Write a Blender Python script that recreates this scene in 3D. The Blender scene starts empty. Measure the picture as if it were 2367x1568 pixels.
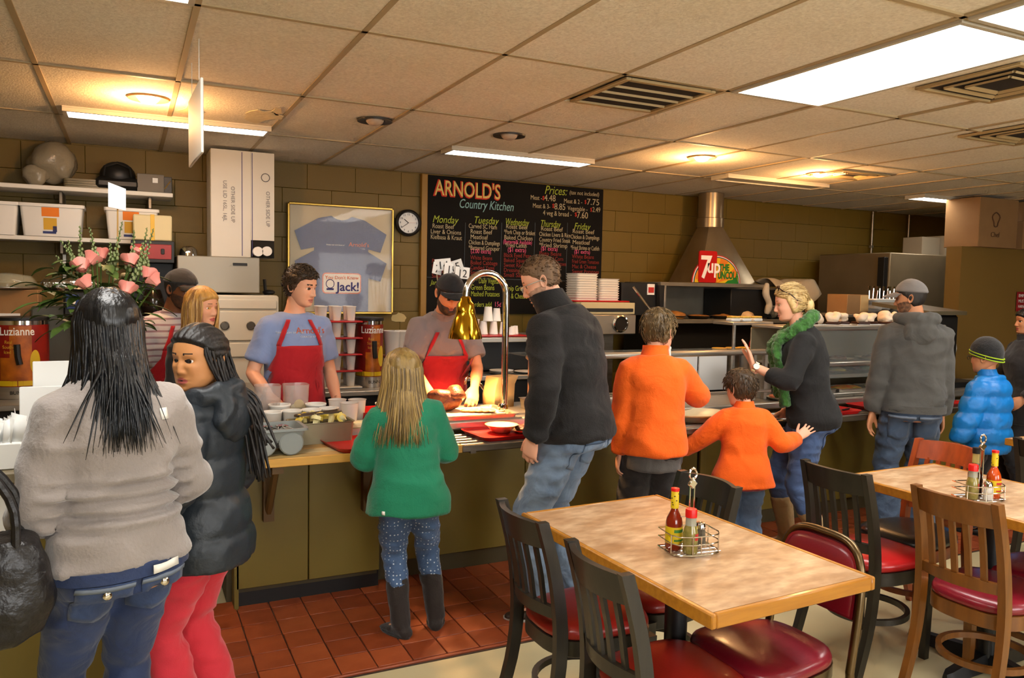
import bpy, bmesh, math, random
import numpy as np
from mathutils import Vector, Matrix, Euler
from mathutils.bvhtree import BVHTree
random.seed(7); np.random.seed(7)
sc = bpy.context.scene
COL = sc.collection
PI = math.pi
R = math.radians
# ------------------------------------------------------------------ camera
FW, FH, FPX = 2367.0, 1568.0, 1820.2
YAW, PITCH, ROLL = 0.453768, -0.066299, 0.019667
CAM = np.array([0.0, 0.0, 1.60])
CEIL = 2.584
_f = np.array([math.sin(YAW)*math.cos(PITCH), math.cos(YAW)*math.cos(PITCH), math.sin(PITCH)])
_r = np.array([math.cos(YAW), -math.sin(YAW), 0.0]); _u = np.cross(_r, _f)
_r2 = _r*math.cos(ROLL)+_u*math.sin(ROLL); _u2 = -_r*math.sin(ROLL)+_u*math.cos(ROLL)
cd = bpy.data.cameras.new('camera'); cam = bpy.data.objects.new('camera', cd); COL.objects.link(cam)
cam.matrix_world = Matrix(((_r2[0], _u2[0], -_f[0], CAM[0]), (_r2[1], _u2[1], -_f[1], CAM[1]), (_r2[2], _u2[2], -_f[2], CAM[2]), (0, 0, 0, 1)))
cd.sensor_fit = 'HORIZONTAL'; cd.sensor_width = 36.0; cd.lens = 36.0*FPX/FW; cd.clip_start = 0.02; cd.clip_end = 60
sc.camera = cam
# ------------------------------------------------------------------ exposure, daylight outside, window light
sc.view_settings.view_transform = 'Standard'; sc.view_settings.look = 'None'
sc.view_settings.gamma = 1.0; sc.view_settings.exposure = EXPOSURE = 0.92
sc.view_settings.use_curve_mapping = False
cy = sc.cycles; cy.max_bounces = 5; cy.diffuse_bounces = 3; cy.glossy_bounces = 2; cy.transmission_bounces = 4; cy.transparent_max_bounces = 8; cy.caustics_reflective = False; cy.caustics_refractive = False; cy.use_adaptive_sampling = True; cy.adaptive_threshold = .07; cy.adaptive_min_samples = 12
w = bpy.data.worlds.new('world'); sc.world = w; w.use_nodes = True
w.node_tree.nodes['Background'].inputs[0].default_value = (0.75, 0.85, 1.0, 1); w.node_tree.nodes['Background'].inputs[1].default_value = 0.9
def area(name, loc, target, sx, sy, power, col):
    l = bpy.data.lights.new(name, 'AREA'); l.shape = 'RECTANGLE'; l.size = sx; l.size_y = sy; l.energy = power; l.color = col
    o = bpy.data.objects.new(name, l); COL.objects.link(o); o.location = loc
    o.rotation_euler = (Vector(target)-Vector(loc)).to_track_quat('-Z', 'Y').to_euler(); o['kind'] = 'helper'
    return o
# daylight entering by the shop windows in the wall behind the photographer
area('window_daylight', (0.9, -2.46, 1.45), (0.9, 3.0, 1.45), 2.0, 1.5, 46, (1.0, 0.97, 0.92))
area('window_daylight', (4.4, -2.46, 1.45), (4.4, 3.0, 1.45), 2.0, 1.5, 46, (1.0, 0.97, 0.92))
# ------------------------------------------------------------------ helpers
def ray(x, y): return _f+_r2*(x-FW/2)/FPX-_u2*(y-FH/2)/FPX
def atY(x, y, Y): d = ray(x, y); return CAM+d*Y/d[1]
def atZ(x, y, Z): d = ray(x, y); return CAM+d*(Z-CAM[2])/d[2]
def lin(c):
    return tuple((v/12.92 if v <= .04045 else ((v+.055)/1.055)**2.4) for v in c)
def rgb(r, g, b): return lin((r/255, g/255, b/255))
MATS = {}
def mat(name, col, rough=.6, metal=0., bump=None, var=None, coat=0., emit=None, trans=0., ior=1.45, sheen=0., spec=.5, alpha=1., scale=(1, 1, 1), coord='Object', var2=None, aniso=0, wr=None):
    """procedural Principled material. bump=(scale, strength[, detail]) var=(scale, col2, amount)"""
    if name in MATS: return MATS[name]
    m = bpy.data.materials.new(name); m.use_nodes = True; MATS[name] = m
    nt = m.node_tree; N = nt.nodes; L = nt.links; b = N['Principled BSDF']
    I = b.inputs
    I['Base Color'].default_value = (*col, 1); I['Roughness'].default_value = rough; I['Metallic'].default_value = metal
    I['IOR'].default_value = ior; I['Specular IOR Level'].default_value = spec
    if coat: I['Coat Weight'].default_value = coat; I['Coat Roughness'].default_value = .15
    if trans: I['Transmission Weight'].default_value = trans
    if sheen: I['Sheen Weight'].default_value = sheen; I['Sheen Roughness'].default_value = .5
    if alpha < 1: I['Alpha'].default_value = alpha
    if aniso: I['Anisotropic'].default_value = aniso
    if emit: I['Emission Color'].default_value = (*emit[0], 1); I['Emission Strength'].default_value = emit[1]
    mp = None
    if bump or var or wr:
        tc = N.new('ShaderNodeTexCoord'); mp = N.new('ShaderNodeMapping'); L.new(tc.outputs[coord], mp.inputs[0]); mp.inputs['Scale'].default_value = scale
    def noise_node(s, det=3.):
        n = N.new('ShaderNodeTexNoise'); n.inputs['Scale'].default_value = s; n.inputs['Detail'].default_value = det
        L.new(mp.outputs[0], n.inputs['Vector']); return n
    if var:
        for vv, first in ((var, True), (var2, False)):
            if not vv: continue
            n = noise_node(vv[0], 4); rp = N.new('ShaderNodeMapRange'); rp.inputs[1].default_value = .5-.28*(1.05-vv[2]*.5); rp.inputs[2].default_value = .5+.28*(1.05-vv[2]*.5)
            rp.inputs[3].default_value = 0; rp.inputs[4].default_value = vv[2]
            L.new(n.outputs[0], rp.inputs[0]); mx = N.new('ShaderNodeMix'); mx.data_type = 'RGBA'
            L.new(rp.outputs[0], mx.inputs[0])
            if I['Base Color'].is_linked: L.new(I['Base Color'].links[0].from_socket, mx.inputs[6])
            else: mx.inputs[6].default_value = (*col, 1)
            mx.inputs[7].default_value = (*vv[1], 1); L.new(mx.outputs[2], I['Base Color'])
    if bump:
        n = noise_node(bump[0], bump[2] if len(bump) > 2 else 3.); bn = N.new('ShaderNodeBump'); bn.inputs['Strength'].default_value = bump[1]; bn.inputs['Distance'].default_value = .01
        L.new(n.outputs[0], bn.inputs['Height']); L.new(bn.outputs[0], I['Normal'])
    if wr:
        n = noise_node(wr[0], 2.); n.inputs['Distortion'].default_value = 1.2; b2 = N.new('ShaderNodeBump'); b2.inputs['Strength'].default_value = wr[1]; b2.inputs['Distance'].default_value = .03
        L.new(n.outputs[0], b2.inputs['Height'])
        if I['Normal'].is_linked: L.new(b2.outputs[0], bn.inputs['Normal'])
        else: L.new(b2.outputs[0], I['Normal'])
    return m
class MB:
    """collects shapes into one mesh"""
    def __init__(s): s.v = []; s.f = []; s.mi = []; s.n = 0; s.xf = None
    def add(s, V, F, m=0):
        V = np.asarray(V, float).reshape(-1, 3)
        if s.xf is not None: V = V@s.xf[0].T+s.xf[1]
        s.v.append(V); o = s.n
        s.f += [tuple(i+o for i in f) for f in F]; s.mi += [m]*len(F); s.n += len(V); return s
    def at(s, loc=(0, 0, 0), rot=(0, 0, 0), sc_=1.):
        s.xf = (np.array(Euler(rot).to_matrix())*sc_, np.array(loc, float)); return s
    def box(s, c, d, rot=None, m=0, bev=0.):
        hx, hy, hz = d[0]/2, d[1]/2, d[2]/2
        if bev > 0:
            b = min(bev, hx*.9, hy*.9, hz*.9); V = []; idx = {}
            for sx in (-1, 1):
                for sy in (-1, 1):
                    for sz in (-1, 1):
                        for ax in range(3):
                            p = [sx*(hx-b), sy*(hy-b), sz*(hz-b)]; p[ax] += (sx, sy, sz)[ax]*b
                            idx[(sx, sy, sz, ax)] = len(V); V.append(p)
            F = []
            for ax in range(3):
                o = [a for a in range(3) if a != ax]
                for sg in (-1, 1):
                    q = []
                    for a, b2 in ((-1, -1), (1, -1), (1, 1), (-1, 1)):
                        k = [0, 0, 0]; k[ax] = sg; k[o[0]] = a; k[o[1]] = b2; q.append(idx[(*k, ax)])
                    F.append(q if (sg > 0) == (ax != 1) else q[::-1])
                for a in (-1, 1):
                    for b2 in (-1, 1):
                        def K(e, axx):
                            k = [0, 0, 0]; k[ax] = e; k[o[0]] = a; k[o[1]] = b2; return idx[(*k, axx)]
                        F.append([K(-1, o[0]), K(1, o[0]), K(1, o[1]), K(-1, o[1])])
            for sx in (-1, 1):
                for sy in (-1, 1):
                    for sz in (-1, 1): F.append([idx[(sx, sy, sz, a)] for a in range(3)])
            V = np.array(V); F2 = []
            for q in F:
                P = V[q]; nn = np.cross(P[1]-P[0], P[2]-P[0]); F2.append(q if nn@P.mean(0) > 0 else q[::-1])
            F = F2
        else:
            V = np.array([(x, y, z) for x in (-hx, hx) for y in (-hy, hy) for z in (-hz, hz)])
            F = [(0, 1, 3, 2), (4, 6, 7, 5), (0, 4, 5, 1), (2, 3, 7, 6), (0, 2, 6, 4), (1, 5, 7, 3)]
        if rot is not None: V = V@np.array(Euler(rot).to_matrix()).T
        return s.add(V+np.array(c, float), F, m)
    def loft(s, rings, cap=True, closed=False, m=0):
        n = len(rings[0]); V = np.concatenate([np.asarray(r_, float) for r_ in rings]); F = []
        k = len(rings)
        for i in range(k if closed else k-1):
            a, b = i*n, ((i+1) % k)*n
            for j in range(n): F.append((a+j, a+(j+1) % n, b+(j+1) % n, b+j))
        if cap and not closed: F.append(tuple(range(n))[::-1]); F.append(tuple((k-1)*n+j for j in range(n)))
        return s.add(V, F, m)
    def tube(s, pts, rad, n=8, closed=False, cap=True, flat=1., m=0, up=None):
        P = np.asarray(pts, float); k = len(P); rad = np.broadcast_to(np.asarray(rad, float), (k,))
        if closed: T = np.roll(P, -1, 0)-np.roll(P, 1, 0)
        else: T = np.gradient(P, axis=0)
        T /= np.linalg.norm(T, axis=1)[:, None]+1e-12
        ref = np.array(up, float) if up is not None else (np.array([0, 0, 1.]) if abs(T[0][2]) < .9 else np.array([1., 0, 0])); rings = []
        for i in range(k):
            x = np.cross(ref, T[i])
            if np.linalg.norm(x) < 1e-6: x = np.cross((1., .01, 0) if abs(T[i][0]) < .9 else (0, 1., .01), T[i])
            x /= np.linalg.norm(x)+1e-12; y = np.cross(T[i], x)
            if up is None and np.linalg.norm(y) > .5: ref = y
            a = np.arange(n)*2*PI/n
            rings.append(P[i]+rad[i]*(np.cos(a)[:, None]*x+flat*np.sin(a)[:, None]*y))
        return s.loft(rings, cap, closed, m)
    def cyl(s, p0, p1, r0, r1=None, n=16, m=0): return s.tube([p0, p1], [r0, r0 if r1 is None else r1], n, m=m)
    def lathe(s, prof, c=(0, 0, 0), n=24, m=0, cap=True, sx=1., sy=1.):
        a = np.arange(n)*2*PI/n
        return s.loft([np.stack([c[0]+sx*r_*np.cos(a), c[1]+sy*r_*np.sin(a), np.full(n, c[2]+z)], 1) for r_, z in prof], cap, m=m)
    def ball(s, c, r, n=16, k=10, m=0, rot=None):
        r = np.broadcast_to(np.asarray(r, float), (3,)); ph = np.linspace(-PI/2+.08, PI/2-.08, k); a = np.arange(n)*2*PI/n; rings = []
        for p in ph:
            q = np.stack([r[0]*math.cos(p)*np.cos(a), r[1]*math.cos(p)*np.sin(a), np.full(n, r[2]*math.sin(p))], 1)
            if rot is not None: q = q@np.array(Euler(rot).to_matrix()).T
            rings.append(q+np.array(c, float))
        return s.loft(rings, m=m)
    def prism(s, poly, z0, z1, m=0, axis='z'):
        p = np.asarray(poly, float); A = np.c_[p, np.full(len(p), z0)]; B = np.c_[p, np.full(len(p), z1)]
        if axis == 'y': A = A[:, [0, 2, 1]]; B = B[:, [0, 2, 1]]
        if axis == 'x': A = A[:, [2, 0, 1]]; B = B[:, [2, 0, 1]]
        return s.loft([A, B], m=m)
    def grid(s, P, m=0, closed_u=False):
        P = np.asarray(P, float); a, b = P.shape[:2]; F = []
        for i in range(a-1):
            for j in range(b if closed_u else b-1):
                F.append((i*b+j, i*b+(j+1) % b, (i+1)*b+(j+1) % b, (i+1)*b+j))
        return s.add(P.reshape(-1, 3), F, m)
    def mesh(s, name, mats, smooth=True, ang=38):
        me = bpy.data.meshes.new(name); V = np.concatenate(s.v)
        me.from_pydata(V.tolist(), [], s.f)
        for m_ in (mats if isinstance(mats, (list, tuple)) else [mats]): me.materials.append(m_)
        if len(me.materials) > 1: me.polygons.foreach_set('material_index', s.mi)
        me.update()
        if smooth: me.shade_smooth(); me.set_sharp_from_angle(angle=R(ang))
        return me
    def build(s, name, mats, parent=None, smooth=True, ang=38, loc=None, recalc=True):
        me = s.mesh(name, mats, smooth, ang)
        if recalc:
            bm = bmesh.new(); bm.from_mesh(me); bmesh.ops.recalc_face_normals(bm, faces=bm.faces); bm.to_mesh(me); bm.free()
        return link(name, me, parent, loc)
def link(name, me, parent=None, loc=None, rot=None):
    o = bpy.data.objects.new(name, me); COL.objects.link(o)
    if parent: o.parent = parent
    if loc is not None: o.location = loc
    if rot is not None: o.rotation_euler = rot
    return o
def tag(o, label, cat, group=None, kind=None):
    o['label'] = label; o['category'] = cat
    if group: o['group'] = group
    if kind: o['kind'] = kind
    return o
def thing(name, label, cat, loc=(0, 0, 0), rz=0., group=None):
    o = link(name, None, None, loc, (0, 0, rz)); o.empty_display_size = .05
    return tag(o, label, cat, group)
def struct(o): o['kind'] = 'structure'; return o
def dup(root, loc=None, rz=None, label=None, group=None, scale=None):
    def cp(o, par):
        c = o.copy(); COL.objects.link(c); c.parent = par
        for ch in o.children: cp(ch, c)
        return c
    c = cp(root, None)
    if loc is not None: c.location = loc
    if rz is not None: c.rotation_euler = (0, 0, rz)
    if scale is not None: c.scale = (scale,)*3
    if label: c['label'] = label
    if group: c['group'] = group
    return c
_ts = bpy.data.scenes.new('lettering_scene')
def text(s, size, loc, rot, m, parent=None, name='lettering', align='LEFT', shear=0., ext=.0008, off=0., sx=1., spacing=1., linesp=1.):
    cu = bpy.data.curves.new(name, 'FONT'); cu.body = s; cu.size = size; cu.align_x = align; cu.shear = shear; cu.extrude = ext; cu.offset = off; cu.resolution_u = 3; cu.space_character = spacing; cu.space_line = linesp
    t_ = bpy.data.objects.new('t', cu); _ts.collection.objects.link(t_)
    with bpy.context.temp_override(scene=_ts, view_layer=_ts.view_layers[0]): dg = bpy.context.evaluated_depsgraph_get()
    dg.update(); me = bpy.data.meshes.new_from_object(t_.evaluated_get(dg)); bpy.data.objects.remove(t_); bpy.data.curves.remove(cu)
    me.name = name; me.materials.clear(); me.materials.append(m); o = link(name, me, parent, loc, rot); o.scale = (sx, 1, 1); return o
def rrect(w, h, r, n=4):
    P = []
    for cx, cy, a0 in ((w/2-r, h/2-r, 0), (-w/2+r, h/2-r, 90), (-w/2+r, -h/2+r, 180), (w/2-r, -h/2+r, 270)):
        for i in range(n+1):
            a = R(a0+90*i/n); P.append((cx+r*math.cos(a), cy+r*math.sin(a)))
    return P
def smoothpath(P, n=9):
    P = np.asarray(P, float); k = len(P); t = np.linspace(0, k-1, n); out = []
    for v in t:
        i = min(int(v), k-2); f = v-i; p0, p1, p2, p3 = P[max(i-1, 0)], P[i], P[i+1], P[min(i+2, k-1)]
        out.append(.5*((2*p1)+(-p0+p2)*f+(2*p0-5*p1+4*p2-p3)*f*f+(-p0+3*p1-3*p2+p3)*f**3))
    return np.array(out)
# common materials
STEEL = mat('stainless_steel', rgb(190, 184, 172), .38, .85, bump=(60, .03), scale=(1, 1, 12), var=(3, rgb(140, 132, 120), .5))
DSTEEL = mat('dull_steel', rgb(120, 112, 100), .42, 1., bump=(60, .04), scale=(1, 1, 10), var=(4, rgb(85, 75, 62), .6))
CHROME = mat('chrome', rgb(225, 222, 215), .10, 1.)
BLACKP = mat('black_plastic', rgb(22, 21, 20), .45)
WHITEP = mat('white_plastic', rgb(225, 222, 214), .45)
FOAM = mat('foam_white', rgb(232, 228, 220), .75, bump=(300, .05))
REDP = mat('red_plastic', rgb(178, 22, 20), .32)
WHITE = mat('white_paint', rgb(228, 224, 214), .6)
PAPER = mat('paper_white', rgb(232, 232, 228), .8)
CARD = mat('cardboard', rgb(150, 112, 70), .85, bump=(40, .05), var=(5, rgb(130, 95, 58), .5))
GLASS = mat('clear_glass', (1, 1, 1), .02, trans=1., ior=1.3)
# ================================================================== THE ROOM
FLOORM = mat('vinyl_floor_beige', rgb(200, 188, 148), .38, var=(1.3, rgb(164, 146, 106), .7), var2=(60, rgb(190, 172, 130), .35), bump=(35, .03))
OLIVE = mat('olive_wall_paint', rgb(116, 92, 24), .55, bump=(90, .10), var=(1.2, rgb(100, 78, 18), .6))
OLIVE2 = mat('olive_panel_paint', rgb(116, 98, 34), .5, bump=(25, .05), var=(2.2, rgb(104, 88, 34), .5))
CEILM = mat('ceiling_tile', rgb(248, 240, 222), .9, var=(1.1, rgb(234, 222, 196), .7), var2=(75, rgb(150, 126, 90), .35), bump=(110, .25))
GRIDM = mat('ceiling_grid', rgb(176, 154, 116), .6)
BASEM = mat('black_baseboard', rgb(16, 14, 12), .45)
TERRA = [mat('quarry_tile_a', rgb(150, 70, 34), .42, var=(9, rgb(124, 52, 24), .7), bump=(40, .08)), mat('quarry_tile_b', rgb(136, 60, 28), .42, var=(9, rgb(112, 46, 22), .7), bump=(40, .08)), mat('quarry_tile_c', rgb(160, 78, 40), .42, var=(9, rgb(136, 60, 28), .7), bump=(40, .08))]
XW0, XW1, YB, YR = -2.6, 12.0, 6.71, -2.5
b = MB(); b.box(((XW0+XW1)/2, (YR+YB)/2, -.05), (XW1-XW0, YB-YR, .1)); floor = struct(b.build('floor', FLOORM))
# quarry tile strip along the serving line, each tile a piece of its own
b = MB(); b.box((0, 0, .004), (.149, .152, .010), bev=.002)
tm = [b.mesh('tile', m_) for m_ in TERRA]
grout = MB(); grout.box((3.4, 3.52, .0015), (9.1, .92, .003)); struct(grout.build('trim_1', mat('grout_dark', rgb(58, 40, 26), .9))); 
strip = bpy.data.objects['trim_1']
k = 0
for i in range(-4, 44):
    for j in range(6):
        o = link('tile', random.choice(tm), strip, (.764+.154*i+.077, 3.09+.1575*j+.077, .001+random.uniform(0, .0012)))
        k += 1
b = MB(); b.box((3.4, 3.078, .005), (9.1, .016, .012), bev=.004); b.build('edge_strip', TERRA[0], strip)
# walls
wb = MB(); wb.box(((XW0+XW1)/2, YB+.08, CEIL/2+.1), (XW1-XW0, .12, CEIL+.2)); wall_back = struct(wb.build('wall_back', OLIVE))
bw, bh = .4064, .2032
b = MB(); b.box((0, 0, 0), (bw-.002, .03, bh-.002), bev=.0022); blk = b.mesh('block', OLIVE)
b = MB(); b.box((0, 0, 0), (bw/2-.007, .03, bh-.007), bev=.004); blkh = b.mesh('block', OLIVE)
cnt = 0
for r_ in range(2, 13):
    z = bh*(r_+.5)-.06; off = (r_ % 2)*bw/2
    for i in range(26):
        x = -1.7+off+bw*i
        if x > 8.9: break
        link('block', blk, wall_back, (x, YB+.012+random.uniform(-.001, .001), z)); cnt += 1
for nm, x in (('wall_left', XW0-.06), ('wall_right', XW1+.06)):
    b = MB(); b.box((x, (YR+YB)/2, CEIL/2), (.12, YB-YR, CEIL+.2)); struct(b.build(nm, OLIVE))
# wall behind the photographer with two shop windows
b = MB(); yw = YR-.06
segs = [(XW0, -.1), (1.9, 3.4), (5.4, XW1)]
for x0, x1 in segs: b.box(((x0+x1)/2, yw, CEIL/2), (x1-x0, .12, CEIL+.2))
for x0, x1 in ((-.1, 1.9), (3.4, 5.4)):
    b.box(((x0+x1)/2, yw, .35), (x1-x0, .12, .7)); b.box(((x0+x1)/2, yw, 2.45), (x1-x0, .12, .5))
struct(b.build('wall_rear', OLIVE))
for k, x in enumerate((.9, 4.4)):
    b = MB()
    for dx in (-1, 0, 1): b.box((x+dx*.98, yw, 1.45), (.05, .06, 1.5))
    for z in (.72, 2.18): b.box((x, yw, z), (2.0, .06, .05))
    f_ = struct(b.build('window_%d' % (k+1), mat('window_frame_dark', rgb(60, 50, 40), .5)))
# partition at the right end of the kitchen
b = MB(); b.box((9.65, 5.1, 1.04), (4.7, .16, 2.08)); struct(b.build('wall_partition', mat('partition_paint', rgb(128, 98, 44), .6, bump=(60, .05), var=(1., rgb(112, 84, 36), .5))))
# ceiling: slab, grid and tiles
b = MB(); b.box(((XW0+XW1)/2, (YR+YB)/2, CEIL+.12), (XW1-XW0, YB-YR+.3, .1)); ceiling = struct(b.build('ceiling', GRIDM))
CX, CY, CSX, CSY = .234, 3.102, .6096, 1.2192
taken = set()
LIGHTS2x4 = {(4, -1), (4, -2), (-1, -1), (8, -3), (-1, -3), (8, -1)}
VENT1 = {(3, 0)}
b = MB()
for i in range(-5, 20):
    x = CX+CSX*i
    if XW0 < x < XW1: b.box((x, (YR+YB)/2, CEIL+.006), (.024, YB-YR, .012))
for j in range(-5, 4):
    y = CY+CSY*j
    if YR < y < YB: b.box(((XW0+XW1)/2, y, CEIL+.006), (XW1-XW0, .024, .012))
b.build('grid', GRIDM, ceiling)
def tile_mesh(sx, sy):
    b = MB(); g = .014
    n = 5; P = np.zeros((n, n, 3))
    b.box((0, 0, .012), (sx-g, sy-g, .014), bev=.004); return b.mesh('ceiling_tile', CEILM)
tmA = tile_mesh(CSX, CSY); last = (YB-(CY+2*CSY)); tmB = tile_mesh(CSX, YB-(CY+2*CSY)); tmC = tile_mesh(CSX, CSY/2)
for i in range(-4, 19):
    for j in range(-4, 3):
        if (i, j) in LIGHTS2x4: continue
        x, y = CX+CSX*(i+.5), CY+CSY*(j+.5)
        if not (XW0-.2 < x < XW1+.2): continue
        if j == 2: o = link('ceiling_tile', tmB, ceiling, (x, CY+2*CSY+(YB-CY-2*CSY)/2, CEIL))
        elif (i, j) in VENT1: o = link('ceiling_tile', tmC, ceiling, (x, y+CSY/4, CEIL))
        else: o = link('ceiling_tile', tmA, ceiling, (x, y, CEIL))
        o.rotation_euler = (random.uniform(-.004, .004), random.uniform(-.006, .006), random.choice((0, PI)))
        o.location.z += random.uniform(-.002, .003)
# fluorescent fixtures
LENS = mat('light_diffuser', rgb(245, 245, 240), .5, emit=((1.0, .97, .92), 8.5))
LENSOFF = mat('light_diffuser_off', rgb(170, 172, 165), .4)
LFR = mat('light_frame', rgb(190, 180, 160), .5)
def troffer(x0, x1, y0, y1, label, lit=True, group='lit fluorescent ceiling panels', drop=0.):
    t = thing('ceiling_light', label, 'ceiling light', ((x0+x1)/2, (y0+y1)/2, CEIL-drop), 0, group)
    w_, h_ = x1-x0, y1-y0; b = MB(); e = .022
    for s_ in (-1, 1):
        b.box((s_*(w_/2-e/2), 0, .0), (e, h_, .022)); b.box((0, s_*(h_/2-e/2), .0), (w_-2*e, e, .022))
    if drop: b.box((0, 0, drop/2+.012), (w_, h_, drop))
    b.build('frame', LFR, t)
    b = MB(); nx, ny = 3, 3
    b.box((0, 0, .002), (w_-2*e, h_-2*e, .010), bev=.004); b.build('diffuser', LENS if lit else LENSOFF, t)
    return t
for (i, j), lb in {(4, -1): 'large bright fluorescent ceiling panel beside the slatted vent', (4, -2): 'bright ceiling panel cut by the upper right corner', (-1, -1): 'bright ceiling panel cut by the top edge at left', (8, -3): 'fluorescent ceiling panel over the dining tables at right', (-1, -3): 'fluorescent ceiling panel behind the photographer at left', (8, -1): 'fluorescent ceiling panel right of the serving line'}.items():
    x, y = CX+CSX*i, CY+CSY*j; troffer(x+.012, x+CSX-.012, y+.012, y+CSY-.012, lb)
for x0, x1, lb, lit in ((-.33, .83, 'narrow lit ceiling strip above the white cardboard box', 1), (2.06, 3.24, 'narrow lit ceiling strip above the chalkboard menu', 1), (4.56, 5.74, 'switched-off ceiling strip above the exhaust duct', 0), (7.03, 8.3, 'narrow lit ceiling strip above the steel refrigerator', 1)):
    troffer(x0, x1, 5.25, 5.47, lb, bool(lit), 'narrow ceiling strips along the kitchen', drop=.018)
# recessed can lights
CANW = mat('can_bulb_warm', (1, .75, .45), .4, emit=((1., .62, .28), 30.)); CANOFF = mat('can_bulb_off', rgb(190, 165, 140), .3); CANT = mat('can_trim_dark', rgb(50, 42, 32), .5); CANT2 = mat('can_trim_tan', rgb(140, 110, 70), .5)
for x, y, lit, lb in ((.11, 4.80, 1, 'lit recessed can light over the flowers'), (1.351, 4.72, 0, 'unlit recessed can light left of the other unlit one'), (2.248, 4.71, 0, 'unlit recessed can light near the narrow strip over the chalkboard'), (3.842, 4.72, 1, 'lit recessed can light in front of the exhaust duct'), (5.162, 4.83, 1, 'lit recessed can light beside the far ceiling vent')):
    t = thing('can_light', lb, 'ceiling light', (x, y, CEIL), 0, 'recessed can lights')
    b = MB(); b.lathe([(.055, .03), (.06, .002), (.105, -.006), (.108, .004), (.104, .004), (.06, .008), (.058, .03)], n=28, cap=False); b.build('trim', CANT if not lit else CANT2, t)
    b = MB(); b.ball((0, 0, .005), (.055, .055, .035), 20, 10); b.build('bulb', CANW if lit else CANOFF, t)
    if lit:
        l = bpy.data.lights.new('can_glow', 'POINT'); l.energy = 15; l.color = (1, .52, .2); l.shadow_soft_size = .05
        lo = link('can_glow', l, t, (0, 0, -.10)); lo['kind'] = 'helper'
# ceiling vents
VDARK = mat('vent_dark', rgb(34, 24, 14), .8); VFR = mat('vent_frame', rgb(176, 150, 105), .55)
def vent(cx, cy, sx, sy, n, label, style=0):
    t = thing('ceiling_vent', label, 'vent', (cx, cy, CEIL-.004), 0, 'ceiling air vents')
    b = MB(); e = .03
    for s_ in (-1, 1):
        b.box((s_*(sx/2-e/2), 0, 0), (e, sy, .014), bev=.003); b.box((0, s_*(sy/2-e/2), 0), (sx-2*e, e, .014), bev=.003)
    b.build('frame', VFR, t)
    b = MB(); b.box((0, 0, .006), (sx-2*e, sy-2*e, .004)); b.build('recess', VDARK, t)
    if style == 0:
        for i in range(n):
            y = -sy/2+e+(i+1)*(sy-2*e)/(n+1); b = MB(); b.box((0, y, 0), (sx-2*e, .012, .012), rot=(R(20), 0, 0)); b.build('louver', VFR, t)
    else:
        for i in range(n):
            q = 1-.27*(i+1); b = MB()
            for s_ in (-1, 1):
                b.box((s_*(sx/2-e)*q, 0, 0), (.022, 2*(sy/2-e)*q, .01), rot=(0, s_*.5, 0)); b.box((0, s_*(sy/2-e)*q, 0), (2*(sx/2-e)*q, .022, .01), rot=(-s_*.5, 0, 0))
            b.build('louver', VFR, t)
vent(2.36, 3.40, .53, .53, 3, 'square slatted ceiling vent left of the large bright panel')
vent(3.66, 2.36, .56, .5, 2, 'stepped ceiling vent right of the large bright panel', 1)
vent(4.9, 3.0, .56, .5, 2, 'stepped ceiling vent at the right edge of the ceiling', 1)
vent(5.4, 4.73, .56, .34, 2, 'stepped ceiling vent beside a lit can light', 1)
# ================================================================== SERVING COUNTER (part of the place)
TOPZ = .86
KX0, KX1 = .45, 7.1
ct = thing('serving_counter', 'long olive-painted serving counter with black kick base', 'counter', (0, 0, 0))
def panel(x0, x1, y, z0, z1, name='front_panel', m_=OLIVE2):
    b = MB(); b.box(((x0+x1)/2, y+.01, (z0+z1)/2), (x1-x0-.004, .02, z1-z0), bev=.003); return b.build(name, m_, ct)
panel(.452, .80, 3.925, .105, .76); panel(.80, 1.17, 3.925, .105, .76)
panel(1.262, 2.06, 4.015, .105, .76); panel(2.06, 2.86, 4.015, .105, .76)
panel(2.86, 3.32, 4.015, .105, .76); panel(3.32, 3.37, 3.99, .0, .76, 'post'); panel(3.37, 4.15, 4.015, .105, .76); panel(4.15, 5.2, 4.015, .105, .76); panel(5.2, 6.2, 4.015, .105, .76); panel(6.2, 7.1, 4.015, .105, .76)
b = MB(); b.box((.81, 3.97, .052), (.72, .03, .104)); b.box((4.18, 4.06, .052), (5.84, .03, .104)); b.build('kick_base', BASEM, ct)
b = MB(); b.box((3.75, 4.24, .43), (6.66, .42, .84)); b.box((.81, 4.0, .43), (.70, .1, .7)); b.build('cabinet', mat('counter_cabinet_dark', rgb(70, 60, 34), .6), ct)
b = MB(); b.box((.455, 4.25, .4), (.02, .65, .8)); b.build('end_panel', OLIVE2, ct)
# steel deck behind the tray slide
b = MB(); b.box((4.28, 4.245, .835), (5.62, .61, .04), bev=.006); b.box((4.28, 3.935, .842), (5.62, .03, .05), bev=.01); b.build('steel_deck', STEEL, ct)
# wooden plank end with its bracket
PLANK = [mat('plank_a', rgb(196, 164, 104), .45, var=(6, rgb(150, 112, 58), .6), scale=(.6, 9, 4), bump=(30, .05)), mat('plank_b', rgb(178, 160, 112), .45, var=(6, rgb(206, 190, 150), .6), scale=(.6, 9, 4), bump=(30, .05)), mat('plank_c', rgb(188, 150, 88), .45, var=(6, rgb(160, 126, 72), .6), scale=(.6, 9, 4), bump=(30, .05))]
y = 3.60
for i, wd in enumerate((.085, .09, .09, .095, .09, .095, .09, .09, .09)):
    b = MB(); b.box((.965 if i < 4 else .96, y+wd/2, .790), (1.04, wd-.003, .034), bev=.003); b.build('plank', PLANK[i % 3], ct); y += wd
b = MB(); b.box((.965, 3.597, .788), (1.05, .012, .04), bev=.003); b.build('edge_trim', mat('plank_edge', rgb(200, 150, 62), .45, var=(8, rgb(170, 118, 44), .5), scale=(.6, 8, 8)), ct)
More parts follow.
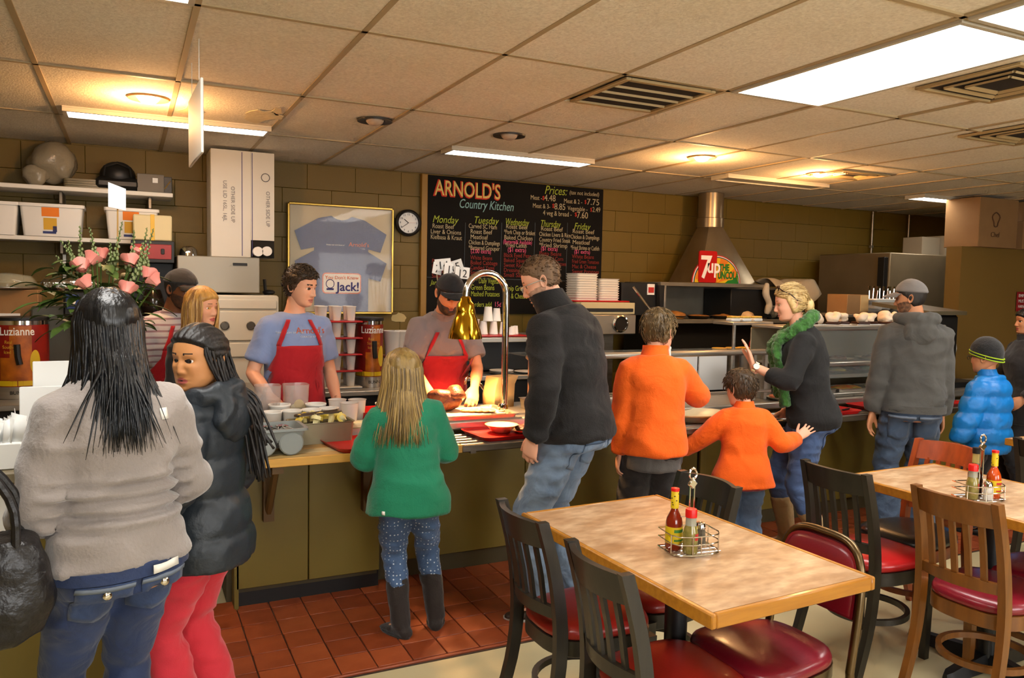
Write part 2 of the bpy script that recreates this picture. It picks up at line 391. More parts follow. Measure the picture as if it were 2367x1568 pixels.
for x in (.60, 1.09):
    b = MB(); b.box((x, 3.90, .60), (.05, .05, .32)); b.box((x, 3.76, .752), (.05, .28, .04)); b.tube([(x, 3.90, .47), (x, 3.68, .74)], .018, 6); b.build('bracket', mat('bracket_brown', rgb(96, 70, 34), .6), ct)
# tray slide of round steel bars
for i in range(5):
    b = MB(); y = 3.615+i*.062; b.tube([(1.49, y, .795), (7.0, y, .795)], .013, 10); b.build('slide_bar', STEEL, ct)
b = MB(); b.box((4.24, 3.602, .785), (5.5, .012, .036), bev=.004); b.build('slide_edge', DSTEEL, ct)
for x in (1.55, 2.5, 3.5, 4.5, 5.5, 6.5):
    b = MB(); b.box((x, 3.78, .770), (.03, .37, .02)); b.build('bracket', DSTEEL, ct)
# register counter at the left
rc = thing('register_counter', 'olive register counter in front of the woman in grey', 'counter', (0, 0, 0))
b = MB(); b.box((-.98, 3.32, .46), (1.92, .46, .90), bev=.004); b.build('body', OLIVE2, rc)
b = MB(); b.box((-.98, 3.32, .93), (1.98, .54, .04), bev=.006); b.build('top', mat('register_top', rgb(120, 108, 84), .5), rc)
b = MB(); b.box((-.98, 3.12, .05), (1.92, .06, .1)); b.build('kick_base', BASEM, rc)
# ================================================================== DINING FURNITURE
def woodm(name, c, c2, rough=.4, sc_=(6, 6, .6)): return mat(name, c, rough, var=(7, c2, .7), scale=sc_, bump=(22, .04), coat=.25)
BLKW = woodm('chair_black_wood', rgb(40, 35, 26), rgb(28, 24, 18), .42); BRNW = woodm('chair_brown_wood', rgb(122, 74, 24), rgb(92, 52, 16), .38); ORW = woodm('chair_orange_wood', rgb(150, 62, 20), rgb(112, 42, 12), .35); DKW = woodm('chair_dark_wood', rgb(62, 40, 22), rgb(40, 26, 14), .4)
VIN = mat('vinyl_red', rgb(150, 34, 22), .34, bump=(160, .06), var=(5, rgb(128, 24, 18), .5), coat=.2); VIN2 = mat('vinyl_burgundy', rgb(120, 18, 34), .30, bump=(160, .06), coat=.3); VIN3 = mat('vinyl_bright_red', rgb(170, 24, 24), .32, bump=(160, .06), coat=.3); VBK = mat('vinyl_black', rgb(26, 25, 24), .3, bump=(160, .06), coat=.3)
TUBEM = mat('bronze_metal', rgb(110, 92, 66), .3, 1.); WEARM = mat('worn_wood_edge', rgb(150, 116, 66), .5)
def seat_outline(n=36, wf=.205, wb=.165, d=.20):
    P = []
    for a in np.arange(n)*2*PI/n:
        ca, sa = math.cos(a), math.sin(a); y = d*np.sign(sa)*abs(sa)**.62; w_ = wb+(wf-wb)*(y+d)/(2*d); P.append((w_*np.sign(ca)*abs(ca)**.62, y+.0))
    return np.array(P)
def cushion(m, parent, z0=.425, th=.05, k=1.):
    b = MB(); O = seat_outline()*k; rings = []
    for s_, z in ((.96, 0), (1.0, .008), (1.0, th*.45), (.97, th*.75), (.88, th*.95), (.70, th*1.08), (.4, th*1.16), (.1, th*1.18)): rings.append(np.c_[O*s_, np.full(len(O), z0+z)])
    b.loft(rings); return b.build('seat', m, parent, ang=80)
def slat_chair(name, label, wood, vinyl, group=None, slats=5, ring=True):
    t = thing(name, label, 'chair', group=group); cushion(vinyl, t)
    b = MB(); O = seat_outline(); b.loft([np.c_[O*.97, np.full(len(O), .365)], np.c_[O*1.01, np.full(len(O), .37)], np.c_[O*1.01, np.full(len(O), .424)], np.c_[O*.9, np.full(len(O), .426)]]); b.build('seat_frame', wood, t)
    for sd in (1, -1):
        b = MB(); P = smoothpath([(sd*.168, -.285, 0.), (sd*.165, -.215, .22), (sd*.162, -.192, .44), (sd*.158, -.215, .66), (sd*.155, -.268, .862)], 16)
        rings = []
        for q in P:
            k_ = 1.-.12*abs(q[2]-.45)/.45; hx, hy = .0145*k_, .022*k_; rings.append([(q[0]-hx, q[1]-hy, q[2]), (q[0]+hx, q[1]-hy, q[2]), (q[0]+hx, q[1]+hy, q[2]), (q[0]-hx, q[1]+hy, q[2])])
        b.loft(rings); b.build('leg', wood, t, ang=50)
        b = MB(); b.loft([[(sd*.165+ex*k_, .165+ey*k_, z) for ex, ey in ((-.019, -.019), (.019, -.019), (.019, .019), (-.019, .019))] for z, k_ in ((0, .78), (.2, .92), (.40, 1.05))]); b.build('leg', wood, t, ang=50)
    def rail(z0, z1, bow, y0, y1, th, name):
        b = MB(); rings = []
        for u in np.linspace(-1, 1, 13):
            yb = -bow*(1-u*u); x = u*.150; rings.append([(x, y0+yb-th/2, z0), (x, y0+yb+th/2, z0), (x, y1+yb+th/2, z1+.006*(1-u*u)), (x, y1+yb-th/2, z1+.006*(1-u*u))])
        b.loft(rings); return b.build(name, wood, t, ang=50)
    rail(.765, .855, .045, -.240, -.266, .022, 'top_rail'); rail(.515, .555, .040, -.199, -.203, .022, 'lower_rail')
    for k_ in range(slats):
        u = -1+2*(k_+1)/(slats+1); yb = 1-u*u; b = MB(); x = u*.150
        b.loft([[(x-.011, y-.006, z), (x+.011, y-.006, z), (x+.011, y+.006, z), (x-.011, y+.006, z)] for y, z in ((-.200-.040*yb, .548), (-.215-.042*yb, .66), (-.238-.045*yb, .775))]); b.build('slat', wood, t, ang=50)
    if ring:
        b = MB(); A = np.arange(40)*2*PI/40; P = [(.162*math.cos(a), -.01+.172*math.sin(a), .20) for a in A]; rr = []
        rings = [[(p_[0]*k_, (p_[1]+.01)*k_-.01, p_[2]+dz) for k_, dz in ((1.05, -.012), (1.05, .012), (.93, .012), (.93, -.012))] for p_ in P]; b.loft(rings, closed=True); b.build('stretcher_ring', wood, t, ang=50)
    return t
ch = slat_chair('dining_chair', 'black slat-back chair with red seat at the left corner of the near table', BLKW, VIN, 'black slat-back chairs'); ch.location = (1.47, 2.37, 0); ch.rotation_euler = (0, 0, R(-90)); ch.scale = (1, 1, .97)
dup(ch, (1.465, 1.865, 0), R(-92), 'black slat-back chair nearest the camera, tucked at the near table')
dup(ch, (1.85, 2.47, 0), R(94), 'black slat-back chair across the near table, behind the sauce caddy')
c5 = slat_chair('dining_chair', 'black slat-back chair with glossy bright red seat at the far table', BLKW, VIN3, 'black slat-back chairs'); c5.location = (2.965, 2.385, 0); c5.rotation_euler = (0, 0, R(-87))
c6 = slat_chair('dining_chair', 'light brown wooden slat-back chair with burgundy seat', BRNW, VIN2, 'wooden slat-back chairs'); c6.location = (3.03, 1.885, 0); c6.rotation_euler = (0, 0, R(-87))
c7 = slat_chair('dining_chair', 'orange-brown wooden chair with black seat across the far table', ORW, VBK, 'wooden slat-back chairs'); c7.location = (3.40, 2.52, 0); c7.rotation_euler = (0, 0, R(93))
c8 = slat_chair('dining_chair', 'black chair cut by the right edge of the picture', BLKW, VIN, 'black slat-back chairs'); c8.location = (4.46, 2.36, 0); c8.rotation_euler = (0, 0, R(-90))
dup(c6, (3.46, 1.93, 0), R(90), 'dark wooden chair half hidden under the far table', 'wooden slat-back chairs')
# vinyl backed metal chair
t = thing('padded_chair', 'padded red vinyl chair with bronze metal frame at the near table', 'chair', (1.83, 1.86, 0), R(92)); cushion(VIN2, t, .43, .045)
b = MB(); O = seat_outline(); b.loft([np.c_[O*1.0, np.full(len(O), .385)], np.c_[O*1.015, np.full(len(O), .39)], np.c_[O*1.015, np.full(len(O), .432)], np.c_[O*.9, np.full(len(O), .434)]]); b.build('seat_band', TUBEM, t)
def arch(h_, w_, z0, n=18): return [(-w_*np.sign(math.cos(a))*abs(math.cos(a))**.5, z0+(h_-z0)*abs(math.sin(a))**.42) for a in np.linspace(0.0, PI, n)]
P = [(x, -.205-(z-.42)*.16, z) for x, z in arch(.800, .172, .40, 30)]; b = MB(); b.tube(P, .0140, 10, up=(0, 1, .1)); b.build('back_frame', TUBEM, t)
b = MB(); rows = []
o_ = [(x*.93, z) for x, z in arch(.785, .170, .565)]; ctr = np.array([0, .66])
for s_, d_ in ((1, -.012), (1.0, .0), (.97, .010), (.85, .018), (.5, .022), (.1, .023)): rows.append([(ctr[0]+(x-ctr[0])*s_, -.205-(ctr[1]+(z-ctr[1])*s_-.42)*.16+d_, ctr[1]+(z-ctr[1])*s_) for x, z in o_])
b.loft(rows); rows2 = [[(x, 2*(-.205-(z-.42)*.16)-y-.0, z) for x, y, z in r_] for r_ in rows]; b.loft(rows2); b.build('backrest', VIN2, t, ang=80)
for sx_, y0, y1 in ((.172, -.2025, -.245), (-.172, -.2025, -.245), (.17, .165, .185), (-.17, .165, .185)):
    b = MB(); b.tube([(sx_, y0, .402 if y0 < 0 else .43), (sx_*1.03, y1, 0)], [.0142 if y0 < 0 else .019, .0125], 10); b.build('leg', DKW if y0 > 0 else TUBEM, t)
for y in (-.02,): 
    b = MB(); b.tube([(-.165, -.215, .2), (-.17, .17, .2)], .010, 8); b.build('stretcher', TUBEM, t); b = MB(); b.tube([(.165, -.215, .2), (.17, .17, .2)], .010, 8); b.build('stretcher', TUBEM, t)
# tables
LAM = mat('laminate_top', rgb(170, 132, 94), .38, var=(7, rgb(214, 184, 148), .95), var2=(16, rgb(132, 96, 64), .6), scale=(1.0, 2.2, 1), bump=(50, .01)); EDGE = woodm('oak_edge', rgb(184, 124, 36), rgb(150, 92, 22), .38, (.8, 8, 8)); CAST = mat('cast_iron_black', rgb(18, 17, 17), .4)
def table(label, x, y, rz, w_=.64, d_=1.02):
    t = thing('dining_table', label, 'table', (x, y, 0), rz, 'rectangular dining tables'); b = MB(); b.box((0, 0, .744), (w_-.036, d_-.036, .034)); b.build('tabletop', LAM, t)
    for sx_, sy_, dx, dy in ((w_/2-.009, 0, .018, d_), (-w_/2+.009, 0, .018, d_), (0, d_/2-.009, w_-.036, .018), (0, -d_/2+.009, w_-.036, .018)):
        b = MB(); b.box((sx_, sy_, .7415), (dx, dy, .041), bev=.004); b.build('edge_band', EDGE, t)
    b = MB(); b.cyl((0, 0, .06), (0, 0, .72), .038, n=20); b.box((0, 0, .715), (.3, .5, .014)); b.build('column', CAST, t)
    b = MB()
    for a in (0, PI/2):
        ca, sa = math.cos(a), math.sin(a); L_ = .27 if a == 0 else .36; rings = []
        for u, wd, h0, h1 in ((-1, .012, .002, .03), (-.9, .03, .002, .04), (-.2, .036, .008, .075), (.2, .036, .008, .075), (.9, .03, .002, .04), (1, .012, .002, .03)):
            rings.append([(ca*u*L_-sa*e*wd, sa*u*L_+ca*e*wd, z) for e, z in ((-1, h0), (1, h0), (.6, h1), (-.6, h1))])
        b.loft(rings)
    b.build('pedestal_base', CAST, t, ang=45); return t
table('nearer dining table with tan laminate top and oak edge', 1.645, 2.072, R(2.4)); table('farther dining table with tan laminate top, at the right', 3.30, 2.055, R(1.)); table('dining table cut by the right edge of the picture', 4.98, 2.36, R(0))
# condiment caddies
def revolve(prof, name, m, parent, loc=(0, 0, 0), n=20, smooth=50): b = MB(); b.lathe(prof, loc, n); return b.build(name, m, parent, ang=smooth)
HOT = mat('hot_sauce', rgb(132, 36, 10), .12, var=(20, rgb(96, 22, 6), .4), coat=.6); HOTO = mat('hot_sauce_orange', rgb(190, 70, 14), .12, coat=.6); YLAB = mat('label_yellow', rgb(212, 180, 14), .5); BRNS = mat('dark_sauce', rgb(46, 16, 8), .1, coat=.7); PEPP = mat('pepper_jar', rgb(150, 134, 74), .2, var=(60, rgb(112, 106, 40), .8), coat=.5); GLS = mat('thin_glass_grey', rgb(200, 200, 190), .08, alpha=.45); REDCAP = mat('cap_red', rgb(214, 26, 20), .35); SALT = mat('salt_white', rgb(225, 220, 212), .6); PEPB = mat('pepper_ground', rgb(70, 60, 44), .7, var=(80, rgb(120, 110, 90), .6)); DARKP = mat('print_dark', rgb(60, 40, 10), .6); LGRN = mat('print_green', rgb(60, 120, 40), .6); REDPR = mat('print_red', rgb(180, 40, 30), .6); GOLDL = mat('label_gold', rgb(180, 160, 90), .5)
def hot_bottle(loc, label, hot=HOT, s_=1.):
    t = thing('sauce_bottle', label, 'bottle', loc, 0, 'bottles in the table caddies'); revolve([(.002, 0), (.024, 0), (.027, .004), (.027, .085), (.024, .1), (.0135, .122), (.0105, .13), (.0105, .15)], 'bottle', hot, t)
    revolve([(.0275, .022), (.0278, .022), (.0278, .075), (.0275, .075)], 'label', YLAB, t); revolve([(.011, .132), (.0128, .133), (.0122, .188), (.011, .19)], 'neck_wrap', YLAB, t); revolve([(.0115, .188), (.0135, .188), (.0135, .197), (.003, .199)], 'cap', REDCAP, t)
    b = MB()
    for k_ in range(7):
        a = random.uniform(0, 6.28); z = .138+.007*k_; b.ball((.0124*math.cos(a), .0124*math.sin(a), z), (.003, .003, .002), 6, 4)
    b.build('neck_print', DARKP, t)
    b = MB(); A = np.linspace(-2.2, -.7, 6)
    for z0, z1, rr in ((.058, .068, .0282), (.030, .036, .0282)): b.grid([[(rr*math.cos(a), rr*math.sin(a), z) for a in A] for z in (z0, z1)])
    b.build('label_print', LGRN if hot is HOT else REDPR, t); return t
def pepper_bottle(loc, label):
    t = thing('pepper_sauce_bottle', label, 'bottle', loc, 0, 'bottles in the table caddies'); revolve([(.002, 0), (.021, 0), (.024, .004), (.024, .062), (.021, .078), (.016, .09), (.0155, .118)], 'bottle', PEPP, t)
    revolve([(.0155, .09), (.0175, .09), (.0165, .118), (.0155, .118)], 'clear_neck', GLS, t); revolve([(.0165, .116), (.0185, .116), (.0185, .138), (.017, .142), (.003, .143)], 'cap', REDCAP, t)
    b = MB(); A = np.linspace(-1.6, -.5, 5); b.grid([[(.0244*math.cos(a), .0244*math.sin(a), z) for a in A] for z in (.045, .066)]); b.build('label', REDPR, t); return t
def shaker(loc, label, m):
    t = thing('shaker', label, 'shaker', loc, 0, 'salt and pepper shakers'); revolve([(.002, 0), (.018, 0), (.019, .004), (.016, .05), (.015, .056)], 'jar', m, t, n=10, smooth=20); revolve([(.016, .055), (.0175, .056), (.017, .064), (.013, .074), (.003, .077)], 'cap', CHROME, t); return t
def caddy(loc, rz, label):
    t = thing('condiment_caddy', label, 'caddy', loc, rz, 'wire condiment caddies'); w_ = .0022
    base = [(-.085, .03), (-.085, -.03), (-.07, -.055), (-.03, -.068), (.03, -.068), (.07, -.055), (.085, -.03), (.085, .03), (.085, .055), (-.085, .055)]
    for z in (.003, .036, .062):
        b = MB(); b.tube([(x, y, z) for x, y in base], w_*(1.3 if z < .01 else 1), 6, closed=True); b.build('wire_ring', CHROME, t)
    for x, y in base[1:8:2]+[(0, .055), (0, -.068)]:
        b = MB(); b.cyl((x, y, .0), (x, y, .064), w_, n=6); b.build('wire_post', CHROME, t)
    b = MB()
    for k_ in range(4): b.tube([(-.085, .045-.03*k_, .003), (.085, .045-.03*k_, .003)], w_*.8, 5)
    b.build('wire_base', CHROME, t)
    b = MB(); b.tube([(-.006, .0, .003), (-.006, 0, .205)], .0025, 6); b.tube([(.010, .0, .003), (.010, 0, .205)], .0025, 6); b.build('handle_wire', CHROME, t)
    b = MB(); b.box((.002, 0, .216), (.026, .012, .026), rot=(0, R(40), 0), bev=.003); b.build('handle_block', CHROME, t)
    b = MB(); b.tube([(.003+.013*math.cos(a), 0, .248+.017*math.sin(a)) for a in np.arange(16)*2*PI/16], .004, 8, closed=True); b.build('handle_loop', CHROME, t)
    b = MB(); b.tube([(-.006, .0, .06), (-.045, 0, .06), (-.045, 0, .11), (-.006, 0, .11)], w_, 6); b.build('card_holder', CHROME, t); return t
c1 = (1.622, 1.985); caddy((c1[0], c1[1], .764), R(-8), 'chrome wire caddy on the nearer table')
hot_bottle((c1[0]-.052, c1[1]+.018, .769), 'dark red hot sauce bottle with yellow label in the nearer caddy'); pepper_bottle((c1[0]-.030, c1[1]-.038, .769), 'red-capped pepper vinegar bottle in the nearer caddy'); shaker((c1[0]+.050, c1[1]+.012, .769), 'chrome-capped pepper shaker in the nearer caddy', PEPB)
c2 = (3.16, 2.035); caddy((c2[0], c2[1], .764), R(-14), 'chrome wire caddy on the farther table')
hot_bottle((c2[0]+.045, c2[1]-.028, .769), 'orange hot sauce bottle in the farther caddy', HOTO); pepper_bottle((c2[0]-.055, c2[1]-.004, .769), 'red-capped pepper vinegar bottle in the farther caddy'); shaker((c2[0]-.008, c2[1]-.040, .769), 'white salt shaker in the farther caddy', SALT)
t = thing('sauce_bottle', 'dark brown steak sauce bottle behind the salt shaker', 'bottle', (c2[0]+.012, c2[1]+.030, .769), 0, 'bottles in the table caddies'); revolve([(.002, 0), (.026, 0), (.028, .005), (.028, .09), (.016, .125), (.0125, .15)], 'bottle', BRNS, t); revolve([(.0128, .135), (.0145, .135), (.014, .178), (.0128, .18)], 'neck_label', GOLDL, t); revolve([(.0145, .176), (.016, .176), (.016, .200), (.004, .202)], 'cap', BLACKP, t)
ORD = ['lowest', 'second from the bottom', 'third from the bottom', 'fourth from the bottom', 'fifth from the bottom', 'sixth from the bottom', 'seventh from the bottom', 'eighth from the bottom', 'ninth from the bottom', 'tenth from the bottom', 'eleventh from the bottom', 'twelfth from the bottom', 'thirteenth from the bottom', 'fourteenth from the bottom']
# ================================================================== BACK WALL AND KITCHEN
def bx(name, x0, x1, y0, y1, z0, z1, m, parent=None, bev=.004): b = MB(); b.box(((x0+x1)/2, (y0+y1)/2, (z0+z1)/2), (x1-x0, y1-y0, z1-z0), bev=bev); return b.build(name, m, parent)
def wtext(parent, s, px, py, wpx, size, m, Y=6.668, shear=0., sx=None, off=0., name='lettering', ext=.0006):
    """writing on a wall facing the room: starts at the wall point seen at (px,py), as long as wpx there"""
    a = atY(px, py, Y); e = atY(px+wpx, py, Y); o = text(s, size, (a[0], Y, a[2]), (R(90), 0, 0), m, parent, name, shear=shear, off=off, ext=ext)
    w_ = max(v.co.x for v in o.data.vertices)-min(v.co.x for v in o.data.vertices); o.scale = ((e[0]-a[0])/max(w_, 1e-3), 1, 1); return o
# chalkboard menu
cb = thing('chalkboard_menu', 'large black chalkboard menu with coloured handwriting on the back wall', 'chalkboard', (0, 0, 0))
bx('board', 2.395, 4.228, 6.675, 6.70, 1.345, 2.575, mat('chalkboard_black', rgb(15, 13, 11), .85, var=(3, rgb(26, 22, 18), .6), spec=.25), cb, .002); bx('side_trim', 2.335, 2.392, 6.66, 6.705, 0.9, 2.58, mat('trim_gold_wood', rgb(150, 112, 40), .5), cb)
def chalk(n, c): return mat('chalk_'+n, c, .9, emit=None, var=(60, tuple(x*.6 for x in c), .5))
CY_, CR_, CL_, CB_, CW_, CP_, CT_ = chalk('yellow', rgb(232, 206, 120)), chalk('red', rgb(210, 60, 44)), chalk('lime', rgb(176, 190, 66)), chalk('blue', rgb(150, 196, 196)), chalk('white', rgb(200, 184, 146)), chalk('pink', rgb(236, 100, 140)), chalk('rust', rgb(150, 52, 42))
wtext(cb, "ARNOLD'S", 1003, 451, 156, .195, CR_, 6.672, off=.008); wtext(cb, "ARNOLD'S", 1005, 450, 152, .190, CY_, 6.670, off=.001)
wtext(cb, 'Country Kitchen', 1060, 480, 125, .115, CB_, shear=.25)
wtext(cb, 'Prices:', 1258, 448, 52, .115, CL_, shear=.3); wtext(cb, '(tax not included)', 1316, 449, 68, .055, CW_, shear=.1)
for s_, x, y, w_, sz, m_ in (('Meat -', 1226, 461, 26, .06, CW_), ('$', 1253, 462, 5, .055, CR_), ('4.48', 1258, 464, 26, .085, CW_), ('Meat & 2 -', 1303, 469, 42, .06, CW_), ('$', 1351, 471, 4, .055, CR_), ('7.75', 1356, 473, 28, .085, CW_),
    ('Meat & 3-', 1231, 480, 40, .06, CW_), ('$', 1276, 480, 5, .055, CR_), ('8.85', 1281, 484, 25, .085, CW_), ('Vegetable -', 1312, 486, 46, .06, CW_), ('$', 1364, 489, 4, .055, CR_), ('2.49', 1369, 490, 18, .07, CW_), ('4 veg & bread -', 1255, 497, 66, .065, CW_), ('$', 1328, 500, 5, .055, CR_), ('7.60', 1333, 504, 25, .09, CW_)): wtext(cb, s_, x, y, w_, sz, m_)
for s_, x, y, w_ in (('Monday', 999, 514, 60), ('Tuesday', 1094, 516, 56), ('Wednesday', 1167, 520, 54), ('Thursday', 1248, 524, 46), ('Friday', 1326, 530, 38)): wtext(cb, s_, x, y, w_, .092, CL_, shear=.3)
MENU = {(995, 527, CW_): ['Roast Beef', 'Liver & Onions', 'Kielbasa & Kraut'], (1083, 527, CW_): ['Carved SC Ham', 'Roast Beef', 'Meatloaf', 'Chicken & Dumplings', '*Battered Grouper'], (1165, 528, CW_): ['Roast Beef', '*Pork Chop or Brisket', 'Baked Chicken'], (1246, 533, CW_): ['Roast Beef', 'Chicken Livers & Rice', 'Country Fried Steak', '*Fried Shrimp'], (1319, 539, CW_): ['Roast Beef', 'Chicken & Dumplings', 'Meatloaf', '*Fried Shrimp or Catfish']}
for (x, y, m_), L_ in MENU.items():
    for k_, s_ in enumerate(L_): wtext(cb, s_, x+(4 if len(s_) < 12 else 0), y+k_*12.6, min(72 if x < 1300 else 66, len(s_)*5.0), .058, m_)
wtext(cb, '(2.00 extra)', 1088, 585, 46, .058, CP_); wtext(cb, '(Buttermilk Available)', 1163, 563, 66, .055, CP_); wtext(cb, '*Fried Catfish', 1167, 571, 50, .058, CW_); wtext(cb, '($1 extra)', 1173, 582, 42, .062, CP_); wtext(cb, '($1 extra)', 1250, 579, 38, .058, CP_); wtext(cb, '($1 extra)', 1327, 586, 36, .055, CP_)
for x, y, L_ in ((998, 608, ['Pinto Beans', 'Creamed Corn', 'Boiled Cabbage', 'Sweet Potatoes']), (1087, 600, ['White Beans', 'Boiled Cabbage', 'Candied Yams', 'Small Salad']), (1164, 594, ['Black Eyed Peas', 'Baked Squash', 'Sweet Rice', 'Dressing', 'Small Salad']), (1246, 590, ['Pinto Beans', 'Creamed Corn', 'Baked Tomatoes']), (1322, 597, ['White Beans', 'Fried Green Tomatoes', 'Mac & Cheese', 'Sweet Potatoes'])):
    for k_, s_ in enumerate(L_): wtext(cb, s_, x, y+k_*11.5, min(62, len(s_)*4.6), .054, CT_)
wtext(cb, 'Jarmes', 995, 658, 34, .06, CL_, shear=.3); wtext(cb, '* Daily Vegetables', 1100, 655, 66, .075, CL_); wtext(cb, 'Green Beans', 1088, 670, 54, .07, CL_); wtext(cb, '$1.50', 1058, 684, 26, .07, CL_); wtext(cb, 'Mashed Potatoes', 1088, 685, 66, .07, CL_); wtext(cb, 'Turnip Greens', 1160, 672, 60, .07, CL_); wtext(cb, 'Mac & Cheese', 1162, 690, 56, .07, CL_); wtext(cb, 'to-go orders add', 1066, 709, 70, .065, CL_); wtext(cb, '15¢', 1142, 709, 14, .065, CP_)
b = MB()
for px in (1076, 1160, 1237, 1312): a0, a1 = atY(px, 515, 6.672), atY(px-4, 645, 6.672); b.tube([a0, a1], .0025, 4)
a0, a1 = atY(985, 641, 6.672), atY(1390, 652, 6.672); b.tube([a0, a1], .0025, 4); b.build('rule_lines', chalk('grey', rgb(84, 92, 96)), cb)
# clock
t = thing('wall_clock', 'round wall clock with black rim beside the framed shirts', 'clock', (2.22, 6.69, 2.142)); b = MB(); b.lathe([(.110, -.02), (.118, 0), (.116, .03), (.098, .045), (.092, .02), (.09, .018)], n=40, cap=False); o = b.build('rim', BLACKP, t); o.rotation_euler = (R(90), 0, 0)
b = MB(); b.lathe([(.001, .012), (.098, .012), (.098, .016), (.001, .0165)], n=36); o = b.build('dial', PAPER, t); o.rotation_euler = (R(90), 0, 0)
for k_ in range(12):
    a = PI/2-(k_+1)*PI/6; text(str(k_+1), .024, (.074*math.cos(a), -.0175, .074*math.sin(a)-.008), (R(90), 0, 0), BLACKP, t, 'numeral', 'CENTER')
for a, L_, w_, nm in ((R(142), .05, .005, 'hour_hand'), (R(215), .075, .0035, 'minute_hand'), (R(2), .07, .0012, 'second_hand')):
    b = MB(); b.tube([(0, -.020, 0), (L_*math.cos(a), -.020, L_*math.sin(a))], w_*.6, 5); b.build(nm, BLACKP if w_ > .002 else REDP, t)
# framed shirts
t = thing('framed_shirts', 'framed pair of blue printed t-shirts hanging on the back wall', 'picture', (1.63, 6.68, 1.80)); W_, H_ = .885, .90
GOLD = mat('frame_gold', rgb(196, 160, 76), .28, .9)
for sx_, sz_, dx, dz in ((0, H_/2, W_, .022), (0, -H_/2, W_, .022), (W_/2, 0, .022, H_), (-W_/2, 0, .022, H_)): b = MB(); b.box((sx_, -.012, sz_), (dx, .035, dz), bev=.006); b.build('frame_side', GOLD, t)
b = MB(); b.box((0, .005, 0), (W_, .01, H_)); b.build('mat_board', mat('mat_cream', rgb(206, 188, 146), .8), t)
SB = mat('shirt_blue_flat', rgb(78, 98, 140), .85, bump=(40, .3), var=(7, rgb(62, 82, 122), .6))
def shirt(dx, dz, s_, y):
    P = np.array([(-.09, .20), (-.20, .175), (-.40, .06), (-.345, -.10), (-.235, -.075), (-.235, -.37), (.235, -.37), (.235, -.075), (.345, -.10), (.40, .06), (.20, .175), (.09, .20), (.05, .175), (0, .165), (-.05, .175)])*s_+np.array([dx, dz])
    b = MB(); b.prism(P, y-.006, y, axis='y'); o = b.build('shirt', SB, t); return o
shirt(0, .17, .98, -.004); shirt(0, -.08, .98, -.012)
OR_ = mat('print_orange', rgb(226, 110, 60), .7); text("Arnold's", .052, (.06, -.012, .115), (R(90), 0, 0), OR_, t, 'lettering'); text('Keep not and have it', .018, (-.13, -.012, .118), (R(90), 0, 0), PAPER, t); text('COUNTRY KITCHEN', .014, (.07, -.012, .092), (R(90), 0, 0), PAPER, t)
b = MB(); b.prism(np.array(rrect(.33, .175, .03))+np.array([.0, -.20]), -.024, -.019, axis='y'); b.build('patch_border', OR_, t); b = MB(); b.prism(np.array(rrect(.312, .157, .025))+np.array([.0, -.20]), -.027, -.022, axis='y'); b.build('patch', mat('patch_cream', rgb(236, 226, 208), .7), t)
PB = mat('print_navy', rgb(62, 62, 120), .7); text("You Don't Know", .041, (0, -.029, -.165), (R(90), 0, 0), OR_, t, align='CENTER'); text('Jack!', .105, (-.045, -.029, -.262), (R(90), 0, 0), PB, t, off=.002)
b = MB(); b.tube([(-.10+.034*math.cos(a), -.028, -.205+.036*math.sin(a)) for a in np.arange(20)*2*PI/20], .003, 4, closed=True); b.box((-.1, -.028, -.25), (.06, .003, .016)); b.build('patch_mark', PB, t)
b = MB(); b.box((0, -.027, 0), (W_-.02, .002, H_-.02)); b.build('glazing', mat('picture_glazing', (1, 1, 1), .03, alpha=.10, spec=.8), t)
# shelves at the left
sh = thing('wall_shelf', 'upper white wall shelf at the left', 'shelf', (0, 0, 0), group='white wall shelves'); bx('board', -1.7, .302, 6.34, 6.69, 2.205, 2.235, WHITE, sh); [bx('bracket', x-.012, x+.012, 6.42, 6.69, 2.12, 2.205, DSTEEL, sh) for x in (-.42, .15)]
sh = thing('wall_shelf', 'lower white wall shelf holding plastic bins', 'shelf', (0, 0, 0), group='white wall shelves'); bx('board', -1.7, .30, 6.34, 6.69, 1.855, 1.885, WHITE, sh); [bx('bracket', x-.012, x+.012, 6.42, 6.69, 1.77, 1.855, DSTEEL, sh) for x in (-.42, .15)]; [bx('upright', x-.014, x+.014, 6.66, 6.70, 1.52, 2.2, STEEL, sh) for x in (-.42, .15)]
def blob(name, c, r_, m, parent, amp=.02, f=14, vox=.012, seed=1):
    b = MB(); b.ball(c, r_, 24, 16); V = np.concatenate(b.v); n = V-np.array(c); n /= np.linalg.norm(n, axis=1)[:, None]; V = V+n*(amp*np.array([vn for vn in vnoise2(V*f+seed)]))[:, None]; b2 = MB(); b2.add(V, b.f); return b2.build(name, m, parent, ang=60)
_pm = np.random.RandomState(5).rand(16, 16, 16)
def vnoise2(P):
    i = np.floor(P).astype(int); f = P-i; f = f*f*(3-2*f); r = 0
    for d in ((0, 0, 0), (0, 0, 1), (0, 1, 0), (0, 1, 1), (1, 0, 0), (1, 0, 1), (1, 1, 0), (1, 1, 1)): r = r+np.prod([f[:, k] if d[k] else 1-f[:, k] for k in range(3)], axis=0)*_pm[(i[:, 0]+d[0]) % 16, (i[:, 1]+d[1]) % 16, (i[:, 2]+d[2]) % 16]
    return r*2-1
PBAG = mat('clear_plastic_bag', rgb(150, 140, 118), .25, alpha=.85, bump=(25, .6)); t = thing('plastic_bag', 'crumpled clear plastic bag bundle on the upper shelf', 'bag', (-.47, 6.5, 2.235)); blob('bundle', (0, 0, .17), (.15, .14, .15), PBAG, t, .035, 12); blob('loose_end', (-.10, -.06, .07), (.09, .07, .075), PBAG, t, .04, 16, seed=4)
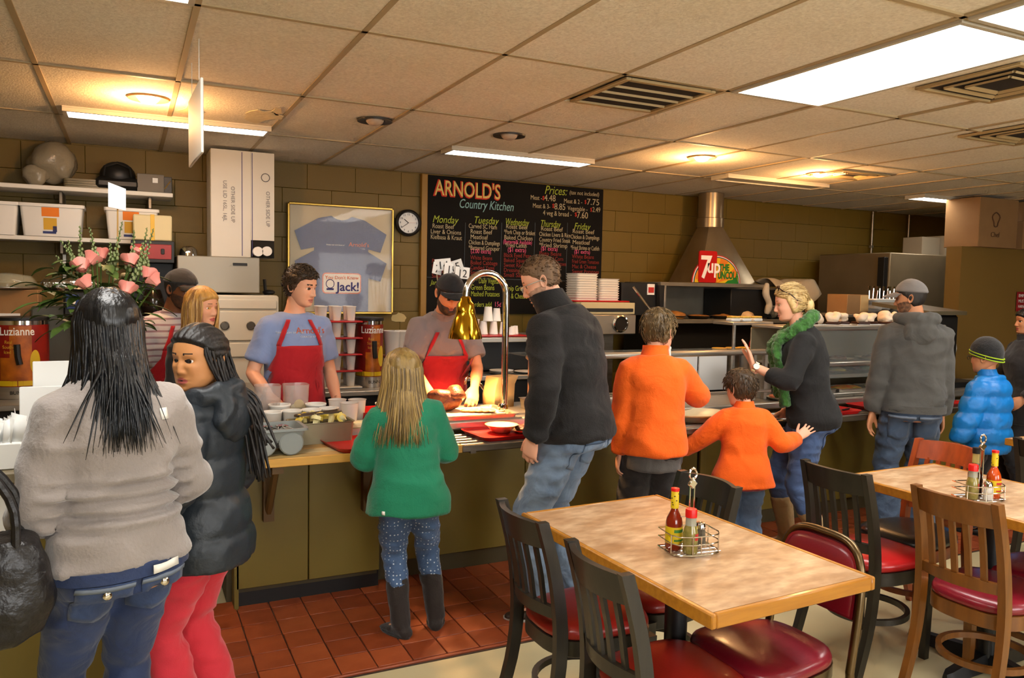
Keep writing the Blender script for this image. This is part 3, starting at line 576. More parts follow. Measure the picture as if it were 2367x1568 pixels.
for k_ in range(4):
    t = thing('shallow_tray', '%s shallow tan tray in the low pile on the upper shelf' % ('lowest', 'second', 'third', 'topmost')[k_], 'tray', (-.25, 6.48, 2.236+.016*k_), 0, 'stacked shallow trays'); b = MB(); b.prism(rrect(.30, .22, .03), 0, .014); b.build('tray', mat('plastic_tan', rgb(120, 110, 84), .4), t)
t = thing('appliance', 'black round-topped appliance on the upper shelf', 'appliance', (-.06, 6.48, 2.236)); b = MB(); b.ball((0, 0, .11), (.12, .12, .105), 20, 12); b.build('dome', BLACKP, t); b = MB(); b.box((0, 0, .045), (.30, .26, .09), bev=.03); b.build('base', BLACKP, t); b = MB(); b.tube([(-.09, -.1, .1), (-.08, -.13, .16), (0, -.14, .19), (.08, -.13, .16), (.09, -.1, .1)], .01, 6); b.build('handle', BLACKP, t)
t = thing('box', 'grey appliance box on the upper shelf', 'box', (.155, 6.46, 2.236)); b = MB(); b.box((0, 0, .065), (.18, .2, .13), bev=.004); b.build('carton', mat('box_grey', rgb(112, 104, 92), .6), t); b = MB(); b.box((.03, -.102, .085), (.035, .004, .035)); b.build('sticker', PAPER, t)
t = thing('box', 'small black box at the end of the upper shelf', 'box', (.268, 6.47, 2.236)); b = MB(); b.box((0, 0, .06), (.06, .18, .12), bev=.003); b.build('carton', BLACKP, t); b = MB(); b.tube([(-.02, -.093, .03), (.02, -.093, .09)], .004, 4); b.build('print', mat('print_gold', rgb(150, 120, 60), .5), t)
ORL = mat('label_orange', rgb(226, 122, 14), .6); BLUP = mat('print_blue', rgb(40, 52, 110), .6); YEL = mat('label_mustard', rgb(206, 160, 40), .6)
for k_, (x, lb) in enumerate(((-.86, 'white plastic bin cut by the left edge of the picture'), (-.47, 'white plastic bin with an orange label, left of the other'), (.03, 'white plastic bin with an orange label behind the yellow-taped carton'))):
    t = thing('storage_bin', lb, 'bin', (x, 6.45, 1.886), 0, 'white storage bins'); b = MB(); w_ = .38 if k_ < 2 else .34; rings = []
    for kx, z in ((.90, 0), (1., .205)): rings.append(np.c_[np.array(rrect(w_*kx, .26*kx, .02)), np.full(20, z)])
    b.loft(rings); b.build('tub', WHITEP, t); b = MB(); b.prism(rrect(w_+.02, .28, .02), .200, .222); b.build('rim', WHITEP, t)
    for nm, z0, z1, x0, x1, m_ in (('label', .135, .197, -.06, .045, ORL), ('label_print', .045, .125, -.05, .03, YEL), ('label_text', .018, .034, -.055, .025, BLUP), ('label_arrow', .03, .07, .005, .03, BLUP)):
        b = MB(); yy = lambda z: -.13*(.90+.10*z/.205)-.002; b.grid([[(x_, yy(z)-(.0006 if nm != 'label' else 0), z) for x_ in (x0, x1)] for z in (z0, z1)]); b.build(nm, m_, t)
# brewer with carton
t = thing('coffee_brewer', 'black coffee brewer with a red front panel under the shelf', 'brewer', (.16, 6.3, 0)); bx('head', -.14, .14, -.16, .14, 1.72, 1.875, BLACKP, t); bx('front_panel', -.12, .12, -.165, -.158, 1.745, 1.85, mat('panel_red', rgb(150, 34, 30), .4), t); bx('column', -.14, .14, .02, .14, 1.3, 1.72, BLACKP, t); bx('base', -.14, .14, -.16, .14, 1.24, 1.32, BLACKP, t); bx('stand', -.14, .14, -.15, .14, 0, 1.24, DSTEEL, t)
b = MB(); b.ball((-.08, -.17, 1.81), .012, 10, 6); b.build('indicator', mat('lamp_orange', (1, .3, .02), .4, emit=((1, .25, .02), 4)), t); b = MB(); b.lathe([(.002, 1.335), (.07, 1.335), (.085, 1.40), (.06, 1.50), (.05, 1.53)], (0, -.06, 0), 20); b.build('carafe', mat('coffee_glass', rgb(30, 18, 10), .1, coat=.5), t); bx('switch', .05, .075, -.17, -.16, 1.78, 1.82, BLACKP, t)
t = thing('carton', 'cream carton sealed with yellow tape on the coffee brewer', 'box', (.16, 6.28, 1.876)); b = MB(); b.box((0, 0, .09), (.25, .26, .18), bev=.008); b.build('carton', mat('carton_cream', rgb(208, 194, 150), .7, bump=(12, .2)), t); bx('tape', -.015, .012, -.133, .13, .0, .183, mat('tape_yellow', rgb(214, 170, 40), .4), t, .002)
# stainless cabinet and white machine with the tall carton
t = thing('ice_machine', 'white ice machine with stainless top behind the servers', 'machine', (0, 0, 0)); bx('steel_top', .315, .88, 6.1, 6.66, 1.515, 1.778, mat('steel_painted_grey', rgb(150, 142, 126), .4, .4), t, .006); bx('body', .32, 1.0, 6.0, 6.66, .0, 1.50, mat('machine_white', rgb(206, 198, 178), .45), t, .012)
for z0, z1 in ((1.40, 1.47), (1.17, 1.385), (1.05, 1.155)): bx('panel', .335, .985, 5.985, 6.0, z0, z1, MATS['machine_white'], t, .006)
for x in (.62, .80):
    b = MB(); b.lathe([(.001, 0), (.03, 0), (.032, .006), (.026, .008), (.024, -.012), (.001, -.012)], n=20); o = b.build('finger_hole', DSTEEL, t); o.location = (x, 5.984, 1.28); o.rotation_euler = (R(90), 0, 0)
bx('name_plate', .69, .79, 6.092, 6.1, 1.715, 1.735, BLACKP, t, .001)
t = thing('tall_carton', 'tall white cup carton with a torn corner standing on the ice machine', 'box', (.775, 6.36, 1.78)); cz = .785; b = MB(); CW = mat('carton_white', rgb(216, 210, 196), .7, var=(4, rgb(204, 196, 180), .4)); w2, d2 = .225, .16
b.box((-.0, .02, cz/2), (2*w2, 2*d2-.02, cz)); b.build('carton', CW, t)
for x0, x1, z0, z1 in ((-w2, .055, 0, cz), (.055, w2, .13, cz)): bx('front_flap', x0, x1, -d2-.006, -d2+.006, z0, z1, CW, t, .002)
b = MB(); b.box((.14, -d2+.012, .065), (.17, .01, .13)); b.build('torn_hole', mat('hole_dark', rgb(30, 24, 18), .9), t)
PUR = mat('print_violet', rgb(70, 66, 120), .7); GRYT = mat('print_grey', rgb(120, 114, 112), .7)
for x in (-.01, .062): bx('stripe', x, x+.005, -d2-.008, -d2-.006, .01, cz-.01, PUR, t, .0005)
for s_, x, z in (('OTHER SIDE UP', -.085, .52), ('USE LID 16SL, 16JL', -.14, .56), ('OTHER SIDE UP', .165, .50)): text(s_, .038, (x, -d2-.0085, z), (R(90), R(90), 0), GRYT, t, 'lettering')
b = MB(); b.tube([(.16+.03*math.cos(a), -d2-.009, .60+.03*math.sin(a)) for a in np.arange(16)*2*PI/16], .003, 4, closed=True); b.build('print_ring', GRYT, t)
for x, z in ((.10, .045), (.165, .05)):
    b = MB(); b.lathe([(.001, 0), (.03, 0), (.036, .004), (.036, .05)], n=18); o = b.build('cup', FOAM, t); o.location = (x, -d2-.004, z); o.rotation_euler = (R(90), 0, 0)
t = thing('steel_bowl', 'steel bowl upside down on the ice machine', 'bowl', (.40, 6.3, 1.779)); revolve([(.002, .075), (.03, .073), (.055, .05), (.062, .01), (.064, 0), (.002, 0)], 'bowl', CHROME, t)
t = thing('soup_ladle', 'black ladle hanging by the ice machine', 'ladle', (.96, 6.35, 1.5)); b = MB(); b.tube([(0, 0, .0), (-.01, 0, .12)], .012, 8); b.ball((.02, -.02, .02), (.05, .04, .02), 12, 6); b.build('ladle', BLACKP, t)
# back counter with urns and cups
t = thing('back_counter', 'dark back counter under the cup towers and tea urns', 'counter', (0, 0, 0)); bx('top', -1.6, 1.95, 5.25, 5.95, .835, .868, STEEL, t); bx('cabinet', -1.58, 1.93, 5.30, 5.93, .05, .835, BLACKP, t)
for x in (.3, .95, 1.35): bx('drawer', x, x+.36, 5.285, 5.30, .62, .80, BLACKP, t); bx('drawer_handle', x+.1, x+.28, 5.27, 5.286, .73, .755, STEEL, t)
URN = mat('urn_red', rgb(140, 24, 14), .35, var=(9, rgb(104, 14, 10), .6)); AMB = mat('urn_amber', rgb(190, 104, 20), .4, var=(14, rgb(120, 56, 12), .8)); URNY = mat('urn_yellow', rgb(216, 180, 20), .4)
def urn(x, y, lb, wx, wy):
    t = thing('tea_urn', lb, 'tea urn', (x, y, .869), 0, 'red tea urns'); L = lambda prof, nm, m_: (lambda b: (b.lathe(prof, (0, 0, 0), 36, sx=wx, sy=wy), b.build(nm, m_, t, ang=50)))(MB())
    L([(.001, 0), (1, 0), (1, .075)], 'steel_base', STEEL); L([(1, .075), (1.005, .075), (1.005, .445), (1, .445)], 'red_wrap', URN); L([(1, .445), (1, .47), (.9, .475), (.001, .475)], 'steel_rim', CHROME); L([(.8, .472), (1.04, .472), (1.04, .49), (.001, .494)], 'lid', BLACKP)
    f_ = lambda a, z, k=1.008: (wx*k*math.sin(a), -wy*k*math.cos(a), z)
    for nm, a0, a1, z0, z1, m_, k in (('yellow_band', -1.45, 1.45, .08, .112, URNY, 1.010), ('amber_glass', -.25, .50, .11, .44, AMB, 1.010), ('ice_tea', -.6, .15, .115, .25, AMB, 1.012)):
        b = MB(); b.grid([[f_(a, z, k) for a in np.linspace(a0, a1, 14)] for z in (z0, z1)]); b.build(nm, m_, t)
    b = MB(); rows = []
    for s_ in (0., .5, 1.): rows.append([f_(.62+.34*s_*math.cos(q)*.09/wx, .22+.075*s_*math.sin(q), 1.014) for q in np.arange(20)*2*PI/20])
    b.loft(rows); b.build('lemon', mat('lemon_print', rgb(206, 176, 40), .5), t)
    b = MB(); P = [f_(a, .30+.0*a, 1.02) for a in np.linspace(-.1, .06, 5)]; b.tube([f_(.0, .33, 1.03), f_(.02, .26, 1.03), f_(.08, .21, 1.03)], .018, 8); b.build('tap', BLACKP, t)
    o = text('Luzianne', .085, (0, 0, 0), (0, 0, 0), PAPER, t, 'lettering', 'CENTER', off=.001)
    for v in o.data.vertices: a = v.co.x/max(wx, .1)*.62; v.co = Vector(f_(a, .385+v.co.y*.8, 1.016+.004*(v.co.z > 0)))
    for s_, z, a0 in (('Real', .335, -.42), ('Southern', .305, -.5), ('Iced Tea', .275, -.45)):
        o = text(s_, .034, (0, 0, 0), (0, 0, 0), YEL, t, 'lettering')
        for v in o.data.vertices: a = a0+v.co.x/max(wx, .1)*.7; v.co = Vector(f_(a, z+v.co.y*.8, 1.018+.003*(v.co.z > 0)))
    text('BUNN', .03, (0, -wy-.004, .03), (R(90), 0, 0), BLACKP, t, align='CENTER'); return t
urn(1.555, 5.55, 'red tea urn between the cup towers', .098, .15); urn(-.60, 5.62, 'red tea urn at the left behind the white menu cards', .155, .13)
# cup towers on red trays
b = MB(); b.lathe([(.001, 0), (.031, 0), (.042, .115), (.0445, .117), (.0445, .122), (.040, .122), (.030, .006), (.001, .006)], n=18, cap=False); CUPM = b.mesh('cup', FOAM, True, 50)
def cup(loc, lb, grp, s_=1., flip=False, m_=None):
    o = link('foam_cup', CUPM if m_ is None else m_, None, loc, (PI if flip else 0, 0, 0)); o.scale = (s_,)*3
    if flip: o.location.z += .122*s_
    return tag(o, lb, 'cup', grp)
tz = .869; t0x, t0y = 1.30, 5.50
for L_ in range(5):
    t = thing('serving_tray', ['lowest', 'second lowest', 'middle', 'second highest', 'topmost'][L_]+' red tray in the tower of foam cups', 'tray', (t0x, t0y, tz), 0, 'red trays in the cup tower'); b = MB(); b.box((0, 0, .006), (.34, .22, .012), bev=.004); b.build('tray', REDP if L_ else WHITEP, t); tz += .013
    for ix in range(3):
        for iy in range(2): cup((t0x-.10+.10*ix, t0y-.05+.1*iy, tz), '%s %s foam cup on the %s level of the cup tower' % (('left', 'middle', 'right')[ix], ('front', 'rear')[iy], ['lowest', 'second', 'third', 'fourth', 'top'][L_]), 'foam cups in the tower', .82)
    tz += .102
for k_ in range(2):
    t = thing('serving_tray', ('lower', 'upper')[k_]+' red tray between foam cups beside the tea urn', 'tray', (1.80, 5.55, .869+.20*k_), 0, 'red trays beside the urn'); b = MB(); b.box((0, 0, .006), (.26, .2, .012), bev=.004); b.build('tray', REDP, t)
    for ix in range(3): cup((1.72+.085*ix, 5.52, .882+.20*k_), '%s tall foam cup %s beside the tea urn' % (('left', 'middle', 'right')[ix], ('on the lower tray', 'on the upper tray')[k_]), 'tall foam cups beside the urn', 1.5)
# soda dispenser at the far left
t = thing('soda_dispenser', 'grey soda dispenser with drink badges at the far left', 'dispenser', (0, 0, 0)); bx('cabinet', -.55, .02, 5.75, 6.3, .868, 1.42, mat('dispenser_grey', rgb(108, 102, 88), .4, .3), t, .01); bx('head', -.36, .02, 5.55, 5.76, 1.36, 1.52, BLACKP, t, .01); bx('drip_tray', -.50, .02, 5.5, 5.75, .869, .95, STEEL, t)
for x, m_ in ((-.31, mat('badge_blue', rgb(30, 52, 110), .4)), (-.20, mat('badge_red', rgb(190, 46, 44), .4)), (-.09, mat('badge_green', rgb(24, 96, 56), .4)), (-.02, mat('badge_red', (0, 0, 0)))):
    bx('badge', x-.035, x+.035, 5.542, 5.55, 1.41, 1.50, m_, t, .003); b = MB(); b.lathe([(.001, 0), (.018, 0), (.018, .004), (.001, .005)], n=14); o = b.build('badge_mark', PAPER, t); o.location = (x, 5.541, 1.455); o.rotation_euler = (R(90), 0, 0); bx('nozzle', x-.015, x+.015, 5.56, 5.6, 1.24, 1.36, BLACKP, t)
t = thing('glass_dome', 'clear pie dome on the tan carton at the far left', 'cake dome', (-.70, 5.98, 1.522)); revolve([(.002, 0), (.15, 0), (.17, .01), (.17, .014), (.002, .014)], 'plate', STEEL, t); revolve([(.165, .014), (.168, .04), (.14, .085), (.06, .10), (.02, .105), (.018, .105), (.06, .097), (.135, .08), (.16, .04)], 'dome', mat('dome_glass', rgb(190, 186, 160), .05, alpha=.28, spec=.9), t)
t = thing('foil_tray', 'crumpled foil-covered tray on the soda dispenser', 'tray', (-.33, 5.62, 1.522)); b = MB(); b.box((0, 0, .035), (.30, .16, .07), bev=.02); b.build('foil', mat('foil', rgb(200, 196, 184), .2, 1., bump=(18, 1.)), t)
for z0, m_, lb in ((.868, CARD, 'brown carton under the soda dispenser head'),):
    pass
t = thing('box', 'tan carton at the far left under the pie dome', 'box', (-.70, 6.0, .869)); b = MB(); b.box((0, 0, .325), (.36, .26, .65), bev=.004); b.build('carton', CARD, t); bx('label', -.08, .08, -.133, -.13, .35, .5, PAPER, t, .001)
# number cards on sticks
t = thing('table_number_stand', 'bundle of numbered cards on tall sticks in front of the chalkboard', 'card stand', (2.22, 5.72, 1.205)); revolve([(.001, 0), (.06, 0), (.06, .05), (.001, .05)], 'holder', BLACKP, t)
for k_, (dx, dz, s_, rz_) in enumerate(((-.09, .52, '7', .5), (-.035, .55, '14', -.35), (.02, .515, '13', .3), (.065, .54, '15', -.9), (.105, .49, '12', .2), (.05, .14, '1', 0.))):
    b = MB(); b.tube([(dx*.3, 0, .03), (dx, -.01*k_, dz)], .004, 6); st = b.build('stick', mat('stick_wood', rgb(190, 176, 140), .7), t)
    b = MB(); b.box((0, 0, .045), (.125 if len(s_) > 1 else .085, .003, .09)); o = b.build('number_card', PAPER, t); o.location = (dx, -.01*k_-.006, dz-.04); o.rotation_euler = (0, rz_*.35, rz_*.5); text(s_, .085, (0, -.0028, .012), (R(90), 0, 0), BLACKP, o, 'numeral', 'CENTER')
# shelf unit behind the carver
t = thing('back_shelf_unit', 'steel shelf unit with dark oven behind the heat lamp', 'shelf unit', (0, 0, 0)); bx('top_shelf', 2.05, 3.35, 5.55, 6.2, 1.165, 1.20, STEEL, t); bx('oven', 2.1, 3.3, 5.7, 6.2, .93, 1.165, BLACKP, t); bx('lower_shelf', 2.05, 3.35, 5.45, 6.2, .88, .915, STEEL, t); bx('cabinet', 2.08, 3.32, 5.5, 6.18, .02, .88, BLACKP, t)
for x in (2.07, 3.33): bx('post', x-.015, x+.015, 5.56, 5.59, .9, 1.17, DSTEEL, t)
bx('control_strip', 3.10, 3.28, 5.692, 5.70, .97, 1.14, DSTEEL, t); 
for k_, c in enumerate(((.1, .9, .1), (1, .1, .05))): b = MB(); b.ball((3.16+.04*k_, 5.688, 1.10), .008, 8, 6); b.build('indicator', mat('indicator_%d' % k_, c, .4, emit=(c, 2)), t)
t = thing('serving_tray', 'red tray under small foam cups on the steel shelf', 'tray', (2.66, 5.78, 1.201)); b = MB(); b.box((0, 0, .006), (.48, .3, .012), bev=.004); b.build('tray', REDP, t)
for k_, (dx, dy, dz, s_, fl) in enumerate(((-.18, .0, 0, 1.0, 0), (-.09, .02, 0, .85, 1), (.0, .02, 0, .85, 1), (.08, 0, 0, .8, 1), (-.05, .02, .105, .95, 1), (.03, .03, .105, .85, 1), (.15, -.03, 0, .55, 1), (.2, .02, 0, .55, 1), (.11, -.08, 0, .5, 1))):
    cup((2.66+dx, 5.78+dy, 1.214+dz), ['upright small foam cup at the left end of the red tray', 'upturned foam cup second in the row on the red tray', 'upturned foam cup third in the row on the red tray', 'upturned foam cup fourth in the row on the red tray', 'left foam cup on top of the row behind the lamp', 'right foam cup on top of the row behind the lamp', 'tiny upturned cup near the right end of the red tray', 'tiny upturned cup at the far right of the red tray', 'tiny upturned cup in front on the red tray'][k_], 'small foam cups on the shelf', s_, bool(fl))
for k_ in range(3):
    t = thing('plate', ('lower white plate of the pair on the lower steel shelf', 'upper white plate of the pair on the lower steel shelf', 'single white plate on the lower steel shelf')[k_], 'plate', (2.62+.22*(k_ > 1), 5.55, .916+.014*(k_ % 2)), 0, 'plates on the lower shelf'); revolve([(.001, .003), (.06, .003), (.095, .016), (.097, .018), (.06, .008), (.001, .008)], 'plate', WHITEP, t, n=28)
# take-away clamshell stacks
CLM = mat('clamshell_foam', rgb(226, 220, 208), .6)
b = MB()
b.prism(rrect(.21, .21, .02), 0, .006); b.loft([np.c_[np.array(rrect(.20, .20, .03)), np.full(20, .006)], np.c_[np.array(rrect(.225, .225, .03)), np.full(20, .024)]]); clam = b.mesh('clamshell', CLM, True, 40)
for k_ in range(11): tag(link('takeout_box', clam, None, (3.60, 6.0, 1.495+.021*k_)), 'foam take-away box %s in the left stack' % ORD[k_], 'box', 'left stack of foam boxes')
for k_ in range(9): tag(link('takeout_box', clam, None, (3.84, 6.02, 1.495+.021*k_)), 'foam take-away box %s in the right stack' % ORD[k_], 'box', 'right stack of foam boxes')
t = thing('serving_tray', 'red tray under the foam take-away boxes', 'tray', (3.72, 6.0, 1.482)); b = MB(); b.box((0, 0, .006), (.56, .34, .012), bev=.004); b.build('tray', REDP, t)
t = thing('steam_cooker', 'steel cooker with a round dial window beside the orange-shirted boy', 'cooker', (0, 0, 0)); bx('box', 3.45, 3.91, 5.6, 6.2, 1.215, 1.38, mat('cooker_steel', rgb(168, 156, 138), .35, .8, bump=(60, .03)), t, .006); bx('stand', 3.5, 3.74, 5.68, 6.15, .70, 1.215, DSTEEL, t); bx('upper_rack', 3.45, 4.0, 5.75, 6.2, 1.38, 1.48, mat('rack_yellowed', rgb(186, 172, 130), .6), t); bx('rack_gap', 3.47, 3.98, 5.742, 5.76, 1.40, 1.43, BLACKP, t)
b = MB(); b.lathe([(.062, 0), (.072, -.004), (.074, .012), (.064, .018), (.060, .01)], n=30, cap=False); o = b.build('ring', CHROME, t); o.location = (3.745, 5.592, 1.305); o.rotation_euler = (R(90), 0, 0); b = MB(); b.lathe([(.001, .003), (.062, .003), (.062, .007), (.001, .008)], n=26); o = b.build('window', mat('dial_dark', rgb(40, 36, 32), .15), t); o.location = (3.745, 5.594, 1.305); o.rotation_euler = (R(90), 0, 0)
# range with high shelf, exhaust duct and sign
t = thing('cooking_range', 'steel cooking range with high shelf under the exhaust duct', 'range', (0, 0, 0)); RS = mat('range_steel', rgb(140, 132, 116), .45, .4, bump=(50, .04), var=(3, rgb(92, 82, 66), .6)); bx('top_shelf', 4.42, 5.72, 5.95, 6.55, 1.635, 1.672, RS, t); bx('back_panel', 4.45, 6.3, 6.42, 6.50, 1.0, 1.64, RS, t); bx('lower_shelf', 4.45, 6.26, 5.95, 6.45, 1.285, 1.325, RS, t); bx('grease_wall', 4.45, 6.3, 6.3, 6.34, .9, 1.285, mat('grease_dark', rgb(58, 46, 32), .5, .3), t)
b = MB(); b.add([(4.40, 5.95, 1.64), (4.46, 5.95, 1.64), (4.46, 5.95, .95), (4.40, 6.10, .95), (4.40, 6.5, 1.64), (4.40, 6.5, .95), (4.46, 6.5, 1.64), (4.46, 6.5, .95)], [(0, 1, 2, 3), (0, 3, 5, 4), (1, 6, 7, 2), (4, 5, 7, 6), (0, 4, 6, 1), (3, 2, 7, 5)]); b.build('side_panel', BLACKP, t); bx('front_strip', 4.46, 4.48, 5.945, 5.955, 1.3, 1.64, STEEL, t, .002); bx('body', 4.4, 6.3, 5.55, 6.4, .1, .92, BLACKP, t); bx('grill_dark', 5.3, 6.25, 6.0, 6.4, 1.34, 1.62, BLACKP, t)
b = MB(); b.tube([(4.08, 5.9, 1.62), (4.20, 5.75, 1.38)], .012, 8); b.build('lever', CHROME, t); bx('hood_side', 4.02, 4.42, 6.0, 6.4, 1.36, 1.66, BLACKP, t); bx('notice', 4.30, 4.38, 5.99, 6.0, 1.55, 1.65, PAPER, t, .001); bx('notice_print', 4.31, 4.37, 5.985, 5.992, 1.57, 1.62, REDPR, t, .001)
DUCT = mat('duct_steel', rgb(170, 154, 126), .30, .8, var=(3, rgb(110, 94, 70), .6)); t = thing('exhaust_duct', 'shiny sheet-metal exhaust duct rising to the ceiling', 'duct', (0, 0, 0)); b = MB(); b.cyl((5.345, 6.40, 2.30), (5.345, 6.40, 2.584), .128, n=28); b.build('upper_pipe', DUCT, t); b = MB(); b.lathe([(.132, 2.235), (.136, 2.24), (.136, 2.33), (.132, 2.335)], (5.345, 6.40, 0), 28); b.build('collar', DUCT, t)
A = np.arange(32)*2*PI/32; sq = np.array([(np.clip(1.45*math.cos(a), -1, 1), np.clip(1.45*math.sin(a), -1, 1)) for a in A]); b = MB(); b.loft([np.stack([5.345+.13*np.cos(A), 6.40+.13*np.sin(A), np.full(32, 2.24)], 1), np.stack([5.36+.36*sq[:, 0], 6.36+.25*sq[:, 1], np.full(32, 1.672)], 1)]); b.build('transition', DUCT, t, ang=12)
# soft drink sign
t = thing('drink_sign', 'red 7up sign with a rainbow arc reading The Uncola', 'sign', (4.86, 5.97, 1.672)); k = .26
b = MB(); b.prism(np.array(rrect(.215, .30, .02))+np.array([.105, .155]), -.014, 0, axis='y'); b.build('red_plate', REDP, t); text('7', .30, (.012, -.0155, .05), (R(90), 0, 0), PAPER, t, off=.006, sx=.9); text('up', .19, (.095, -.0155, .10), (R(90), 0, 0), PAPER, t, off=.004, sx=.85)
def half(r0, y0, y1, m_, nm, cx=.225, n=20):
    b = MB(); P = [(cx+r0*1.12*math.cos(a), .005+r0*math.sin(a)) for a in np.linspace(0, PI, n)]; b.prism(P, y0, y1, axis='y'); return b.build(nm, m_, t)
half(.265, .0, .008, mat('arc_red', rgb(170, 40, 40), .5), 'arc_outer'); half(.255, -.002, .006, PAPER, 'arc_white'); half(.248, -.004, .005, mat('arc_blue', rgb(40, 60, 90), .5), 'arc_blue'); half(.238, -.006, .004, mat('sign_yellow', rgb(214, 178, 20), .5), 'arc_yellow')
SO = mat('sign_orange', rgb(216, 120, 26), .5)
for a0 in (15, 60, 105, 150): b = MB(); b.prism([(.225, .005)]+[(.225+.235*1.12*math.cos(R(a)), .005+.235*math.sin(R(a))) for a in (a0, a0+8, a0+16, a0+22)], -.0075, -.006, axis='y'); b.build('sun_ray', SO, t)
SG = mat('sign_green', rgb(30, 112, 36), .5); text('THE', .085, (.245, -.009, .125), (R(90), 0, 0), SG, t, off=.004, sx=.8); text('UNCOLA', .10, (.232, -.009, .045), (R(90), 0, 0), SG, t, off=.004, sx=.62); b = MB(); b.prism([(.32, .0), (.36, .03), (.43, .04), (.47, .06), (.49, 0)], -.011, -.006, axis='y'); b.build('hill', SG, t)
# things on the range shelves
PIEC = mat('pie_crust', rgb(176, 118, 50), .7, bump=(40, .4), var=(12, rgb(130, 80, 30), .7)); MERI = mat('meringue', rgb(226, 196, 150), .6, bump=(18, .6), var=(10, rgb(190, 136, 80), .7))
for k_, (x, nm, lb, mer) in enumerate(((4.66, 'pie', 'golden pie at the left end of the range shelf', 0), (4.95, 'pie', 'flat pie left of centre on the range shelf', 0), (5.25, 'pie', 'flat pie right of centre on the range shelf', 0), (5.52, 'pie', 'meringue pie on the range shelf', 1))):
    t = thing(nm, lb, 'pie', (x, 6.05, 1.326), 0, 'pies on the range shelf'); revolve([(.001, 0), (.085, 0), (.115, .03), (.12, .031), (.001, .028)], 'tin', DSTEEL, t); blob('filling', (0, 0, .03), (.105, .105, .05 if (mer or k_ == 0) else .012), MERI if mer else PIEC, t, .012, 22, seed=k_)
t = thing('spice_jar', 'white-capped spice jar on the range shelf', 'jar', (5.78, 6.05, 1.326)); revolve([(.001, 0), (.03, 0), (.03, .09), (.001, .09)], 'jar', mat('spice', rgb(120, 80, 50), .5), t); revolve([(.031, .09), (.031, .115), (.001, .117)], 'cap', WHITEP, t)
def utensil_bin(x, y, z, s_, lb, m_, n=4, grp='utensil bins'):
    t = thing('utensil_bin', lb, 'bin', (x, y, z), 0, grp); b = MB(); rings = [np.c_[np.array(rrect(.52*s_*q, .28*s_*q, .03)), np.full(20, zz)] for q, zz in ((.86, .05*s_), (.97, .125*s_), (1.06, .13*s_), (1.06, .145*s_), (.95, .145*s_), (.90, .12*s_), (.80, .07*s_))]; b.loft(rings); b.build('tray', m_, t)
    for k_ in range(n):
        b = MB(); xx = (-.5+(k_+.5)/n)*.44*s_; b.ball((xx, -.0, .055*s_), (.052*s_*4/max(n, 4), .13*s_, .06*s_), 16, 10); b.build('compartment', m_, t)
    return t
BING = mat('bin_grey', rgb(112, 108, 92), .45); utensil_bin(6.02, 6.08, 1.326, .95, 'grey compartment bin on the range shelf', BING)
t = thing('cloth', 'tan cloth draped over the warming oven behind the blonde woman', 'cloth', (0, 0, 0)); P = np.zeros((14, 18, 3))
for i in range(14):
    for j in range(18): u, v = i/13, j/17; P[i, j] = (5.78+.62*v, 5.9+.3*u-.02*math.sin(v*9), 1.70+.04*math.sin(v*7+u*3)-.20*max(0, .35-u)*2*(.3+abs(math.sin(v*2.4))))
b = MB(); b.grid(P); o = b.build('sheet', mat('cloth_tan', rgb(176, 160, 132), .85), t); md = o.modifiers.new('t', 'SOLIDIFY'); md.thickness = .006
t = thing('towel', 'twisted white towel hanging from the range shelf', 'towel', (5.70, 5.93, 1.38)); b = MB(); b.tube(smoothpath([(0, 0, 0), (.02, -.01, .10), (-.02, 0, .2), (.01, .02, .30)], 14), [.02, .03, .035, .036, .032, .03, .03, .032, .034, .036, .034, .03, .026, .02], 10); b.build('towel', mat('towel_white', rgb(190, 180, 160), .9, bump=(30, .8)), t)
t = thing('warming_oven', 'steel warming oven top at the right of the range', 'oven', (0, 0, 0)); bx('body', 6.34, 6.93, 5.75, 6.4, 0, 1.40, DSTEEL, t); bx('top_rail', 6.30, 6.6, 6.35, 6.38, 1.48, 1.495, CHROME, t, .002); [bx('rail_post', x, x+.015, 6.35, 6.38, 1.40, 1.49, CHROME, t, .002) for x in (6.3, 6.58)]
# refrigerator, conduits, cartons at the right
FRS = mat('fridge_steel', rgb(140, 124, 96), .42, .45, bump=(14, .05), var=(2, rgb(92, 78, 54), .5)); t = thing('refrigerator', 'large dented stainless refrigerator at the right', 'refrigerator', (0, 0, 0)); bx('cabinet', 7.05, 8.1, 5.62, 6.55, .0, 2.03, FRS, t, .01); bx('door_panel', 8.1, 8.18, 5.6, 6.5, .1, 2.035, STEEL, t, .008); bx('side_dark', 6.99, 7.05, 5.64, 5.72, .5, 1.98, BLACKP, t)
for z in (1.20, 1.45): b = MB(); b.lathe([(.001, 0), (.03, 0), (.02, .03), (.001, .032)], n=14); o = b.build('hinge', CHROME, t); o.location = (8.12, 5.59, z+.35); o.rotation_euler = (R(90), 0, 0)
t = thing('oven_stack', 'dark steel oven stack beside the refrigerator', 'oven', (0, 0, 0)); bx('body', 8.2, 8.95, 5.8, 6.6, 0, 2.0, mat('oven_dark_steel', rgb(70, 58, 40), .35, .8), t); [bx('trim_bar', 8.22, 8.93, 5.78, 5.8, z, z+.02, STEEL, t, .003) for z in (1.22, 1.32, 1.72, 1.82)]
for x in (8.03, 8.67): t = thing('conduit', 'thin steel conduit %s above the refrigerator' % ('left of the other' if x < 8.3 else 'right of the other'), 'pipe', (x, 6.67, 1.9), 0, 'steel conduits'); b = MB(); b.cyl((0, 0, 0), (0, 0, .68), .012, n=10); b.build('pipe', STEEL, t); bx('clip', -.02, .02, -.015, .02, .25, .28, STEEL, t, .002)
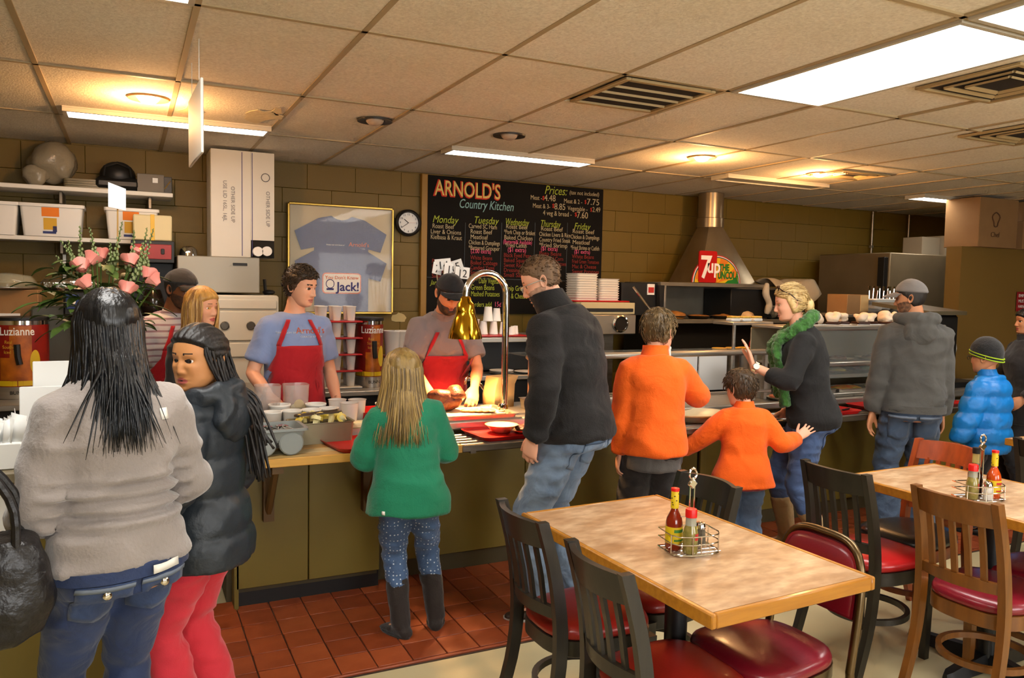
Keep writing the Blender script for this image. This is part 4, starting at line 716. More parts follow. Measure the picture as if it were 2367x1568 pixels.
t = thing('box', 'white carton with a dark emblem on the oven stack', 'box', (8.55, 6.1, 2.0)); b = MB(); b.box((0, 0, .14), (.3, .25, .28), bev=.004); b.build('carton', mat('carton_greyish', rgb(172, 160, 136), .7), t); b = MB(); b.ball((-.0, -.126, .13), (.045, .003, .05), 12, 8); b.build('emblem', mat('emblem_brown', rgb(70, 44, 24), .7), t)
t = thing('box', 'plain pale carton beside the emblem carton', 'box', (8.22, 6.15, 2.036)); b = MB(); b.box((0, 0, .11), (.3, .25, .22), bev=.004); b.build('carton', MATS['carton_greyish'], t)
for k_, (x0, x1, z0, z1, lb, tx) in enumerate(((7.42, 8.02, 2.08, 2.56, 'brown cardboard box with a bird drawing on the partition wall', 'Chef'), (8.12, 9.1, 2.08, 2.36, 'brown cardboard box with printed lettering on the partition wall', 'SUPER'), (8.16, 9.0, 2.362, 2.56, 'flat cardboard box lying on the lettered box', ''))):
    t = thing('cardboard_box', lb, 'box', ((x0+x1)/2, 5.12, z0), 0, 'cardboard boxes on the partition'); b = MB(); b.box((0, 0, (z1-z0)/2), (x1-x0, .36, z1-z0), bev=.004); b.build('carton', CARD, t)
    if tx: text(tx, .07, (-.05, -.183, .10), (R(90), 0, 0), mat('print_brown', rgb(84, 54, 30), .8), t, align='CENTER'); b = MB(); b.tube([(-.05+.05*math.cos(a)*(1+.3*math.sin(3*a)), -.183, .27+.07*math.sin(a)) for a in np.arange(20)*2*PI/20], .006, 5, closed=True); b.build('drawing', MATS['print_brown'], t) if k_ == 0 else None
    bx('tape', -.04, .04, -.182, .18, 0, z1-z0+.001, mat('tape_brown', rgb(166, 124, 74), .4), t, .001) if k_ == 1 else None
t = thing('wall_sign', 'small red sign with white lettering at the right edge', 'sign', (8.32, 5.01, 1.55)); bx('plate', -.13, .13, -.008, 0, -.10, .10, mat('sign_red', rgb(150, 24, 30), .5), t, .002)
for k_, s_ in enumerate(('EMPLOYEES', 'MUST WASH', 'HANDS')): text(s_, .045, (-.11, -.009, .045-.055*k_), (R(90), 0, 0), PAPER, t)
# ================================================================== ON THE SERVING LINE
# heat lamp
t = thing('heat_lamp', 'chrome gooseneck heat lamp with a brass bell shade', 'heat lamp', (1.957, 4.10, .856)); BR = mat('brass', rgb(206, 160, 40), .12, 1.); revolve([(.001, 0), (.05, 0), (.045, .012), (.024, .02), (.022, .06), (.001, .06)], 'base', BR, t)
P = [(0, 0, .0), (0, 0, .3), (0, 0, .62), (0, 0, .69)]+[(-.126+.126*math.cos(a), 0, .695+.124*math.sin(a)) for a in np.linspace(0, PI, 15)]+[(-.252, 0, .67)]; b = MB(); b.tube(P, .0195, 16); b.build('gooseneck', CHROME, t, ang=80)
b = MB(); b.lathe([(.012, .69), (.030, .68), (.034, .66), (.048, .645), (.056, .60), (.060, .575), (.066, .565), (.078, .52), (.086, .50), (.092, .475), (.096, .455), (.097, .448), (.093, .45), (.085, .49), (.06, .565), (.045, .64), (.02, .675)], (-.252, 0, 0), 36, cap=False); b.build('bell_shade', BR, t, ang=80)
b = MB(); b.ball((-.252, 0, .50), (.045, .045, .05), 16, 10); b.build('bulb', mat('heat_bulb', (1, .5, .2), .4, emit=((1, .45, .12), 40)), t)
l = bpy.data.lights.new('heat_glow', 'SPOT'); l.energy = 75; l.color = (1, .55, .22); l.spot_size = R(125); l.spot_blend = .5; l.shadow_soft_size = .04; lo = link('heat_glow', l, t, (-.252, 0, .445)); lo['kind'] = 'helper'
# carving station
t = thing('carving_tray', 'steel carving tray on the counter under the heat lamp', 'tray', (1.66, 4.10, .856)); b = MB(); b.loft([np.c_[np.array(rrect(.60*q, .34*q, .02)), np.full(20, z)] for q, z in ((.96, 0), (1, .03), (1.04, .032), (1.04, .036), (.985, .034), (.95, .01))]); b.build('tray', STEEL, t)
t = thing('cutting_board', 'pale cutting board in the steel carving tray', 'cutting board', (1.66, 4.10, .872)); b = MB(); b.box((0, 0, .009), (.50, .26, .018), bev=.004); b.build('board', mat('board_pale', rgb(214, 190, 150), .5), t)
ROA = mat('roast_crust', rgb(64, 30, 16), .5, bump=(30, 1.), var=(14, rgb(120, 56, 22), .7)); t = thing('roast_meat', 'dark roast being carved on the pale board', 'meat', (1.60, 4.14, .891)); blob('roast', (0, 0, .06), (.115, .085, .07), ROA, t, .03, 16); blob('crust_end', (.05, .0, .09), (.06, .06, .05), ROA, t, .03, 22, seed=7)
for k_ in range(5): t = thing('meat_slice', 'carved meat slice, %s from the roast' % ('nearest', 'second', 'third', 'fourth', 'farthest')[k_], 'meat', (1.72+.028*k_, 4.06-.012*k_, .891), .4*k_, 'carved slices'); blob('slice', (0, 0, .010), (.05, .028, .010), mat('meat_slice', rgb(190, 120, 70), .5, var=(18, rgb(232, 190, 140), .8)), t, .010, 26, seed=k_)
t = thing('steel_ball_knob', 'chrome salt shaker ball on the carving tray', 'shaker', (1.905, 4.02, .893)); revolve([(.001, 0), (.02, 0), (.026, .02), (.02, .04), (.001, .046)], 'knob', CHROME, t)
t = thing('faucet', 'chrome faucet behind the carving station', 'faucet', (1.98, 4.52, .856)); b = MB(); b.tube(smoothpath([(.05, 0, 0), (.03, 0, .10), (-.06, 0, .17), (-.09, 0, .165), (-.095, 0, .13)], 14), .012, 10); b.build('spout', CHROME, t)
t = thing('paper_bag', 'open brown paper bag beside the heat lamp post', 'bag', (2.06, 4.40, .856), .3); b = MB(); b.loft([np.c_[np.array(rrect(.17*q, .11*q, .01))+np.array([o_, 0]), np.full(20, z)] for q, z, o_ in ((1, 0, 0), (1.03, .08, 0), (.98, .14, .01), (1.05, .19, .03))], cap=False); o = b.build('bag', mat('kraft_paper', rgb(206, 168, 112), .8, bump=(14, .5)), t); md = o.modifiers.new('t', 'SOLIDIFY'); md.thickness = .002
# trays with plates on the slide
def tray(x, y, z, rz, lb, grp='red trays on the slide'):
    t = thing('serving_tray', lb, 'tray', (x, y, z), rz, grp); b = MB(); b.loft([np.c_[np.array(rrect(.43*q, .31*q, .05)), np.full(20, zz)] for q, zz in ((.93, 0), (1, .020), (1.012, .021), (1.0, .017), (.92, .006))]); b.build('tray', REDP, t); return t
tray(1.82, 3.77, .8095, R(4), 'red tray with a bowl and a plate in front of the man in black'); tray(2.44, 3.77, .8095, 0, 'red tray between the man in black and the taller boy'); tray(4.15, 3.77, .8095, 0, 'red tray with napkins behind the woman in the scarf'); tray(4.72, 3.76, .8095, 0, 'red tray in front of the man in the hoodie'); tray(5.25, 3.76, .8095, 0, 'red tray beside the boy in blue'); tray(1.07, 3.76, .809, R(8), 'red tray at the elbow of the girl in green')
IV = mat('china_ivory', rgb(222, 206, 168), .3); CHN = mat('china_rim_brown', rgb(150, 106, 54), .4)
t = thing('soup_bowl', 'ivory soup bowl on the red tray by the man in black', 'bowl', (1.80, 3.80, .818)); revolve([(.001, 0), (.045, 0), (.085, .04), (.09, .042), (.08, .038), (.04, .012), (.001, .012)], 'bowl', IV, t, n=30)
def plate_food(x, y, z, lb, m_, r_=.105, seed=0): t = thing('plate', lb, 'plate', (x, y, z), 0, 'served plates'); revolve([(.001, .003), (r_*.65, .003), (r_, .018), (r_*1.03, .020), (r_*.65, .008), (.001, .008)], 'plate', IV, t, n=30); blob('food', (0, 0, .02), (r_*.6, r_*.6, .02), m_, t, .014, 30, seed=seed); return t
plate_food(1.93, 3.76, .818, 'plate of chopped meat on the red tray by the man in black', ROA)
t = thing('platter', 'large ivory oval platter on the tray slide by the small boy', 'platter', (3.10, 3.78, .8095)); b = MB(); b.lathe([(.001, .004), (.7, .004), (1., .045), (1.03, .047), (1.0, .052), (.7, .012), (.001, .012)], (0, 0, 0), 36, sx=.21, sy=.16); b.build('platter', IV, t); b = MB(); b.lathe([(.99, .04), (1.04, .044), (1.04, .050), (.99, .052)], (0, 0, 0), 36, sx=.211, sy=.161, cap=False); b.build('rim', CHN, t)
for k_, (x, y) in enumerate(((4.10, 3.76), (4.23, 3.80), (4.70, 3.75), (5.22, 3.77))): t = thing('napkin', ['crumpled napkin at the left of the red tray behind the scarf', 'folded napkin with dark knife on the red tray', 'white napkin in front of the man in the hoodie', 'white paper slip near the boy in blue'][k_], 'napkin', (x, y, .817), .5*k_); P = np.zeros((6, 6, 3)); b = MB(); b.grid([[((i-2.5)*.02, (j-2.5)*.018, .006+.006*math.sin(i*2+j+k_)) for i in range(6)] for j in range(6)]); o = b.build('paper', PAPER, t); md = o.modifiers.new('t', 'SOLIDIFY'); md.thickness = .002
t = thing('knife', 'black-handled knife on a red tray', 'knife', (4.33, 3.73, .822), .2); b = MB(); b.tube([(-.05, 0, 0), (.05, 0, .002)], .006, 8); b.build('handle', BLACKP, t); b = MB(); b.box((-.10, 0, 0), (.10, .012, .002)); b.build('blade', CHROME, t)
# plank end: utensil bin, lemons, cups, pitchers
GRB = mat('bin_blue_grey', rgb(128, 132, 128), .4)
t = thing('utensil_bin', 'grey two-compartment utensil bin full of spoons on the plank counter', 'bin', (.60, 3.745, .808), R(2)); t.scale = (.9, .9, .84); b = MB(); b.loft([np.c_[np.array(rrect(.29*q, .24*q2, .03)), np.full(20, z)] for q, q2, z in ((.88, .9, .085), (.97, .97, .13), (1.08, 1.06, .134), (1.08, 1.06, .148), (.95, .94, .148), (.9, .88, .12), (.84, .82, .07), (.6, .6, .06))]); b.build('tray', GRB, t)
for sx_ in (-.068, .068):
    b = MB(); A = np.arange(20)*2*PI/20; b.loft([np.stack([sx_+.062*q*np.cos(A), np.full(20, y), .066+.066*q*np.sin(A)], 1) for y, q in ((-.118, .9), (-.112, 1.), (.10, 1.), (.106, .9))]); b.build('compartment', GRB, t)
for k_ in range(7):
    t2 = thing('spoon', 'steel spoon in the two-compartment bin, %s from the left' % ('first', 'second', 'third', 'fourth', 'fifth', 'sixth', 'seventh')[k_], 'spoon', (.535+.022*k_, 3.735+.01*(k_ % 3), .915), R(80+8*(k_ % 4)), 'spoons in the bin'); b = MB(); b.tube([(-.08, 0, .012), (.02, 0, .006), (.045, 0, .004)], [.003, .0035, .004], 6); b.ball((.06, 0, .006), (.026, .016, .005), 12, 6); b.build('spoon', CHROME, t2)
t = thing('lemon_pan', 'grey steel pan heaped with lemon wedges', 'pan', (.86, 3.94, .808), R(2)); b = MB(); b.loft([np.c_[np.array(rrect(.30*q, .17*q, .02)), np.full(20, z)] for q, z in ((.95, 0), (1, .10), (1.04, .102), (1.04, .106), (.97, .104), (.92, .06))]); b.build('pan', mat('pan_grey', rgb(140, 130, 104), .45, .5), t)
LEM = mat('lemon_yellow', rgb(222, 190, 40), .45, var=(20, rgb(236, 222, 150), .7), bump=(60, .2)); LEMG = mat('lemon_pale', rgb(232, 220, 160), .5)
rl = random.Random(2)
for k_ in range(22): o = MB(); o.prism([(.028*math.cos(a), .028*math.sin(a)) for a in np.linspace(0, PI, 8)], -.009, .009); ob = o.build('lemon_wedge', [LEM, LEMG][k_ % 2]); ob.location = (.86+rl.uniform(-.125, .125), 3.94+rl.uniform(-.06, .06), .915+rl.uniform(0, .016)); ob.rotation_euler = (rl.uniform(0, 3), rl.uniform(0, 3), rl.uniform(0, 6)); tag(ob, 'cut lemon wedge heaped in the grey steel pan', 'lemon', 'lemon wedges in the pan')
t = thing('tongs', 'steel serving tongs lying across the lemon wedges', 'tongs', (.86, 3.93, .942), R(8)); b = MB()
for s_ in (-1, 1):
    b.add([(-.12, -.006+.02*s_, .004), (.10, .02*s_*1.4-.008, .012), (.10, .02*s_*1.4+.008, .016), (-.12, .006+.02*s_, .008), (-.12, -.006+.02*s_, .000), (.10, .02*s_*1.4-.008, .008), (.10, .02*s_*1.4+.008, .012), (-.12, .006+.02*s_, .004)], [(0, 1, 2, 3), (4, 7, 6, 5), (0, 4, 5, 1), (1, 5, 6, 2), (2, 6, 7, 3), (3, 7, 4, 0)])
b.tube([(-.12, -.02, .004), (-.132, 0, .004), (-.12, .02, .004)], .006, 6); b.build('arms', DSTEEL, t)
t = thing('plastic_tub', 'white plastic tub of pale wrapped packets on the plank counter', 'tub', (1.14, 3.99, .808)); b = MB(); b.loft([np.c_[np.array(rrect(.28*q, .12*q, .02)), np.full(20, z)] for q, z in ((.94, 0), (1, .05), (1.03, .052), (.97, .052), (.9, .02))]); b.build('tub', WHITEP, t); b = MB(); b.box((0, 0, .062), (.26, .10, .03), bev=.008); b.build('packets', mat('packet_cream', rgb(232, 216, 170), .7, bump=(20, .6)), t)
t = thing('red_bin', 'translucent red plastic bin behind the foam cups', 'bin', (1.12, 4.22, .808)); b = MB(); b.loft([np.c_[np.array(rrect(.34*q, .22*q, .02)), np.full(20, z)] for q, z in ((.95, 0), (1, .10), (1.03, .102), (.97, .10), (.92, .02))]); b.build('bin', REDP, t)
for k_, (x, y, s_) in enumerate(((.645, 4.07, 1.15), (.745, 4.08, 1.15), (.845, 4.08, 1.15), (.94, 4.10, 1.15), (.70, 4.18, 1.3), (.89, 4.19, 1.25))): cup((x, y, .808), ['foam cup at the left of the front row behind the lemons', 'second foam cup in the front row behind the lemons', 'third foam cup in the front row behind the lemons', 'foam cup at the right of the front row behind the lemons', 'taller foam cup behind the front row at the left', 'taller foam cup behind the front row at the right'][k_], 'foam cups on the plank counter', s_)
PLC = mat('clear_plastic_cup', rgb(222, 214, 206), .2, alpha=.75); b = MB(); b.lathe([(.001, 0), (.031, 0), (.047, .17), (.050, .172), (.045, .172), (.030, .004), (.001, .004)], n=20, cap=False); PC = b.mesh('cup', PLC, True, 50)
for x, y, lb in ((1.03, 4.03, 'tall clear plastic cup in front at the right of the foam cups'), (1.0, 4.17, 'tall clear plastic cup behind the front one'), (1.10, 4.14, 'tall clear plastic cup near the red bin')): tag(link('plastic_cup', PC, None, (x, y, .808)), lb, 'cup', 'tall clear plastic cups')
cup((1.235, 4.06, .808), 'foam cup beside the hair of the girl in green', 'foam cups on the plank counter', 1.3)
PG = mat('pitcher_clear', rgb(200, 184, 176), .08, alpha=.30, spec=.9)
def pitcher(x, y, lb, fill, lem):
    t = thing('pitcher', lb, 'pitcher', (x, y, .808), 0, 'clear plastic pitchers'); L = [np.c_[np.array(rrect(.125*q, .115*q, .03)), np.full(20, z)] for q, z in ((.85, 0), (.95, .1), (1.04, .235), (1.06, .25), (1.02, .25), (.92, .1), (.8, .006))]; b = MB(); b.loft(L); b.build('jug', PG, t); b = MB(); b.loft([np.c_[np.array(rrect(.112*q, .10*q, .03)), np.full(20, z)] for q, z in ((.86, .01), (.95, fill))]); b.build('drink', mat('drink_%d' % int(lem), rgb(206, 176, 70) if lem else rgb(176, 156, 130), .1, alpha=.35), t)
    b = MB(); b.tube(smoothpath([(0, .06, .22), (0, .11, .20), (0, .115, .10), (0, .055, .05)], 10), .010, 8); b.build('handle', PG, t)
    for k_ in range(5 if lem else 0): b = MB(); b.lathe([(.001, 0), (.026, 0), (.027, .006), (.001, .007)], n=16); o = b.build('lemon_slice', [LEM, LEMG][k_ % 2], t); o.location = (-.03+.02*k_, -.035, .10+.022*(k_ % 3)); o.rotation_euler = (R(80), .3*k_, 0)
    for k_ in range(6 if not lem else 0): b = MB(); b.box((-.035+.014*k_, -.02, .13), (.022, .022, .022), rot=(k_, k_*.7, .3), bev=.004); b.build('ice_cube', PG, t)
pitcher(.655, 4.27, 'clear pitcher of iced water behind the foam cups', .16, False); pitcher(.80, 4.27, 'clear pitcher of lemon slices behind the foam cups', .13, True)
t = thing('glass_jar', 'tall clear glass jar at the end of the plank counter', 'jar', (.49, 4.20, .808)); revolve([(.001, 0), (.055, 0), (.058, .01), (.058, .20), (.045, .235), (.045, .25), (.04, .25), (.04, .23), (.052, .2), (.052, .01)], 'jar', PG, t); revolve([(.001, .012), (.05, .012), (.05, .15), (.001, .15)], 'sugar', mat('sugar', rgb(214, 208, 196), .8, alpha=.8), t); bx('label', -.03, .03, -.062, -.058, .03, .10, PAPER, t, .001)
# steam table sneeze guard
t = thing('sneeze_guard', 'steel-framed sneeze guard over the steam table', 'sneeze guard', (0, 0, 0)); bx('top_rail', 2.1, 3.95, 4.05, 4.13, 1.17, 1.205, STEEL, t, .012); bx('top_glass', 2.12, 3.93, 4.13, 4.40, 1.185, 1.193, mat('guard_glass', rgb(210, 214, 206), .03, alpha=.09, spec=.6), t, .002); bx('mid_rail', 2.1, 3.95, 4.03, 4.05, .915, .935, STEEL, t)
for x in (2.12, 3.83, 3.93): b = MB(); b.box((x, 4.085, 1.02), (.024, .03, .32)); b.build('post', STEEL, t)
FOODS = [mat('food_greens', rgb(60, 70, 30), .5, var=(25, rgb(96, 100, 40), .8), bump=(30, 1.)), mat('food_corn', rgb(190, 150, 50), .5, var=(25, rgb(220, 190, 100), .8), bump=(30, 1.)), mat('food_beans', rgb(120, 70, 40), .5, var=(25, rgb(160, 110, 70), .8), bump=(30, 1.)), mat('food_salad', rgb(150, 160, 90), .5, var=(18, rgb(206, 196, 150), .8), bump=(30, 1.)), mat('food_tomato', rgb(150, 50, 30), .5, var=(18, rgb(90, 120, 50), .8), bump=(30, 1.))]
def foodpan(x, y, z, lb, fm, w_=.28, d_=.2, h_=.06): t = thing('food_pan', lb, 'pan', (x, y, z), 0, 'food pans on the serving line'); b = MB(); b.loft([np.c_[np.array(rrect(w_*q, d_*q, .02)), np.full(20, zz)] for q, zz in ((.94, 0), (1, h_), (1.05, h_+.002), (.97, h_), (.92, .01))]); b.build('pan', STEEL, t); blob('food', (0, 0, h_-.015), (w_*.44, d_*.42, .028), fm, t, .012, 26, seed=x*3)
for k_, (x, nm) in enumerate(((2.30, 'beans'), (2.62, 'greens'), (2.95, 'corn'))): foodpan(x, 4.22, .857, 'steel pan of %s behind the sneeze guard' % nm, FOODS[[2, 0, 1][k_]])
PLT = mat('plate_tan', rgb(196, 178, 138), .4)
b = MB(); b.lathe([(.001, 0), (.09, 0), (.145, .014), (.148, .018), (.09, .007), (.001, .007)], n=32); PM = b.mesh('plate', PLT, True, 60)
for k_ in range(14): tag(link('plate', PM, None, (3.42+.004*math.sin(k_*2), 4.52, .857+.0165*k_)), 'tan dinner plate %s in the tall stack' % ORD[k_], 'plate', 'stacked dinner plates')
for x, h_, lb in ((3.12, .20, 'tall steel canister at the left behind the sneeze guard'), (3.25, .17, 'steel canister in front of the plate stack')):
    t = thing('canister', lb, 'canister', (x, 4.24, .857)); revolve([(.001, 0), (.052, 0), (.055, .01), (.055, h_), (.058, h_+.004), (.05, h_+.004), (.048, .01)], 'pot', CHROME, t)
t = thing('portion_cup', 'small foam cup of yellow relish by the canister', 'cup', (3.37, 4.22, .857)); revolve([(.001, 0), (.028, 0), (.036, .06), (.03, .06), (.001, .055)], 'cup', FOAM, t); blob('relish', (0, 0, .06), (.03, .03, .02), FOODS[1], t, .008, 40)
for k_, (x0, x1) in enumerate(((3.56, 3.78), (3.80, 4.06))): t = thing('menu_card', 'white card standing %s behind the sneeze guard' % ('left of the post', 'right of the post')[k_], 'card', ((x0+x1)/2, 4.62, .857), 0, 'white cards behind the guard'); b = MB(); b.box((0, 0, .15), (x1-x0, .012, .30)); b.build('card', PAPER, t)
t = thing('soup_pot', 'steel soup pot with ladle at the end of the sneeze guard', 'pot', (4.02, 4.22, .857)); revolve([(.001, 0), (.07, 0), (.075, .02), (.075, .16), (.085, .17), (.07, .17), (.065, .02)], 'pot', STEEL, t); b = MB(); b.tube([(.02, 0, .10), (-.06, -.02, .26)], .005, 6); b.build('ladle', CHROME, t)
plate_food(4.02, 4.06, .857, 'paper boat of pink salad beside the soup pot', mat('food_pink', rgb(196, 120, 90), .6, bump=(30, 1.)), .07, 3)
# half-hidden server: a bottle shape stands in for the red sleeve; cans beside
for x, lb, m_ in ((3.98, 'cream-labelled can behind the raised hand', mat('can_cream', rgb(196, 184, 140), .4)), (4.12, 'steel can with yellow rim behind the raised hand', STEEL), (4.24, 'white container beside the red sleeve stand-in', WHITEP)):
    t = thing('food_can', lb, 'can', (x+.25, 4.9, .94)); revolve([(.001, 0), (.055, 0), (.055, .20), (.058, .204), (.05, .204), (.001, .19)], 'can', m_, t); revolve([(.056, .195), (.060, .197), (.060, .206), (.056, .208)], 'rim', YEL, t)
t = thing('sleeve_standin', 'red bottle-shaped stand-in for the server sleeve behind the green scarf', 'bottle', (4.56, 4.86, .94)); revolve([(.001, 0), (.045, 0), (.045, .24), (.03, .29), (.010, .31), (.006, .36), (.001, .36)], 'bottle', REDP, t)
t = thing('prep_table', 'steel prep table behind the dessert case', 'table', (0, 0, 0)); bx('top', 3.9, 6.9, 4.75, 5.15, .90, .94, STEEL, t); bx('body', 3.92, 6.88, 4.78, 5.13, .02, .90, BLACKP, t)
t = thing('sandwich_rack', 'small steel rack with sandwiches beside the blonde woman', 'rack', (0, 0, 0)); bx('shelf', 4.05, 4.45, 4.55, 4.78, 1.345, 1.37, STEEL, t); [bx('leg', x, x+.02, 4.55, 4.57, .94, 1.345, STEEL, t, .002) for x in (4.06, 4.42)]
for k_ in range(3): t = thing('sandwich', 'toasted sandwich on the small rack, %s' % ('leftmost', 'middle one', 'rightmost')[k_], 'sandwich', (4.13+.11*k_, 4.64, 1.371), 0, 'sandwiches on the rack'); b = MB(); b.box((0, 0, .012), (.09, .07, .024), bev=.006); b.build('bread', PAPER, t); b = MB(); b.box((0, 0, .032), (.085, .065, .016), bev=.006); b.build('filling', FOODS[1], t)
# dessert case
t = thing('dessert_case', 'glass dessert case with steel rails on the counter', 'display case', (0, 0, 0)); X0, X1 = 4.20, 5.72
for z, nm in ((1.335, 'top_rail'), (1.075, 'shelf_rail')): bx(nm, X0, X1, 4.02, 4.06, z, z+.035, STEEL, t, .008)
bx('top_shelf', X0, X1, 4.06, 4.52, 1.335, 1.355, STEEL, t); bx('middle_shelf', X0, X1, 4.16, 4.50, 1.075, 1.088, STEEL, t); bx('lower_shelf', X0, X1, 4.26, 4.52, .955, .985, STEEL, t); bx('base_rail', X0, X1, 4.01, 4.05, .857, .885, STEEL, t); bx('back_sheet', X0, X1, 4.52, 4.53, .86, 1.33, mat('case_back', rgb(140, 124, 96), .35, .4), t)
for x in (X0, X1): bx('post', x-.012, x+.012, 4.02, 4.06, .857, 1.34, STEEL, t)
bx('front_glass', X0+.01, X1-.01, 4.03, 4.036, .99, 1.335, mat('guard_glass', (1, 1, 1)), t, .001)
MERW = mat('meringue_white', rgb(242, 222, 196), .6, bump=(18, .6), var=(10, rgb(206, 160, 110), .5))
for k_ in range(9):
    t = thing('meringue_pie', 'tall meringue pie slice on top of the dessert case, number %s from the left' % ('one', 'two', 'three', 'four', 'five', 'six', 'seven', 'eight', 'nine')[k_], 'pie slice', (4.46+.145*k_, 4.25+.05*(k_ % 2), 1.356), .3*k_, 'meringue slices on the case'); b = MB(); b.box((0, 0, .006), (.13, .12, .008)); b.build('wrap', PAPER, t); b = MB(); b.box((0, 0, .020), (.115, .10, .022), bev=.006); b.build('chocolate_layer', mat('pie_chocolate', rgb(58, 28, 16), .4), t); blob('meringue', (0, 0, .055), (.062, .05, .046), MERW, t, .030, 24, seed=k_*3)
for k_, (x, m_, lb) in enumerate(((4.5, FOODS[1], 'plate of cornbread on the middle shelf of the case'), (4.85, mat('food_brown', rgb(80, 44, 24), .5, bump=(30, 1.)), 'plate of brownies on the middle shelf of the case'), (5.2, MATS['food_brown'], 'second plate of brownies on the middle shelf of the case'), (5.5, FOODS[3], 'plate of pale pudding on the middle shelf of the case'))): plate_food(x, 4.28, 1.089, lb, m_, .11, k_)
for k_, (x, m_, lb) in enumerate(((4.55, mat('food_cheese', rgb(222, 196, 90), .5, bump=(24, .8)), 'plate of yellow cheese on the lower shelf of the case'), (4.95, MATS['food_cheese'], 'second plate of yellow cheese on the lower shelf of the case'), (5.32, mat('lettuce', rgb(170, 196, 130), .5, bump=(16, 1.), var=(12, rgb(120, 160, 80), .7)), 'wedge of pale lettuce on the lower shelf of the case'))): plate_food(x, 4.38, .986, lb, m_, .12, k_+5)
for k_ in range(4): foodpan(4.42+.36*k_, 4.14, .857, 'steel pan of %s at the bottom of the dessert case' % ('mixed salad', 'tomato salad', 'potato salad', 'green salad')[k_], [FOODS[3], FOODS[4], FOODS[3], FOODS[0]][k_], .33, .2, .05)
# behind the case: utensil tray, carton
utensil_bin(6.2, 5.0, 1.42, .95, 'white cutlery tray full of forks behind the meringue slices', WHITEP); t = thing('shelf_stand', 'steel stand behind the dessert case', 'stand', (0, 0, 0)); bx('shelf', 5.55, 6.6, 4.84, 5.14, 1.395, 1.42, STEEL, t); [bx('leg', x, x+.03, 4.86, 4.89, .94, 1.395, STEEL, t, .002) for x in (5.58, 6.55)]
for k_ in range(9): t = thing('fork', 'steel fork in the white cutlery tray, %s from the left' % ('first', 'second', 'third', 'fourth', 'fifth', 'sixth', 'seventh', 'eighth', 'ninth')[k_], 'fork', (6.02+.045*k_, 5.0, 1.50), 0, 'forks in the tray'); b = MB(); b.tube([(0, 0, 0), (.01*(k_ % 3), 0, .13+.02*(k_ % 2))], .006, 6); b.box((.01*(k_ % 3), 0, .15), (.024, .004, .04)); b.build('fork', CHROME, t)
t = thing('box', 'brown carton with open flap left of the cutlery tray', 'box', (5.74, 4.99, 1.421)); b = MB(); b.box((0, 0, .085), (.26, .22, .17), bev=.003); b.build('carton', CARD, t); bx('flap', .03, .13, -.114, -.11, .02, .165, MATS['kraft_paper'], t, .001)
t = thing('cup_dispenser', 'black cup dispenser with a faceted clear dome at the end of the counter', 'dispenser', (0, 0, 0)); bx('body', 5.78, 6.20, 4.25, 4.75, .90, 1.44, BLACKP, t, .02); b = MB(); b.add([(5.76, 4.2, 1.44), (6.22, 4.2, 1.44), (6.22, 4.75, 1.50), (5.76, 4.75, 1.50), (5.76, 4.2, 1.47), (6.22, 4.2, 1.47), (6.22, 4.75, 1.53), (5.76, 4.75, 1.53)], [(0, 3, 2, 1), (4, 5, 6, 7), (0, 1, 5, 4), (1, 2, 6, 5), (2, 3, 7, 6), (3, 0, 4, 7)]); b.build('sloped_top', mat('dispenser_top', rgb(120, 108, 82), .4, .6), t, smooth=False)
b = MB(); rings = []
for q, x in ((.2, 6.30), (.7, 6.28), (1, 6.22), (1, 6.2)): rings.append([(x, 4.45+.18*q*math.cos(a), 1.16+.26*q*math.sin(a)) for a in np.arange(12)*2*PI/12])
b.loft(rings); b.build('clear_dome', mat('dome_plastic', rgb(206, 200, 190), .12, alpha=.75), t, smooth=False)
for k_ in range(3): b = MB(); b.box((5.80+.0*k_, 4.21, 1.32-.13*k_), (.10, .05, .08), bev=.01, rot=(0, .3, 0)); b.build('cup_stack', PAPER, t)
bx('foot', 5.74, 6.3, 4.1, 4.75, .857, .90, BLACKP, t)
for k_ in range(5): t = thing('leaflet', '%s leaflet standing by the cup dispenser, %s in the row' % (('white', 'pink', 'green', 'white', 'pink')[k_], ('first', 'second', 'third', 'fourth', 'last')[k_]), 'leaflet', (5.60+.035*k_, 4.15, .857), 0, 'leaflets by the dispenser'); b = MB(); b.box((0, 0, .06), (.010, .10, .12), rot=(0, .2, 0)); b.build('paper', [PAPER, mat('leaflet_pink', rgb(206, 150, 160), .7), mat('leaflet_green', rgb(120, 170, 130), .7)][k_ % 3], t)
# register end: cards, napkins, flowers
for k_, (x0, x1, z0, z1, y) in enumerate(((-.36, -.03, .952, 1.20, 3.34), (-.325, -.09, .952, 1.285, 3.42))): t = thing('menu_card', ('front white menu card on the register counter', 'rear white menu card on the register counter')[k_], 'card', ((x0+x1)/2, y, z0), 0, 'white menu cards'); b = MB(); b.box((0, 0, (z1-z0)/2), (x1-x0, .05, z1-z0), bev=.003, rot=(R(-6), 0, 0)); b.build('card', PAPER, t)
t = thing('napkin_box', 'white box of tissue napkins at the left edge', 'napkins', (-.46, 3.16, .951)); b = MB(); b.box((0, 0, .045), (.26, .14, .09), bev=.004); b.build('box', PAPER, t)
b = MB(); rl = random.Random(4)
for k_ in range(60): x, y = rl.uniform(-.12, .12), rl.uniform(-.06, .06); a = rl.uniform(0, 6.28); h_ = rl.uniform(.05, .10); d_ = .022; b.add([(x-d_*math.cos(a), y-d_*math.sin(a), .08), (x+d_*math.cos(a), y+d_*math.sin(a), .08), (x+d_*1.2*math.cos(a)+.01, y+d_*math.sin(a), .08+h_), (x-d_*.4*math.cos(a), y-d_*math.sin(a)*.4+.01, .08+h_*1.1)], [(0, 1, 2, 3)])
o = b.build('tissue_tufts', PAPER, t); o['kind'] = 'stuff'; md = o.modifiers.new('t', 'SOLIDIFY'); md.thickness = .0015
